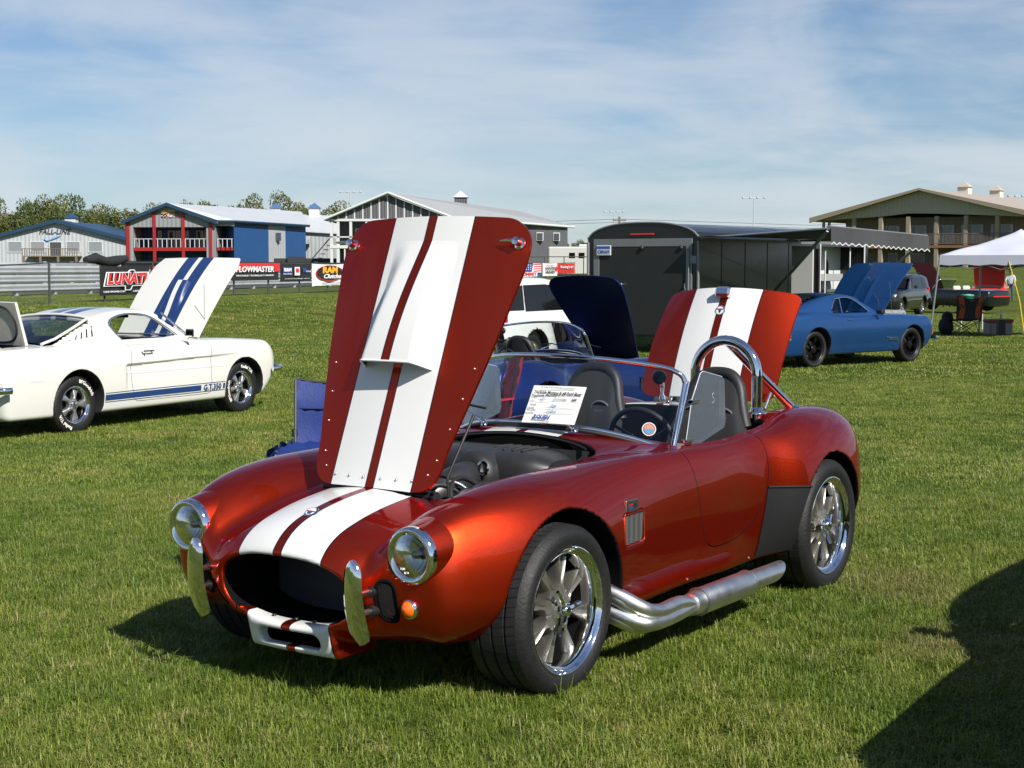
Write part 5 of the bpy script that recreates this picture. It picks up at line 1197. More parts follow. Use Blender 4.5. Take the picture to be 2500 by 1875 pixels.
MB().tube([(-1.84, -.61, 1.19), (-1.90, -.735, .92)], .010, 6).build('window_bar', CHROME, bm)
MB().box((-1.12, -1.02, .90), (-1.02, -.86, .98), 0, .02).build('door_mirror', BLACK, bm)
MB().box((-1.93, bside(-1.9, .81)[1] - .015, .805), (-1.80, bside(-1.9, .81)[1] + .01, .825), 0, .005).build('door_handle', CHROME, bm)
MB().box((-3.56, bside(-3.5, .56)[1] - .006, .535), (-3.44, bside(-3.5, .56)[1] + .02, .585), 0, .004).build('side_marker', RED_L, bm)
MB().box((.66, bside(.70, .56)[1] - .006, .49), (.70, bside(.70, .56)[1] + .03, .63), 0, .004).build('side_marker', AMBER, bm)
MB().tube(cat_curve([(.70, -.86, .42), (.84, -.80, .42), (.91, -.5, .42), (.93, 0, .42), (.91, .5, .42), (.84, .80, .42), (.70, .86, .42)], 5), .034, 10, flat=.6).build('front_bumper', CHROME, bm)
MB().tube(cat_curve([(-3.50, -.92, .50), (-3.68, -.89, .50), (-3.76, -.7, .50), (-3.78, 0, .50), (-3.76, .7, .50), (-3.68, .89, .50)], 5), .036, 10, flat=.6).build('rear_bumper', CHROME, bm)
MB().tube([(-.42, -.70, .90), (-.50, -.70, 1.48)], .003, 6).build('antenna', STEEL, bm)
MB().box((-.35, -.40, .75), (.45, .40, .93), 0, .04).box((.1, .05, .9), (.4, .35, .99), 0, .03).build('engine', mat('engine_light', (.45, .46, .46), .35, .6, noise=.5, nscale=14), bm)
text('lettering', 'Mustang', .10, frame((-.62, bside(-.6, .45)[1] - .006, .45), Vector((1, 0, 0)), Vector((0, 0, 1))), CHROME, bm, extrude=.002, shear=.3)
for y0 in (.37, -.37): MB().box((-2.05, y0 - .24, .5), (-1.55, y0 + .24, .62), 0, .05).box((-2.2, y0 - .23, .55), (-2.03, y0 + .23, .98), 0, .06).build('seat', LEATHER, bm)
MB().tube([(-1.35 + .06 * math.sin(a), .37 + .18 * math.cos(a), .88 + .17 * math.sin(a)) for a in [2 * math.pi * k / 24 for k in range(24)]], .012, 6, closed=True).build('steering_wheel', BLACK, bm)

# --- dark car just out of the frame on the right: its shadow falls across the lawn
def recolour(meshes, paint):
    out = []
    for nm, me in meshes:
        c = me.copy(); c.materials[0] = paint; out.append((nm, c))
    return out
# --- white wagon behind the blue roadster, black wagon behind the blue fastback
def build_suv(loc, rz, label, paint, wagon_h=1.62, rack=False, lamp=True, L=4.6):
    s_ = wagon_h / 1.62; xr = -3.55
    ZRs = spl([0, -.55, -.75, -1.1, -1.4, -1.8, -2.6, -3.2, -3.5, -3.8], [.75, .92 * s_, 1.03 * s_, 1.32 * s_, 1.50 * s_, 1.60 * s_, 1.62 * s_, 1.60 * s_, 1.56 * s_, 1.5 * s_])
    sides = [[(-1.35, 1.07 * s_), (-1.62, 1.44 * s_), (-2.05, 1.48 * s_), (-2.05, 1.07 * s_)], [(-2.13, 1.07 * s_), (-2.13, 1.48 * s_), (-2.72, 1.47 * s_), (-2.80, 1.07 * s_)], [(-2.90, 1.09 * s_), (-2.82, 1.47 * s_), (-3.22, 1.44 * s_), (-3.38, 1.09 * s_)]]
    V_, T_, n_, mi_, f_ = shape_car(.03, spl([.9, .5, 0, -1, -2, -3, -3.7], [.80, .87, .90, .90, .90, .89, .84]), spl([.9, .7, .3, -.3, -.8, -1.5, -2.5, -3.7], [.80, .92, .97, 1.0, 1.03, 1.04, 1.04, 1.03]), .84, xr, ZRs, (-3.45, -.6), (.80, .64, 1.0 * s_, 1.62 * s_),
        ((0, .34, .40), (-2.65, .34, .40)), sill=.27, crown=.05, tuck=.25, zm=.65, ksh=.10, side=sides, front=([(-.80, .98), (-1.38, 1.36 * s_), (-1.4, 1.6 * s_), (-.4, 1.05)], .62, .2), rear=None, frontz=.5, rearz=.12, kr=.1, rc=.05)
    o = empty('wagon', loc, rz, label, 'car')
    obj('body', mesh_from(V_, T_, n_, 'body', [paint, INT_K], mi_), o)
    for x in (0, -2.65):
        for s in (1, -1): make_wheel(o, (x, s * .80, .33), s, .345, .22, .22, 'five', .4)
    for q in sides:
        for s in (1, -1):
            yy = lambda z: s * (.80 + (.64 - .80) * (z - s_) / (.62 * s_) - .03)
            cx_ = sum(p[0] for p in q) / len(q); cz_ = sum(p[1] for p in q) / len(q)
            MB().add([(cx_ + (x - cx_) * 1.12, yy(z) + s * .044, cz_ + (z - cz_) * 1.08) for x, z in q], [tuple(range(len(q)))]).build('side_window', DARKGLASS, o)
    MB().add([(-.86, -.66, 1.03), (-.86, .66, 1.03), (-1.36, .58, 1.43 * s_), (-1.36, -.58, 1.43 * s_)], [(0, 1, 2, 3)]).build('windscreen', DARKGLASS, o)
    for s in (1, -1):
        MB().box((xr - .02, s * .78 - .05, .85), (xr + .12, s * .78 + .06, 1.05), 0, .02).build('tail_light', RED_L, o)
        MB().box((-1.22, s * .98 - .06, 1.03), (-1.12, s * .98 + .06, 1.16), 0, .03).build('door_mirror', BLACK, o)
        MB().box((.70, s * .62 - .13, .72), (.80, s * .62 + .13, .86), 0, .03).build('headlight', CHROME, o)
    MB().tube(cat_curve([(-3.35, -.90, .55), (-3.58, -.80, .55), (-3.63, 0, .55), (-3.58, .80, .55), (-3.35, .90, .55)], 5), .10, 8, flat=.5).build('rear_bumper', BLACK, o)
    if rack:
        for s in (1, -1): MB().tube([(-1.7, s * .56, 1.60 * s_), (-1.8, s * .56, 1.66 * s_), (-3.1, s * .56, 1.66 * s_), (-3.2, s * .56, 1.60 * s_)], .015, 6).build('roof_rail', BLACK, o)
    return o
_cz = R(-124.93); _ox, _oy = .0, 3.80
_px = -.448 + _ox * math.cos(_cz) - _oy * math.sin(_cz); _py = 6.047 + _ox * math.sin(_cz) + _oy * math.cos(_cz)
CHAR = car_paint('charcoal_paint', (.03, .032, .036), None, metal=.5, rough=.35)
nb = build_suv((_px, _py, 0), _cz, 'charcoal wagon parked beside the red roadster, outside the picture on the right', CHAR, 1.62)
build_suv((1.06, 27.96, -.2), R(58), 'white wagon with dark windows seen above the blue roadster', car_paint('plain_white', (.62, .62, .60), None, metal=0, rough=.3, flake=0), 1.60)
build_suv((13.5, 56.2, -.27), R(-120.5), 'black wagon parked behind the raised hood of the blue fastback', car_paint('plain_black', (.012, .012, .013), None, metal=0, rough=.25, flake=0), 1.56, rack=True)

# --- show cars beyond the canopy
RED_C = car_paint('bright_red', (.62, .022, .012), None, metal=0, rough=.3, flake=0)
DKG = car_paint('dark_green', (.004, .007, .008), None, metal=0, rough=.3, flake=0)
rm = build_mustang((23.6, 75.95, -.33), R(-110), 'bright red coupe with raised hood under the far edge of the white canopy', recolour(WM_MESH, RED_C), 0, 0, 0, 0, RED_C, 'five', .315, .203, .79, white=False)
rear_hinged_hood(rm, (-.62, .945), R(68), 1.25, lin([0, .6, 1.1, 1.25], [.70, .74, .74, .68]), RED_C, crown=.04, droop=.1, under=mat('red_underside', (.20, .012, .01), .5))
glass_strip('windscreen', rm, fw0, fw1, TINT)
MB().box((.74, -.55, .50), (.80, .55, .72), 0, .02).build('grille', VOID, rm)
for s in (1, -1): MB().lathe([(.001, .02), (.08, .015), (.09, 0), (.09, -.1)], 'x', (.76, s * .68, .64), 18).build('headlight', CHROME, rm)
MB().tube([(.70, -.85, .47), (.86, -.6, .47), (.88, 0, .47), (.86, .6, .47), (.70, .85, .47)], .035, 8, flat=.6).build('front_bumper', CHROME, rm)
dm = empty('open_car', (17.9, 66.8, -.3), R(130), 'dark green open car with maroon hood raised, beyond the patterned camp chair', 'car')
_db_ = [(nm, me) for nm, me in recolour(BM_MESH, DKG)]
V_, T_, n_, mi_, f_ = shape_car(.035, spl([.9, .5, 0, -1.4, -2.7, -3.8], [.82, .88, .90, .90, .90, .84]), spl([.95, .7, 0, -1.0, -2.0, -3.0, -3.8], [.80, .86, .91, .93, .93, .92, .88]), .86, -3.85, spl([0, -1, -2, -3.6], [.5, .5, .5, .5]), (-2.4, -1.0), (.70, .6, .6, .98), ((0, .32, .36), (-2.743, .32, .36)), sill=.22, tops=((-2.35, -1.05, .62, .5), (-.5, .6, .6, .5)), solid=True)
obj('body', mesh_from(V_, T_, n_, 'body', [DKG, INT_K], mi_), dm)
for x in (0, -2.743):
    for s in (1, -1): make_wheel(dm, (x, s * .81, .31), s, .325, .215, .2, 'five', .3)
rear_hinged_hood(dm, (-.6, .93), R(64), 1.3, lin([0, .6, 1.3], [.72, .76, .70]), mat('maroon_lining', (.016, .004, .005), .95, spec=.05), crown=.05, droop=.12)
glass_strip('windscreen', dm, [(-.95, y, .94) for y in np.linspace(-.68, .68, 9)], [(-1.25, y * .92, 1.30) for y in np.linspace(-.68, .68, 9)], TINT)
MB().tube([(-.95, -.68, .93), (-1.25, -.63, 1.31), (-1.25, .63, 1.31), (-.95, .68, .93)], .022, 6).build('windscreen_frame', CHROME, dm)
for y0 in (.35, -.35): MB().box((-2.0, y0 - .24, .6), (-1.85, y0 + .24, 1.05), 0, .06).build('seat', mat('cream_vinyl', (.6, .57, .48), .5), dm)
MB().box((-3.88, -.6, .58), (-3.83, .6, .64), 0, .02).build('tail_light_strip', RED_L, dm)
# ------------------------------------------------------------------ buildings beyond the track
def siding(name, col, rough=.6, scale=14):
    """ribbed metal cladding: fine vertical ribs too small to tell apart"""
    if name in MATS: return MATS[name]
    m = mat(name, col, rough, noise=.08, nscale=.6); nt = m.node_tree; b = nt.nodes['Principled BSDF']; t = N(nt.nodes, 'ShaderNodeTexCoord'); sx = N(nt.nodes, 'ShaderNodeSeparateXYZ'); nt.links.new(t.outputs['Object'], sx.inputs[0])
    ad = N(nt.nodes, 'ShaderNodeMath', operation='ADD'); nt.links.new(sx.outputs[0], ad.inputs[0]); nt.links.new(sx.outputs[1], ad.inputs[1])
    sn = N(nt.nodes, 'ShaderNodeMath', operation='SINE'); mu = N(nt.nodes, 'ShaderNodeMath', operation='MULTIPLY'); nt.links.new(ad.outputs[0], mu.inputs[0]); mu.inputs[1].default_value = scale; nt.links.new(mu.outputs[0], sn.inputs[0])
    bp = N(nt.nodes, 'ShaderNodeBump'); bp.inputs['Strength'].default_value = .35; bp.inputs['Distance'].default_value = .05; nt.links.new(sn.outputs[0], bp.inputs['Height']); nt.links.new(bp.outputs[0], b.inputs['Normal']); return m
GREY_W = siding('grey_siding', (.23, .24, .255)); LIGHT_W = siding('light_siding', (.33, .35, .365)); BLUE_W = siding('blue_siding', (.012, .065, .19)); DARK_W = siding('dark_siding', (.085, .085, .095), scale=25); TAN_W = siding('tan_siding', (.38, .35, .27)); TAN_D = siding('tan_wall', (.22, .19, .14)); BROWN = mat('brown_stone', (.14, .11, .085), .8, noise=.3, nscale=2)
ROOF_W = siding('white_roof', (.47, .49, .51), .45, 5); ROOF_G = mat('grey_roof', (.29, .30, .305), .7, noise=.12, nscale=2); ROOF_T = mat('tan_roof', (.36, .31, .27), .7, noise=.12, nscale=2); TRIM_B = mat('blue_trim', (.012, .042, .09), .5); TRIM_W = mat('white_trim', (.55, .56, .55), .5); TRIM_R = mat('red_trim', (.30, .014, .013), .5); TRIM_G = mat('pale_trim', (.50, .55, .52), .5)
WIN = mat('window_glass', (.05, .06, .07), .08, spec=.7); WOOD = mat('weathered_wood', (.16, .125, .095), .8, noise=.35, nscale=3); POSTW = mat('tan_post', (.30, .25, .18), .7); TDOOR = mat('pale_door', (.55, .57, .57), .5)
def building(name, loc, rz, label):
    return empty(name, loc, rz, label, 'building')
def win(par, x, y, z, w, h, fr=TRIM_W, d=.08, glass=None):
    """window in a wall that faces local -y: frame > pane"""
    f = MB(); b = .09
    for lo, hi in (((x - w / 2 - b, z - b), (x - w / 2, z + h + b)), ((x + w / 2, z - b), (x + w / 2 + b, z + h + b)), ((x - w / 2, z - b), (x + w / 2, z)), ((x - w / 2, z + h), (x + w / 2, z + h + b))): f.box((lo[0], y - d, lo[1]), (hi[0], y + .02, hi[1]))
    o = f.build('window', fr, par); MB().box((x - w / 2, y - .03, z), (x + w / 2, y + .01, z + h)).build('pane', glass or WIN, o); return o
def gable(par, x0, x1, y0, y1, ze, zr, wallm, roofm, trimm, over=.4, th=.18, zb=-1.0, xr=None, y_over=None):
    """gable-fronted shed: gable wall at y0 (facing the camera), ridge running back to y1"""
    xc = (x0 + x1) / 2 if xr is None else xr; yo = over if y_over is None else y_over
    w = MB().prism([(x0, zb), (x1, zb), (x1, ze), (xc, zr), (x0, ze)], 'y', y0, y1); w.build('wall', wallm, par)
    for s, xe in ((-1, x0), (1, x1)):
        sl = (zr - ze) / abs(xe - xc); xo = xe + s * over; zo = ze - sl * over
        r = MB().prism([(xo, zo + .05), (xc, zr + .05), (xc, zr + .05 + th), (xo, zo + .05 + th)], 'y', y0 - yo, y1 + over); rf = r.build('roof', roofm, par)
        MB().prism([(xo, zo - .12), (xc, zr - .12), (xc, zr + .08 + th), (xo, zo + .08 + th)], 'y', y0 - yo - .12, y0 - yo - .002).build('fascia', trimm, rf)
        MB().box((xo - .12 if s < 0 else xo, y0 - yo, zo - .05), (xo if s < 0 else xo + .12, y1 + over, zo + .22)).build('gutter', trimm, rf)
def cupola(par, x, y, z, s, wallm, roofm):
    c = MB().box((x - s, y - s, z - .3), (x + s, y + s, z + 1.3 * s)).build('cupola', wallm, par)
    e = s * 1.25; zt = z + 1.3 * s
    MB().add([(x - e, y - e, zt), (x + e, y - e, zt), (x + e, y + e, zt), (x - e, y + e, zt), (x, y, zt + 1.1 * s)], [(3, 2, 1, 0), (0, 1, 4), (1, 2, 4), (2, 3, 4), (3, 0, 4)]).build('cupola_roof', roofm, c)

# pale grey hall with blue roof edge
b1 = building('hall', (-51.8, 175, .6), 0, 'pale grey gabled hall with blue roof edge and wooden balcony at far left')
gable(b1, -7.8, 7.8, 0, 22, 4.05, 6.0, siding('pale_siding', (.40, .425, .44)), mat('blue_metal_roof', (.02, .055, .12), .5), TRIM_B)
cupola(b1, 0, 6, 5.8, .62, TRIM_W, MATS['blue_metal_roof'])
S1 = 175 / 3738; U1 = lambda u: (u * .3888 - 143.9) * S1; Z1 = lambda v: 1.58 - .6 + (650 - (440 + v * .3888)) * S1
for a, c in ((62, 154), (204, 296), (428, 516), (565, 655)): win(b1, U1((a + c) / 2), 0, Z1(450), U1(c) - U1(a) - .15, Z1(391) - Z1(450), glass=mat('sky_glass', (.22, .24, .26), .12))
win(b1, U1(362), 0, Z1(475), 1.3, Z1(391) - Z1(475)); 
dk = MB(); dk.box((U1(190), -2.2, Z1(482)), (U1(527), 0, Z1(476))); dko = dk.build('balcony', WOOD, b1)
for a in np.linspace(190, 527, 24): MB().box((U1(a) - .04, -2.2, Z1(476)), (U1(a) + .04, -2.12, Z1(432))).build('baluster', WOOD, dko)
MB().box((U1(188), -2.24, Z1(434)), (U1(529), -2.08, Z1(430))).build('handrail', WOOD, dko)
for a in (195, 300, 410, 522): MB().box((U1(a) - .12, -2.2, -1), (U1(a) + .12, -2.0, Z1(482))).build('post', WOOD, dko)
text('lettering', 'FALL-LINE', .80, frame((U1(357), -.06, Z1(326)), Vector((1, 0, 0)), Vector((0, 0, 1))), mat('sign_dark', (.04, .045, .06), .5), b1, extrude=.03, shear=.25, bold=.01)
sw = MB(); sw.tube(cat_curve([(U1(292), -.05, Z1(366)), (U1(306), -.05, Z1(380)), (U1(336), -.05, Z1(374)), (U1(398), -.05, Z1(349))], 5), [.02] + [.12] * 7 + [.10] * 7 + [.02], 6, flat=1); sw.build('sign_swoosh', mat('swoosh_blue', (.12, .30, .55), .5), b1)

# blue, grey and red clubhouse with a two-storey open front
b2 = building('clubhouse', ((311 - 1250) * 162 / 3738, 162, .6), R(-3), 'blue and grey clubhouse with red posts, red balcony edge and white roof')
S2 = 162 / 3738; U2 = lambda u: (u * .3888 - 311) * S2; Z2 = lambda v: .98 + (650 - (440 + v * .3888)) * S2
Wf = U2(1370); dp_ = 26; ez = Z2(268); pk = Z2(160); xm = U2(1070)
MB().box((0, 3.2, -1), (Wf + 1.8, dp_, ez)).build('wall', BLUE_W, b2)
MB().prism([(0, ez - .0), (Wf, ez), (Wf, ez + .01), (xm, pk), (0, ez + .01)], 'y', 0, .3).build('gable_panel', GREY_W, b2)
MB().box((0, 0, Z2(297)), (Wf, .3, ez - .002)).build('gable_panel', GREY_W, b2)
for a, c in ((800, 848), (1310, 1368)): MB().box((U2(a), .002, -1), (U2(c), 3.2, Z2(297))).build('corner_pier', GREY_W, b2)
for a in (815, 983, 1165, 1338): MB().box((U2(a) - .16, -.12, -1), (U2(a) + .16, -.002, Z2(262) if a in (815, 1338) else Z2(205))).build('red_post', TRIM_R, b2)
fl = MB().box((U2(850), -.05, Z2(445)), (U2(1308), 3.2, Z2(423))).build('balcony_floor', TRIM_R, b2); MB().box((U2(1372), .4, Z2(442)), (U2(1472), 3.2, Z2(421))).build('balcony_floor', TRIM_R, b2)
rl = None
for a in np.linspace(855, 1470, 22):
    if 1300 < a < 1372: continue
    MB().box((U2(a) - .035, 0, Z2(423)), (U2(a) + .035, .06, Z2(370))).build('rail_post', TRIM_W, fl)
for z in (370,): MB().box((U2(852), -.02, Z2(z + 2)), (U2(1306), .08, Z2(z - 2))).build('handrail', TRIM_W, fl); MB().box((U2(1372), .4, Z2(z + 2)), (U2(1470), .5, Z2(z - 2))).build('handrail', TRIM_W, fl)
for a, c in ((1015, 1060), (1065, 1150), (1200, 1245), (1250, 1300), (950, 975), (1418, 1448)): win(b2, U2((a + c) / 2), 3.2, Z2(418), U2(c) - U2(a) - .2, Z2(320) - Z2(418))
for a, c in ((950, 985), (1080, 1125), (1230, 1275), (1405, 1440)): win(b2, U2((a + c) / 2), 3.2, -.6, U2(c) - U2(a) - .2, Z2(492) + .6)
for s, xe in ((-1, 0), (1, Wf)):
    sl = (pk - ez) / abs(xe - xm); r = MB().prism([(xe + s * .3, ez - .3 * sl), (xm, pk), (xm, pk + .2), (xe + s * .3, ez - .3 * sl + .2)], 'y', -.5, dp_); rf = r.build('roof', ROOF_W, b2); MB().prism([(xe + s * .3, ez - .3 * sl - .1), (xm, pk - .1), (xm, pk + .25), (xe + s * .3, ez - .3 * sl + .25)], 'y', -.62, -.502).build('fascia', TRIM_B, rf)
# right-hand wing: angled cladding bands under the falling white roof
x0, x1 = Wf, U2(1768); y0, y1 = .4, 15.0
wp = lambda t: (x0 + 1.8 + (x1 - x0 - 1.8) * t, .5 + (y1 - .5) * t)
ezr = lambda t: Z2(258) + (Z2(280) - Z2(258)) * t + .25 * t
for t0, t1, m_ in ((0, .22, BLUE_W), (.22, .46, BLUE_W), (.46, .70, LIGHT_W), (.70, 1, BLUE_W)):
    a, c = wp(t0), wp(t1); mb = MB().add([(a[0], a[1], -1), (c[0], c[1], -1), (c[0], c[1], ezr(t1)), (a[0], a[1], ezr(t0)), (a[0] - 2, a[1] + 3, -1), (c[0] - 2, c[1] + 3, -1), (c[0] - 2, c[1] + 3, ezr(t1)), (a[0] - 2, a[1] + 3, ezr(t0))], [(0, 1, 2, 3), (5, 4, 7, 6), (1, 5, 6, 2), (4, 0, 3, 7), (3, 2, 6, 7)]); mb.build('wing_wall', m_, b2)
MB().box((Wf + .0, .3, Z2(290)), (Wf + 1.9, .5, Z2(256))).build('fascia', LIGHT_W, b2)
a, c = wp(0), wp(1); rg = (xm, 0, pk + .2); 
MB().add([(x0 + .3, -.3, ezr(0) + .05), (a[0] + .3, a[1] - .4, ezr(0) + .02), (c[0] + .5, c[1] - .3, ezr(1) + .05), (xm + 9, 27, pk + .25), (xm, 0, pk + .19), (x0 + .3, -.3, ezr(0) - .2), (a[0] + .3, a[1] - .4, ezr(0) - .2), (c[0] + .5, c[1] - .3, ezr(1) - .2)], [(0, 1, 2, 3, 4), (0, 5, 6, 1), (1, 6, 7, 2)]).build('roof', ROOF_W, b2)
MB().tube([(x0 + .3, -.34, ezr(0) - .02), (a[0] + .3, a[1] - .44, ezr(0) - .06), (c[0] + .5, c[1] - .34, ezr(1) - .03)], .13, 6).build('gutter', TRIM_B, b2)
q = wp(.58); MB().box((q[0] - .5, q[1] - .3, Z2(375)), (q[0] + .4, q[1] + .2, Z2(322))).build('window', WIN, b2)
sg = MB().box((U2(1027), -.06, Z2(237)), (U2(1114), -.002, Z2(195)), 0); sgo = sg.build('sign_board', TRIM_W, b2)
MB().box((U2(1028), -.08, Z2(216)), (U2(1113), -.062, Z2(196))).build('sign_panel', mat('sign_yellow', (.75, .45, .01), .5), sgo)
text('lettering', 'Continental', .55, frame((U2(1070), -.09, Z2(206)), Vector((1, 0, 0)), Vector((0, 0, 1))), mat('sign_dark', (.04, .045, .06), .5), sgo, extrude=.004, bold=.01)
for i in range(4):
    for j in range(3):
        if (i + j) % 2 == 0: MB().box((U2(1028 + i * 10), -.075, Z2(237 - j * 7)), (U2(1038 + i * 10), -.062, Z2(230 - j * 7))).build('sign_check', VOID, sgo)
text('lettering', 'RACING', .5, frame((U2(1092), -.09, Z2(229)), Vector((1, 0, 0)), Vector((0, 0, 1))), TRIM_R, sgo, extrude=.004)

# white-roofed shed behind the clubhouse
b3 = building('shed', ((686 - 1250) * 178 / 3738, 178, .6), 0, 'long shed with white metal roof and two small cupolas behind the clubhouse')
S3 = 178 / 3738; U3 = lambda u: (u * .3888 - 686) * S3; Z3 = lambda v: .98 + (650 - (440 + v * .3888)) * S3
MB().box((U3(1500), 2, -1), (U3(2120), 14, Z3(330))).box((U3(1768), 0, -1), (U3(1828), 2.0, Z3(300)), 1).build('wall', [LIGHT_W, GREY_W], b3)
MB().add([(U3(1440), 1.6, Z3(290)), (U3(2140), 1.6, Z3(333)), (U3(2140), 9, Z3(214)), (U3(1330), 9, Z3(180)), (U3(1440), 1.6, Z3(296)), (U3(2140), 1.6, Z3(339)), (U3(2140), 16, Z3(340)), (U3(1330), 16, Z3(300))], [(0, 1, 2, 3), (4, 5, 1, 0), (3, 2, 6, 7)]).build('roof', ROOF_W, b3)
for a in (1667, 1920): cupola(b3, U3(a), 9, Z3(205), .62, TRIM_W, mat('cupola_blue', (.06, .13, .26), .5))
for a, v in ((1610, 235), (1732, 265), (1343, 205)): MB().tube([(U3(a), 4, Z3(v)), (U3(a), 4, Z3(v - 50))], .07, 6).build('vent_pipe', TRIM_W, b3)
MB().prism([(1.7, Z3(400)), (.9, Z3(400)), (.9, Z3(372)), (1.7, Z3(350))], 'x', U3(1900), U3(1945)).build('vent_hood', LIGHT_W, b3)

# dark grey house with white porch
b4 = building('house', ((947 - 1250) * 140 / 3738, 140, .5), 0, 'dark grey house with white two-storey porch and pale grey roof behind the red hood')
S4 = 140 / 3738; U4 = lambda u: (780 + u * .29837 - 947 + 20) * S4; Z4 = lambda v: 1.08 + (650 - (450 + v * .29837)) * S4
gx0, gx1, gxm = U4(25), U4(1020), U4(500)
MB().box((gx0 + .3, 3.4, -1), (gx1 - .2, 26, Z4(285))).build('wall', DARK_W, b4)
MB().prism([(gx0, Z4(285)), (gx1, Z4(285)), (gxm, Z4(92))], 'y', 0, .3).build('gable_panel', DARK_W, b4)
for k in range(14):
    u = 92 + k * 67.5; xx = U4(u); t = 1 - abs(xx - gxm) / (gxm - gx0 if xx < gxm else gx1 - gxm); MB().box((xx - .06, -.06, Z4(285)), (xx + .06, -.001, Z4(285) + max(.1, t * (Z4(92) - Z4(285)) - .05))).build('batten', TRIM_W, b4)
MB().box((gx0 - .2, -.1, Z4(305)), (gx1, .25, Z4(286))).build('porch_beam', TRIM_W, b4)
MB().prism([(gx0 - .5, Z4(300)), (gxm, Z4(82)), (gxm, Z4(70)), (gx0 - .5, Z4(285))], 'y', -.5, 30).build('roof', ROOF_G, b4)
rr_ = MB().add([(gxm, -.5, Z4(76)), (gx1 + .2, -.5, Z4(275)), (U4(2060), 12, Z4(320)), (U4(1560), 20, Z4(156)), (gx1 + .2, -.5, Z4(285)), (U4(2060), 12, Z4(332))], [(0, 1, 2, 3), (1, 4, 5, 2)]); rr_.build('roof', ROOF_G, b4)
MB().add([(gx1 - .2, .3, -1), (U4(1998), 11.5, -1), (U4(1998), 11.5, Z4(325)), (gx1 - .2, .3, Z4(280))], [(0, 1, 2, 3)]).add([(U4(1998), 11.5, -1), (U4(1998) - 6, 24, -1), (U4(1998) - 6, 24, Z4(325)), (U4(1998), 11.5, Z4(325))], [(0, 1, 2, 3)]).build('side_wall', DARK_W, b4)
MB().tube([(gx0 - .5, -.55, Z4(293)), (gxm, -.55, Z4(76))], .12, 6).tube([(gxm, -.55, Z4(76)), (gx1 + .2, -.55, Z4(280))], .12, 6).tube([(gx1 + .2, -.55, Z4(280)), (U4(2060), 11.9, Z4(326))], .12, 6).build('roof_edge', TRIM_G, b4)
for u in (38, 92, 195, 325, 460): MB().box((U4(u) - .12, -.05, -1), (U4(u) + .12, .2, Z4(306))).build('porch_post', TRIM_W, b4)
MB().box((gx0, -.1, Z4(525)), (gx1, 3.4, Z4(500))).build('porch_floor', TRIM_W, b4); MB().box((gx0, -.05, Z4(438)), (U4(620), .05, Z4(428))).build('handrail', TRIM_W, b4)
for u in (40, 92, 145, 195, 250): MB().box((U4(u) - .06, -.04, -1), (U4(u) + .06, .06, Z4(525))).build('screen_post', TRIM_W, b4)
win(b4, U4(268), 3.4, Z4(495), 1.3, Z4(365) - Z4(495)); win(b4, U4(400), 3.4, Z4(495), 1.6, Z4(370) - Z4(495))
for u in (1750, 1897):
    tt = (U4(u) - gx1 + .2) / (U4(1998) - gx1 + .2); yy = .3 + 11.2 * tt - .08; w2 = U4(u + 30) - U4(u)
    f_ = MB().box((U4(u) - w2, yy - .35, Z4(450)), (U4(u) + w2, yy + .1, Z4(378))).build('window', TRIM_W, b4); MB().box((U4(u) - w2 * .75, yy - .42, Z4(442)), (U4(u) + w2 * .75, yy - .36, Z4(386))).build('pane', WIN, f_)
cupola(b4, U4(1050), 14, Z4(130), .62, DARK_W, TRIM_G)
st_ = MB()
for i in range(9): st_.box((gx0 - .4 - i * .3, 1, Z4(505) - i * .38), (gx0 - .1 - i * .3, 2.2, Z4(505) - i * .38 + .08))
st_.tube([(gx0 - .1, .95, Z4(440)), (gx0 - 3, .95, Z4(440) - 3.3)], .06, 6); st_.build('stair', mat('dark_steel', (.06, .06, .065), .5), b4)

# tan lodge with balconies
b5 = building('lodge', ((2221 - 1250) * 160 / 3738 + 1.0, 160, .95), R(-37), 'tan two-storey lodge with wide gable, balconies and two cupolas at right')
S5 = 160 / 3738; U5 = lambda u: (1900 + u * .27125 - 2221) * S5 * 1.24; Z5 = lambda v: .63 + (650 - (440 + v * .27125)) * S5
ex0, ex1 = U5(330), U5(2060)
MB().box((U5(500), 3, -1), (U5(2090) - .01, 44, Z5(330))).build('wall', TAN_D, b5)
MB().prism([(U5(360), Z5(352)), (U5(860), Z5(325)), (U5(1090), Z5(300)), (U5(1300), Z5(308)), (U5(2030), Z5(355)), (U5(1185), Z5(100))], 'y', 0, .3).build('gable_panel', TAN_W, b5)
for s, xe in ((-1, ex0), (1, ex1)):
    zo = Z5(360); r = MB().prism([(xe, zo), (U5(1185), Z5(95)), (U5(1185), Z5(82)), (xe, zo + .35)], 'y', -.8, 46); rf = r.build('roof', ROOF_T, b5); MB().prism([(xe, zo - .15), (U5(1185), Z5(100)), (U5(1185), Z5(80)), (xe, zo + .40)], 'y', -.95, -.802).build('fascia', POSTW, rf)
MB().box((U5(2090), 3.2, -1), (U5(2090) + .15, 44, Z5(365))).build('side_wall', mat('cream_wall', (.48, .42, .27), .7), b5)
for u in (410, 455): MB().box((U5(u) - .12, .1, Z5(500)), (U5(u) + .12, .35, Z5(362))).build('balcony_post', POSTW, b5)
for u in (662, 872, 1084, 1298, 1514, 1738, 2010): MB().box((U5(u) - .2, -.1, -1), (U5(u) + .2, .28, Z5(330))).build('post', POSTW, b5)
fl5 = MB().box((U5(560), -.15, Z5(612)), (U5(2060), 3, Z5(588))).build('balcony_floor', mat('red_brown_beam', (.26, .12, .06), .7), b5)
for z0, z1 in ((492, 484), (577, 572)): MB().box((U5(560), -.1, Z5(z0)), (U5(2060), 0, Z5(z1))).build('handrail', WOOD, fl5)
rp = MB()
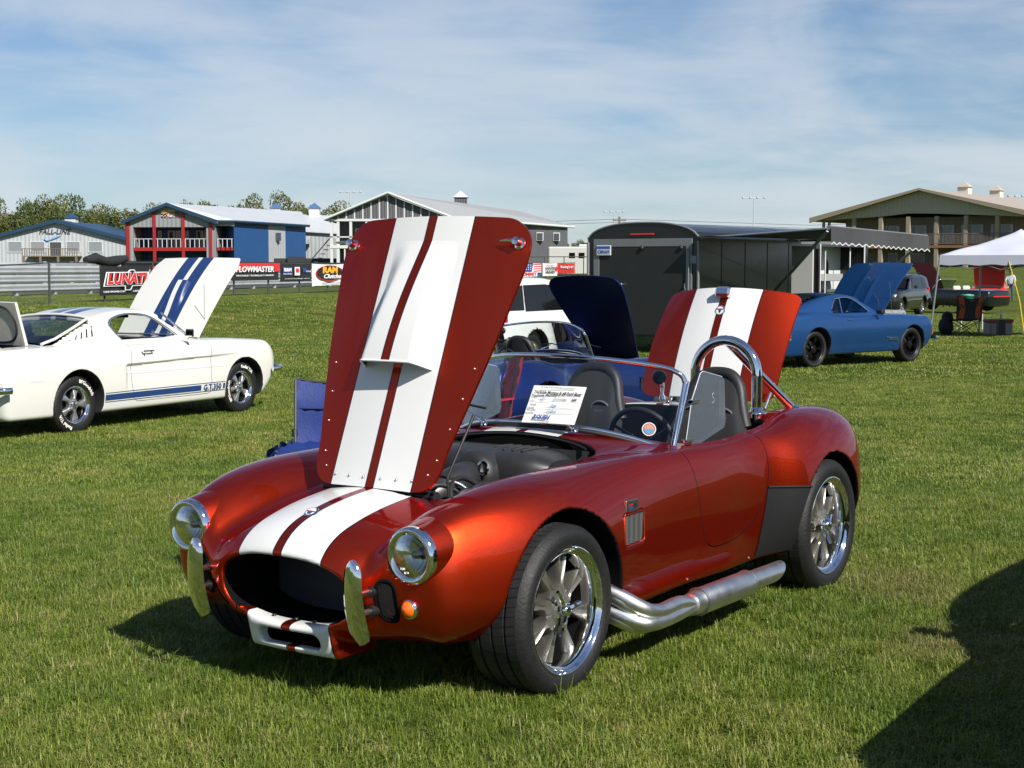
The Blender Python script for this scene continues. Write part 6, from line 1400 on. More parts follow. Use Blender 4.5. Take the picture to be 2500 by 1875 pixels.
for u in np.linspace(570, 2050, 150): rp.box((U5(u) - .022, -.08, Z5(575)), (U5(u) + .022, -.03, Z5(488)))
tag(rp.build('balusters', WOOD, fl5), kind='stuff')
for a, c in ((780, 930), (985, 1140), (1193, 1350), (1405, 1565), (1622, 1780)):
    o_ = MB().box((U5(a), 2.9, Z5(572)), (U5(c), 3.02, Z5(404))).build('sliding_door', TRIM_G, b5); MB().box((U5(a) + .25, 2.86, Z5(570)), (U5(a + (c - a) * .45), 2.898, Z5(412))).build('pane', WIN, o_); MB().box((U5(a + (c - a) * .52), 2.86, Z5(570)), (U5(c) - .3, 2.898, Z5(412))).build('pane', mat('curtain_glass', (.30, .32, .33), .2), o_)
for a, c in ((845, 925), (985, 1135), (1405, 1555)): win(b5, U5((a + c) / 2), 3, Z5(742), U5(c) - U5(a) - .3, Z5(660) - Z5(742), TRIM_G)
MB().box((U5(1245), 2.9, -1), (U5(1325), 3.02, Z5(655))).build('door', TDOOR, b5)
MB().box((U5(600), 2.8, -1.2), (U5(2090), 2.99, Z5(752))).build('stone_base', BROWN, b5)
for u, v in ((1405, 140), (1612, 180)): cupola(b5, U5(1185), 12 if u < 1500 else 22, Z5(95), .60, mat('cream_trim', (.60, .56, .45), .6), mat('cupola_tan', (.42, .37, .30), .6))
for u, v in ((1896, 270), (2113, 318)): MB().tube([(U5(u), 3, Z5(v + 8)), (U5(u), 3, Z5(v - 30))], .12, 6).build('vent_pipe', TRIM_W, b5)

# ------------------------------------------------------------------ trees
LEAF = []
for i, (c0, c1) in enumerate((((.036, .054, .016), (.085, .112, .032)), ((.048, .062, .016), (.125, .135, .038)), ((.05, .062, .016), (.15, .15, .045)))):
    m = bpy.data.materials.new('foliage'); m.use_nodes = True; b_ = m.node_tree.nodes['Principled BSDF']; b_.inputs['Roughness'].default_value = .7; b_.inputs['Specular IOR Level'].default_value = .2
    gi = N(m.node_tree.nodes, 'ShaderNodeNewGeometry'); mx = N(m.node_tree.nodes, 'ShaderNodeMix', data_type='RGBA'); m.node_tree.links.new(gi.outputs['Random Per Island'], mx.inputs[0]); mx.inputs[6].default_value = (*c0, 1); mx.inputs[7].default_value = (*c1, 1); m.node_tree.links.new(mx.outputs[2], b_.inputs['Base Color']); LEAF.append(m)
BARK = mat('bark', (.10, .08, .06), .9, noise=.3, nscale=4)
def crown_mesh(seed, m, n=3200, leaf=.25):
    r = np.random.RandomState(seed); V = []; Fc = []
    lob = [(r.uniform(-.32, .32), r.uniform(-.32, .32), r.uniform(.10, .92)) for _ in range(17)]
    for _ in range(n):
        c = lob[r.randint(len(lob))]; d = r.normal(size=3); d /= np.linalg.norm(d); q = .20 * r.uniform(.35, 1.0) ** .4 * (1.15 - .55 * abs(c[2] - .45))
        p = np.array([c[0] * (1.1 - .6 * c[2]), c[1] * (1.1 - .6 * c[2]), c[2]]) + d * np.array([q * 1.25, q * 1.25, q * .85])
        u = r.normal(size=3); u /= np.linalg.norm(u); w = np.cross(u, d + r.normal(size=3) * .5); w /= np.linalg.norm(w) + 1e-6; s = leaf * .1 * r.uniform(.5, 1.3); k = len(V)
        V += [p - u * s, p + w * s * .6, p + u * s, p - w * s * .6]; Fc.append((k, k + 1, k + 2, k + 3))
    me = bpy.data.meshes.new('crown'); me.from_pydata([tuple(v) for v in V], [], Fc); me.materials.append(m); return me
CROWNS = [crown_mesh(3 + i, LEAF[i % 3]) for i in range(6)]
def trunk_mesh(seed):
    r = random.Random(seed); mb = MB(); mb.tube([(0, 0, -.03), (r.uniform(-.01, .01), 0, .3), (r.uniform(-.03, .03), r.uniform(-.02, .02), .62), (r.uniform(-.04, .04), 0, .9)], [.026, .02, .012, .004], 7)
    for k in range(7):
        a = r.uniform(0, 6.28); z = r.uniform(.25, .7); l = r.uniform(.14, .28); mb.tube([(0, 0, z), (l * .5 * math.cos(a), l * .5 * math.sin(a), z + l * .5), (l * math.cos(a), l * math.sin(a), z + l * .8)], [.010, .006, .002], 5)
    return mb.mesh('trunk', BARK)
TRUNKS = [trunk_mesh(i) for i in range(3)]
def tree(x, y, h, wd, k, label, group='trees behind the buildings'):
    t = empty('tree', (x, y, gz(x, y)), random.uniform(0, 6.28), label, 'tree', group); t.scale = (h * wd, h * wd, h)
    obj('trunk', TRUNKS[k % 3], t); c = obj('crown', CROWNS[k % 6], t); c.location.z = .08; return t
random.seed(11)
prof_t = [(-30, 505), (8, 470), (40, 500), (80, 458), (118, 462), (150, 470), (185, 462), (222, 500), (258, 478), (290, 515), (330, 500), (372, 490), (410, 500), (470, 482), (515, 470), (545, 478), (575, 492), (618, 468), (660, 502), (690, 460), (722, 474), (752, 478), (785, 505), (835, 486), (812, 500)]
ORD = 'first second third fourth fifth sixth seventh eighth ninth tenth eleventh twelfth thirteenth fourteenth fifteenth sixteenth seventeenth eighteenth nineteenth twentieth twenty-first twenty-second twenty-third twenty-fourth twenty-fifth twenty-sixth'.split()
tl_ = ['dark green', 'yellowing green', 'browning autumn']
for i, (u, v) in enumerate(prof_t):
    Z = 225 + 18 * math.sin(i * 2.4); x = (u - 1250) / 3738 * Z; h = 1.58 + (650 - v) / 3738 * Z - gz(x, Z); tree(x, Z, h * .86, .50 + .16 * random.random(), i, f'tall {tl_[i % 3]} tree, {ORD[i]} from the left in the row behind the buildings')
for i in range(26):
    u = -40 + i * 36; Z = 205 + 10 * math.sin(i * 1.7); x = (u - 1250) / 3738 * Z; tree(x, Z, 5.2 + 2.0 * random.random() + (1.2 if u < 320 else 0), .95 + .3 * random.random(), i + 3, f'low {tl_[(i + 3) % 3]} tree, {ORD[i]} from the left in the thicket below the tall trees', 'low trees behind the buildings')
for i, (u, v) in enumerate([(1404, 598), (1416, 592), (1428, 596), (1392, 604)]):
    Z = 210; x = (u - 1250) / 3738 * Z; tree(x, Z, 1.58 + (650 - v) / 3738 * Z - gz(x, Z), .7, i, f'small dark tree, {ORD[(1, 2, 3, 0)[i]]} from the left between the grey house and the black trailer', 'small far trees')
# low wood along the horizon, one mass
r_ = np.random.RandomState(5); wv = []; wf_ = []
for _ in range(9000):
    a = r_.uniform(-.5, .5); Z = r_.uniform(420, 520); x = a * Z; z = r_.uniform(0, 1) ** 1.3 * (5.2 + 1.5 * math.sin(a * 43) + 1.2 * math.sin(a * 17 + 2)) + .8; s = r_.uniform(.5, 1.3); u = r_.normal(size=3); w = r_.normal(size=3); u /= np.linalg.norm(u); w /= np.linalg.norm(w); p = np.array([x, Z, z]); k = len(wv); wv += [tuple(p - u * s), tuple(p + w * s), tuple(p + u * s), tuple(p - w * s)]; wf_.append((k, k + 1, k + 2, k + 3))
me = bpy.data.meshes.new('far_wood'); me.from_pydata(wv, [], wf_); me.materials.append(LEAF[0]); tag(obj('far_wood', me), 'low dark line of woodland along the horizon', 'wood', kind='stuff')

# ------------------------------------------------------------------ guard rails, fence and banners along the track
FX = lambda Z: -24.6 + .2588 * Z
fdir = Vector((.2588, 1, 0)).normalized(); fnrm = Vector((fdir.y, -fdir.x, 0))
GALV = mat('galvanised', (.52, .54, .56), .55, .4, noise=.2, nscale=1.5); FPOST = mat('fence_post', (.045, .05, .05), .5)
def guardrail(Z0, Z1, off, z_add, rows, label):
    g = empty('guard_rail', (FX(Z0) + fnrm.x * -off, Z0 + fnrm.y * -off, 0), 0, label, 'guard rail'); L = (Z1 - Z0) / fdir.y
    zf = lambda s: gz(FX(Z0) + fdir.x * s - fnrm.x * off, Z0 + fdir.y * s - fnrm.y * off) + z_add
    for s in np.arange(0, L, 2.6): MB().box((fdir.x * s - .08, fdir.y * s + .02, zf(s) - .4), (fdir.x * s + .08, fdir.y * s + .2, zf(s) + .12 + rows * .33)).build('post', GALV, g)
    for r in range(rows):
        prof = [(0, 0), (.07, .05), (.07, .10), (.0, .145), (.07, .19), (.07, .24), (0, .29)]
        ss = list(np.arange(0, L + 4, 4)); b = MB(); b.grid(lambda s, k: (fdir.x * s + fnrm.x * (.06 + prof[k][0]), fdir.y * s + fnrm.y * (.06 + prof[k][0]), zf(s) + .10 + r * .33 + prof[k][1]), ss, range(7), smooth=True); b.build('beam', GALV, g)
    return g
guardrail(36, 104, 7.5, .05, 3, 'triple galvanised guard rail behind the wire fence')
guardrail(36, 90, 19, .55, 2, 'farther galvanised guard rail on the other side of the track')
tr_ = MB(); tr_.grid(lambda s, k: (FX(30) + fdir.x * s - fnrm.x * (8.5 + k), 30 + fdir.y * s - fnrm.y * (8.5 + k), gz(FX(30) + fdir.x * s - fnrm.x * (8.5 + k), 30 + fdir.y * s - fnrm.y * (8.5 + k)) + .02), np.linspace(0, 90, 40), np.linspace(0, 9, 4)); tag(tr_.build('race_track', mat('asphalt', (.05, .05, .05), .9, noise=.2)), kind='structure')
fence = empty('wire_fence', (0, 0, 0), 0, 'chain-link fence with dark posts carrying the banners', 'fence')
fz = lambda Z: gz(FX(Z), Z)
for Z in np.arange(40.9, 112, 3.0): MB().tube([(FX(Z), Z, fz(Z) - .3), (FX(Z), Z, fz(Z) + 1.22)], .035, 8).build('post', FPOST, fence)
MB().tube([(FX(Z), Z, fz(Z) + 1.2) for Z in np.arange(38, 114, 3)], .022, 6).build('top_rail', FPOST, fence)
def chainlink():
    m = bpy.data.materials.new('chain_link'); m.use_nodes = True; nt = m.node_tree; L = nt.links; b = nt.nodes['Principled BSDF']; b.inputs['Base Color'].default_value = (.10, .11, .11, 1); b.inputs['Roughness'].default_value = .5
    t = N(nt.nodes, 'ShaderNodeTexCoord'); s = N(nt.nodes, 'ShaderNodeSeparateXYZ'); L.new(t.outputs['Object'], s.inputs[0]); res = []
    for sg in (1, -1):
        a = N(nt.nodes, 'ShaderNodeMath', operation='MULTIPLY_ADD'); L.new(s.outputs[2], a.inputs[0]); a.inputs[1].default_value = sg; L.new(s.outputs[1], a.inputs[2])
        f = N(nt.nodes, 'ShaderNodeMath', operation='MULTIPLY'); L.new(a.outputs[0], f.inputs[0]); f.inputs[1].default_value = 12; fr = N(nt.nodes, 'ShaderNodeMath', operation='FRACT'); L.new(f.outputs[0], fr.inputs[0]); c = N(nt.nodes, 'ShaderNodeMath', operation='LESS_THAN'); L.new(fr.outputs[0], c.inputs[0]); c.inputs[1].default_value = .085; res.append(c.outputs[0])
    mx = N(nt.nodes, 'ShaderNodeMath', operation='MAXIMUM'); L.new(res[0], mx.inputs[0]); L.new(res[1], mx.inputs[1]); L.new(mx.outputs[0], b.inputs['Alpha']); return m
cm = MB(); cm.grid(lambda Z, t: (FX(Z), Z, fz(Z) + 1.2 * t), np.arange(38, 114, 2.0), (0, 1)); cm.build('wire_mesh', chainlink(), fence)
wsn = MB(); wsn.grid(lambda Z, t: (FX(Z) + fnrm.x * -.05, Z + fnrm.y * -.05, fz(Z) + 1.0 + .26 * t), np.arange(48, 104, 2.0), (0, 1)); wsn.build('dark_screen', mat('dark_screen', (.02, .02, .022), .8), fence)
BK = mat('banner_black', (.018, .018, .02), .55, bump=.15, bscale=6); BW = mat('banner_white', (.78, .78, .77), .6, bump=.15, bscale=6); BR = mat('banner_red', (.55, .02, .02), .55); BY = mat('banner_yellow', (.85, .42, .02), .55); LW = mat('print_white', (.82, .82, .82), .6); LR = mat('print_red', (.62, .03, .03), .6); LB = mat('print_blue', (.03, .08, .35), .6); LK = mat('print_black', (.015, .015, .015), .6)
def zat(u):   # distance along the fence where a photo column meets it
    k = (u - 1250) / 3738; return -24.6 / (k - .2588)
def banner(u0, u1, v0, v1, m, label):
    Z0, Z1 = zat(u0), zat(u1); zt = 1.58 + (650 - v0) / 3738 * Z0; zb = 1.58 + (650 - v1) / 3738 * Z0; zt = min(zt, fz(Z0) + 1.25)
    A = Vector((FX(Z0), Z0, 0)) + fnrm * .10; B_ = Vector((FX(Z1), Z1, 0)) + fnrm * .10; w = (B_ - A).length; h = zt - zb; d = (B_ - A).normalized()
    e = empty('banner', tuple(A) [:2] + (zb,), math.atan2(d.y, d.x), label, 'banner')
    def P(a, b): return (a * w, -.02 * math.sin(a * 9 + b * 2) * (1 - b) - .012 * math.sin(a * 23), b * h - .03 * math.sin(a * math.pi) * b)
    MB().grid(P, np.linspace(0, 1, 15), np.linspace(0, 1, 5)).build('sheet', m, e)
    for a in (.0, .5, 1.0): MB().lathe([(.012, 0), (.02, .002), (.022, -.004)], 'y', (a * (w - .06) + .03, -.03, h - .05), 8).build('eyelet', CHROME, e)
    return e, w, h
def btext(e, s, size, x, z, m, y=-.06, fit=None, xs=1, **kw):
    """banner print, drawn out to the given width"""
    o = text('lettering', s, size, frame((x, y, z), Vector((1, 0, 0)), Vector((0, 0, 1))), m, e, extrude=.004, **kw)
    vx = [v.co.x for v in o.data.vertices]
    if fit: o.data.transform(Matrix.Translation((x, 0, 0)) @ Matrix.Diagonal((fit / (max(vx) - min(vx)), 1, 1, 1)) @ Matrix.Translation((-x, 0, 0)))
    return o
def bshape(e, nm, poly, m, y=-.05): return MB().prism(poly, 'y', y - .006, y).build(nm, m, e)
e, w, h = banner(238, 360, 648, 722, BK, 'black banner with red LUNATI lettering')
bshape(e, 'logo_outline', [(w * .04, h * .30), (w * .10, h * .78), (w * .52, h * .78), (w * .56, h * .86), (w * .66, h * .86), (w * .68, h * .78), (w * .97, h * .78), (w * .93, h * .30), (w * .62, h * .30), (w * .58, h * .16), (w * .46, h * .16), (w * .46, h * .30)], LW)
bshape(e, 'logo_field', [(w * .065, h * .33), (w * .118, h * .75), (w * .54, h * .75), (w * .58, h * .83), (w * .65, h * .83), (w * .665, h * .75), (w * .945, h * .75), (w * .905, h * .33), (w * .605, h * .33), (w * .56, h * .19), (w * .475, h * .19), (w * .475, h * .33)], LK, -.058)
btext(e, 'LUNATI', h * .50, w * .50, h * .54, LW, -.066, fit=w * .84, shear=.2, bold=.034, xs=1.05); btext(e, 'LUNATI', h * .50, w * .50, h * .54, LR, -.072, fit=w * .80, shear=.2, bold=.020, xs=1.05)
btext(e, 'LUNATIPOWER.COM', h * .085, w * .25, h * .12, LW, fit=w * .42); btext(e, 'CAMS - CRANKS', h * .085, w * .79, h * .12, LW, fit=w * .34)
e, w, h = banner(363, 478, 648, 712, BK, 'black banner with red border and white AEROMOTIVE lettering')
for poly in ([(0.02 * w, .03 * h), (.98 * w, .03 * h), (.98 * w, .06 * h), (.02 * w, .06 * h)], [(0.02 * w, .94 * h), (.98 * w, .94 * h), (.98 * w, .97 * h), (.02 * w, .97 * h)], [(.02 * w, .06 * h), (.04 * w, .06 * h), (.04 * w, .94 * h), (.02 * w, .94 * h)], [(.96 * w, .06 * h), (.98 * w, .06 * h), (.98 * w, .94 * h), (.96 * w, .94 * h)]): bshape(e, 'border', poly, LR)
btext(e, 'AEROMOTIVE', h * .26, w * .55, h * .66, LW, fit=w * .8, bold=.006, shear=.1); bshape(e, 'swoosh', [(w * .08, h * .24), (w * .22, h * .40), (w * .36, h * .40), (w * .44, h * .24), (w * .33, h * .30), (w * .2, h * .27)], LW); bshape(e, 'red_bar', [(w * .15, h * .47), (w * .8, h * .47), (w * .8, h * .50), (w * .15, h * .50)], LR)
e, w, h = banner(560, 676, 642, 686, BK, 'black banner with red top and white FLOWMASTER lettering')
bshape(e, 'red_band', [(0, h * .55), (w * .88, h * .72), (w * .88, h * .5), (w, h * .5), (w, h), (0, h)], LR, -.046); btext(e, 'FLOWMASTER', h * .44, w * .46, h * .63, LW, fit=w * .8, bold=.008, shear=.15); btext(e, 'THE EXHAUST TECHNOLOGY COMPANY', h * .13, w * .46, h * .28, LW, fit=w * .8)
e, w, h = banner(679, 756, 643, 688, BK, 'black banner with three small sponsor logos')
bshape(e, 'logo_plate', [(w * .06, h * .5), (w * .34, h * .5), (w * .34, h * .78), (w * .06, h * .78)], LB); btext(e, 'B&M', h * .26, w * .2, h * .64, LW, -.062, fit=w * .22, bold=.005); btext(e, 'RACING', h * .1, w * .2, h * .42, LW, fit=w * .26)
bshape(e, 'logo_plate', [(w * .42, h * .34), (w * .58, h * .34), (w * .58, h * .8), (w * .42, h * .8)], LW); bshape(e, 'logo_mark', [(w * .45, h * .5), (w * .55, h * .5), (w * .55, h * .72), (w * .45, h * .72)], LR, -.062)
btext(e, 'N', h * .34, w * .74, h * .60, LB, fit=w * .1, bold=.012); btext(e, 'NITROUS', h * .1, w * .86, h * .55, LW, fit=w * .18); btext(e, 'www.holley.com', h * .07, w * .5, h * .16, LW, fit=w * .8)
e, w, h = banner(757, 842, 644, 698, BW, 'white banner with RAM Clutches in a dark oval')
ell = lambda cx, cz, rx, rz_: [(cx + rx * math.cos(a), cz + rz_ * math.sin(a)) for a in [2 * math.pi * k / 32 for k in range(32)]]
bshape(e, 'oval', ell(w * .48, h * .57, w * .40, h * .36), LR); bshape(e, 'oval', ell(w * .47, h * .58, w * .37, h * .33), LK, -.058); btext(e, 'RAM', h * .38, w * .47, h * .70, BY, -.066, fit=w * .44, bold=.02, shear=.1); btext(e, 'Clutches', h * .28, w * .55, h * .42, LW, -.070, fit=w * .56, shear=.4, bold=.006); btext(e, 'ramclutches.com', h * .09, w * .5, h * .12, LK, fit=w * .5)
e, w, h = banner(844, 915, 643, 690, BW, 'white banner with red shape partly hidden by the red hood')
btext(e, 'BAER', h * .26, w * .22, h * .82, LK, fit=w * .32, bold=.006); bshape(e, 'red_patch', ell(w * .3, h * .35, w * .22, h * .26), LR); bshape(e, 'white_patch', ell(w * .36, h * .33, w * .12, h * .14), LW, -.058)
e, w, h = banner(1262, 1316, 643, 676, LB, 'flag-patterned banner with red SUMMIT lettering')
bshape(e, 'flag_stripes', [(w * .55, h * .3), (w, h * .3), (w, h), (w * .62, h)], LW, -.046)
for i in range(4): bshape(e, 'flag_stripe', [(w * .62, h * (.36 + .17 * i)), (w, h * (.40 + .17 * i)), (w, h * (.48 + .17 * i)), (w * .62, h * (.44 + .17 * i))], LR, -.054)
for i in range(5):
    for j in range(3): bshape(e, 'star', ell(w * (.1 + .1 * i), h * (.55 + .16 * j), w * .02, h * .035), LW, -.05)
bshape(e, 'name_panel', [(0, 0), (w * .8, 0), (w * .8, h * .34), (0, h * .34)], LW, -.056); btext(e, 'SUMMIT', h * .34, w * .4, h * .17, LR, -.066, fit=w * .74, bold=.014)
e, w, h = banner(1321, 1357, 642, 674, BW, "white banner with black DOUG'S HEADERS lettering")
btext(e, "DOUG'S", h * .30, w * .46, h * .58, LK, fit=w * .62, bold=.006); btext(e, 'HEADERS', h * .24, w * .46, h * .30, LK, fit=w * .62, bold=.006); btext(e, 'The Original', h * .1, w * .46, h * .84, LR, fit=w * .5); bshape(e, 'mark', ell(w * .88, h * .55, w * .07, h * .2), LR)
e, w, h = banner(1357, 1400, 642, 668, BR, 'red banner with white racing lettering beside the trailer'); btext(e, "Racing's #1", h * .32, w * .5, h * .62, LW, fit=w * .7, bold=.004)
# rolled dark tarpaulin on the fence top
tp = MB(); Za = [zat(u) for u in (216, 240, 265, 290, 314)]; tp.tube([(FX(Z) - .05, Z, fz(Z) + 1.28 + .06 * math.sin(i * 2)) for i, Z in enumerate(Za)], [.10, .17, .15, .17, .11], 9); tag(tp.build('tarpaulin_roll', mat('dark_tarp', (.02, .022, .022), .6, bump=.6, bscale=5)), 'rolled black tarpaulin lying along the fence top above the LUNATI banner', 'tarpaulin')
# white box trailer and dark railing beyond the fence, seen between red hood and black trailer
wt = empty('box_trailer', (8.2, 128, .35), 0, 'white box trailer far off between the red hood and the black trailer', 'trailer')
MB().box((-5.2, 0, .5), (2.6, 2.4, 2.85), 0, .12).build('body', mat('white_gel', (.46, .455, .43), .4), wt)
for x in (-3.2, -2.4): MB().box((x - .25, -.03, 1.9), (x + .25, -.001, 2.35), 0, .05).build('window', VOID, wt)
MB().box((-2.6, .8, 2.85), (-1.6, 1.6, 3.05), 0, .05).build('roof_unit', TRIM_W, wt)
MB().box((-5.2, .2, .2), (2.6, 2.2, .498)).build('chassis', VOID, wt)
rl = empty('railing', (4, 118, .3), 0, 'dark steel railing beyond the fence in front of the white box trailer', 'railing')
for x in np.arange(-3, 5, 1.5): MB().tube([(x, 0, -.2), (x, 0, 2.0)], .04, 6).build('post', FPOST, rl)
MB().tube([(-3.2, 0, 2.0), (5, 0, 2.0)], .04, 6).build('rail', FPOST, rl)
ds = empty('dark_store', ((735 - 1250) * 150 / 3738, 150, .6), 0, 'black fenced store with red mark between clubhouse and grey house', 'shed')
MB().box((-2.6, 0, -.8), (3.2, 3, 1.75), 0, .05).box((-1.2, -.4, -.8), (.5, 0, 1.9)).build('wall', mat('store_black', (.03, .03, .033), .6), ds); MB().prism([(-.8, .5), (.0, .5), (.2, .9), (-.4, 1.15), (-1.0, .9)], 'y', -.44, -.402).build('red_mark', TRIM_R, ds)
# lamp masts and the pole line
def mast(u, v0, v1, Z, r, label, heads=4, tee=None):
    x = (u - 1250) / 3738 * Z; zt = 1.58 + (650 - v0) / 3738 * Z; zb = gz(x, Z); e = empty('lamp_mast', (x, Z, zb), 0, label, 'mast'); MB().tube([(0, 0, -.5), (0, 0, zt - zb)], [r, r * .6], 8).build('pole', GALV, e)
    if heads:
        MB().tube([(-1.6, 0, zt - zb), (1.6, 0, zt - zb)], .05, 6).build('cross_arm', GALV, e)
        for k in range(heads): MB().box((-1.6 + 3.2 * k / (heads - 1) - .16, -.3, zt - zb - .1), (-1.6 + 3.2 * k / (heads - 1) + .16, .2, zt - zb + .16), 0, .05).build('floodlight', GALV, e)
    return e
mast(858, 471, 560, 240, .13, 'tall floodlight mast left of the grey house'); mast(1837, 485, 600, 230, .12, 'tall slender mast above the black trailer'); mast(1497, 518, 600, 260, .12, 'floodlight mast left of the wooden pole'); mast(2480, 481, 560, 235, .14, 'floodlight mast at right behind the lodge')
pl = empty('utility_pole', ((1511 - 1250) / 3738 * 250, 250, 0), 0, 'wooden utility pole with cross arm above the black trailer', 'pole'); hz = 1.58 + (650 - 530) / 3738 * 250; MB().tube([(0, 0, 0), (0, 0, hz)], .16, 8).build('pole', WOOD, pl); MB().box((-1.1, -.08, hz - .7), (1.1, .08, hz - .5)).build('cross_arm', WOOD, pl)
for k, dz in enumerate((0, -.5)):
    wr = MB(); x0 = pl.location.x; wr.tube([(x0 - 60, 262, hz + .2 + dz), (x0 - 30, 255, hz - 1.3 + dz), (x0, 250, hz - .4 + dz), (x0 + 30, 246, hz - 1.5 + dz), (x0 + 62, 242, hz - .6 + dz)], .03, 4); tag(wr.build('power_line', FPOST), f'{"upper" if k == 0 else "lower"} power line sagging across the sky above the black trailer', 'cable')
# ------------------------------------------------------------------ black enclosed trailer with awning
tax = Vector((.6, .8, 0)); TR = empty('enclosed_trailer', (3.75, 30.7, -.22), math.atan2(.8, .6), 'black enclosed trailer with grey door frame and licence plate, side awning out', 'trailer')
# local x runs along the trailer away from its rear door, local y to its left; right side wall at y = 0, left at 2.69
TBK = mat('trailer_black', (.009, .009, .010), .24, coat=.12, noise=.25, nscale=1.2, bump=.05, bscale=2); TDR = mat('trailer_door', (.014, .0155, .014), .6, noise=.2, nscale=2); ALU = mat('trailer_alu', (.21, .22, .22), .5, .4, noise=.15, nscale=4)
TL_, TW, TH = 8.1, 2.69, 2.46
def roofz(y): t = (y - TW / 2) / (TW / 2); return TH + .22 - .22 * abs(t) ** 2.6 - .10 * abs(t) ** 12
secs = [(0, .35)] + [(y, roofz(y)) for y in np.linspace(0, TW, 21)] + [(TW, .35)]
bd = MB(); ring = lambda x: [(x, y, z) for y, z in secs]
bd.loft([ring(0), ring(4.05)], True, True, True, 0, False); bd.loft([ring(5.25), ring(5.45)], True, True, True, 0, False); bd.loft([[(x, y, z) for y, z in secs if z > 2.0 or True] for x in (7.9, TL_)], True, True, True, 0, False)
bd.build('body', TBK, TR)
top = MB(); top.grid(lambda x, k: (x, np.linspace(0, TW, 21)[k], roofz(np.linspace(0, TW, 21)[k]) + .004), (4.0, TL_ + .01), range(21), smooth=True); top.grid(lambda x, k: (x, np.linspace(0, TW, 21)[k], roofz(np.linspace(0, TW, 21)[k]) - .06), (4.0, TL_), range(21), flip=True, smooth=True); top.box((4.0, -.003, 2.25), (TL_, .05, 2.47)); top.build('roof', TBK, TR)
MB().box((4.05, TW - .06, .35), (TL_, TW - .002, 2.4)).box((4.05, 0, .33), (TL_, TW, .42)).build('far_wall', mat('trailer_lining', (.55, .56, .55), .5), TR)
fr = MB(); X = -.03
for lo, hi in (((.16, .40), (.30, 2.20)), ((TW - .30, .40), (TW - .16, 2.20)), ((.16, 2.20), (TW - .16, 2.36))): fr.box((X, lo[0], lo[1]), (-.002, hi[0], hi[1]), 0, .004)
fro = fr.build('door_frame', ALU, TR); MB().box((X + .008, .302, .40), (-.002, TW - .302, 2.198)).build('rear_door', TDR, TR)
for y in (.02, TW - .02): MB().tube([(-.02, y, .4), (-.02, y, 2.30)], .03, 8).build('corner_post', ALU, TR)
MB().tube([(-.01, y, roofz(y) + .01) for y in np.linspace(.0, TW, 21)], .022, 6).build('roof_edge', ALU, TR)
MB().box((-.05, 1.05, 2.43), (-.01, 1.62, 2.47), 0, .01).build('marker_lamp', RED_L, TR)
for y in (.42, 1.35, 2.27): MB().lathe([(.001, -.06), (.05, -.055), (.05, 0)], 'x', (0, y, 2.17), 12).build('door_lamp', BLACK, TR)
pl_ = MB().box((-.06, 2.08, 2.02), (-.034, 2.44, 2.23), 0, .01).build('licence_plate', TRIM_W, TR); MB().box((-.064, 2.10, 2.165), (-.061, 2.42, 2.215)).build('plate_band', LB, pl_)
text('lettering', 'C301619', .095, frame((-.063, 2.26, 2.095), Vector((0, -1, 0)), Vector((0, 0, 1))), LB, pl_, extrude=.002, bold=.002, xs=.82)
for z in (.75, 1.25): MB().box((-.06, .12, z), (-.03, .40, z + .05), 0, .01).tube([(-.06, .3, z + .02), (-.06, .3, z + .2)], .014, 6).build('door_latch', CHROME, TR)
MB().tube([(-.06, .22, .42), (-.06, .22, 2.15)], .016, 8).build('lock_bar', ALU, TR)
for z in (.7, 1.85): MB().box((-.05, .05, z), (-.02, .20, z + .16), 0, .008).build('hinge', ALU, TR)
MB().box((0.02, -.012, 2.30), (TL_, -.001, 2.36)).build('side_rail', ALU, TR); MB().box((.05, -.010, .38), (4.0, -.001, .46)).build('side_rail', ALU, TR)
for x in np.arange(.9, 4.0, 1.0): MB().box((x - .012, -.006, .46), (x + .012, -.001, 2.3)).build('panel_seam', mat('trailer_seam', (.012, .012, .012), .5), TR)
for x in (3.2, 4.2):
    w_ = MB().lathe([(.06, -.02), (.2, -.02), (.33, -.03), (.345, -.08), (.345, -.2), (.3, -.22)], 'y', n=32).build('wheel', RUBBER, TR); w_.location = (x, .0, .345 - .02); w_.rotation_euler = (0, 0, math.pi)
# open door bay and galley
MB().box((4.05, .05, .42), (4.10, 1.0, 2.3)).box((5.2, .05, .42), (5.25, 2.4, 2.3)).build('partition', mat('trailer_lining', (.55, .56, .55), .5), TR)
ent = MB().box((4.10, .9, .42), (5.2, .95, 2.3)).build('doorway_dark', VOID, TR)  # black sheet: darkness inside the open doorway put in as colour
dr = MB().box((5.28, -.06, .42), (5.36, -.005, 2.2), 0).build('side_door', TBK, TR); MB().box((5.30, -.09, 1.15), (5.34, -.06, 1.22)).build('door_handle', CHROME, dr)
GW = mat('galley_white', (.56, .57, .55), .45); gy = .62
MB().box((5.45, gy, .42), (7.9, gy + .05, 2.35)).box((5.45, 0, .40), (7.9, gy, .43)).build('galley_wall', GW, TR)
cb = MB().box((6.05, gy - .5, .43), (7.3, gy, 1.20), 0, .01).box((6.0, gy - .55, 1.20), (7.35, gy, 1.26), 1).box((6.05, gy - .35, 1.45), (7.3, gy, 1.62), 0, .01).build('galley_cabinet', [mat('cabinet_grey', (.30, .31, .31), .4), STEEL], TR)
MB().box((6.2, gy - .52, .72), (6.85, gy - .501, .98)).build('blue_drawer', mat('drawer_blue', (.18, .32, .42), .5), cb)
MB().lathe([(.05, 0), (.05, .26), (.02, .3), (.02, .34)], 'z', (6.5, gy - .3, 1.62), 12).build('dark_bottle', VOID, TR)
for x in (6.0, 7.35): MB().tube([(x, .12, .43), (x, .12, 2.3)], .018, 8).build('galley_pole', TRIM_W, TR)
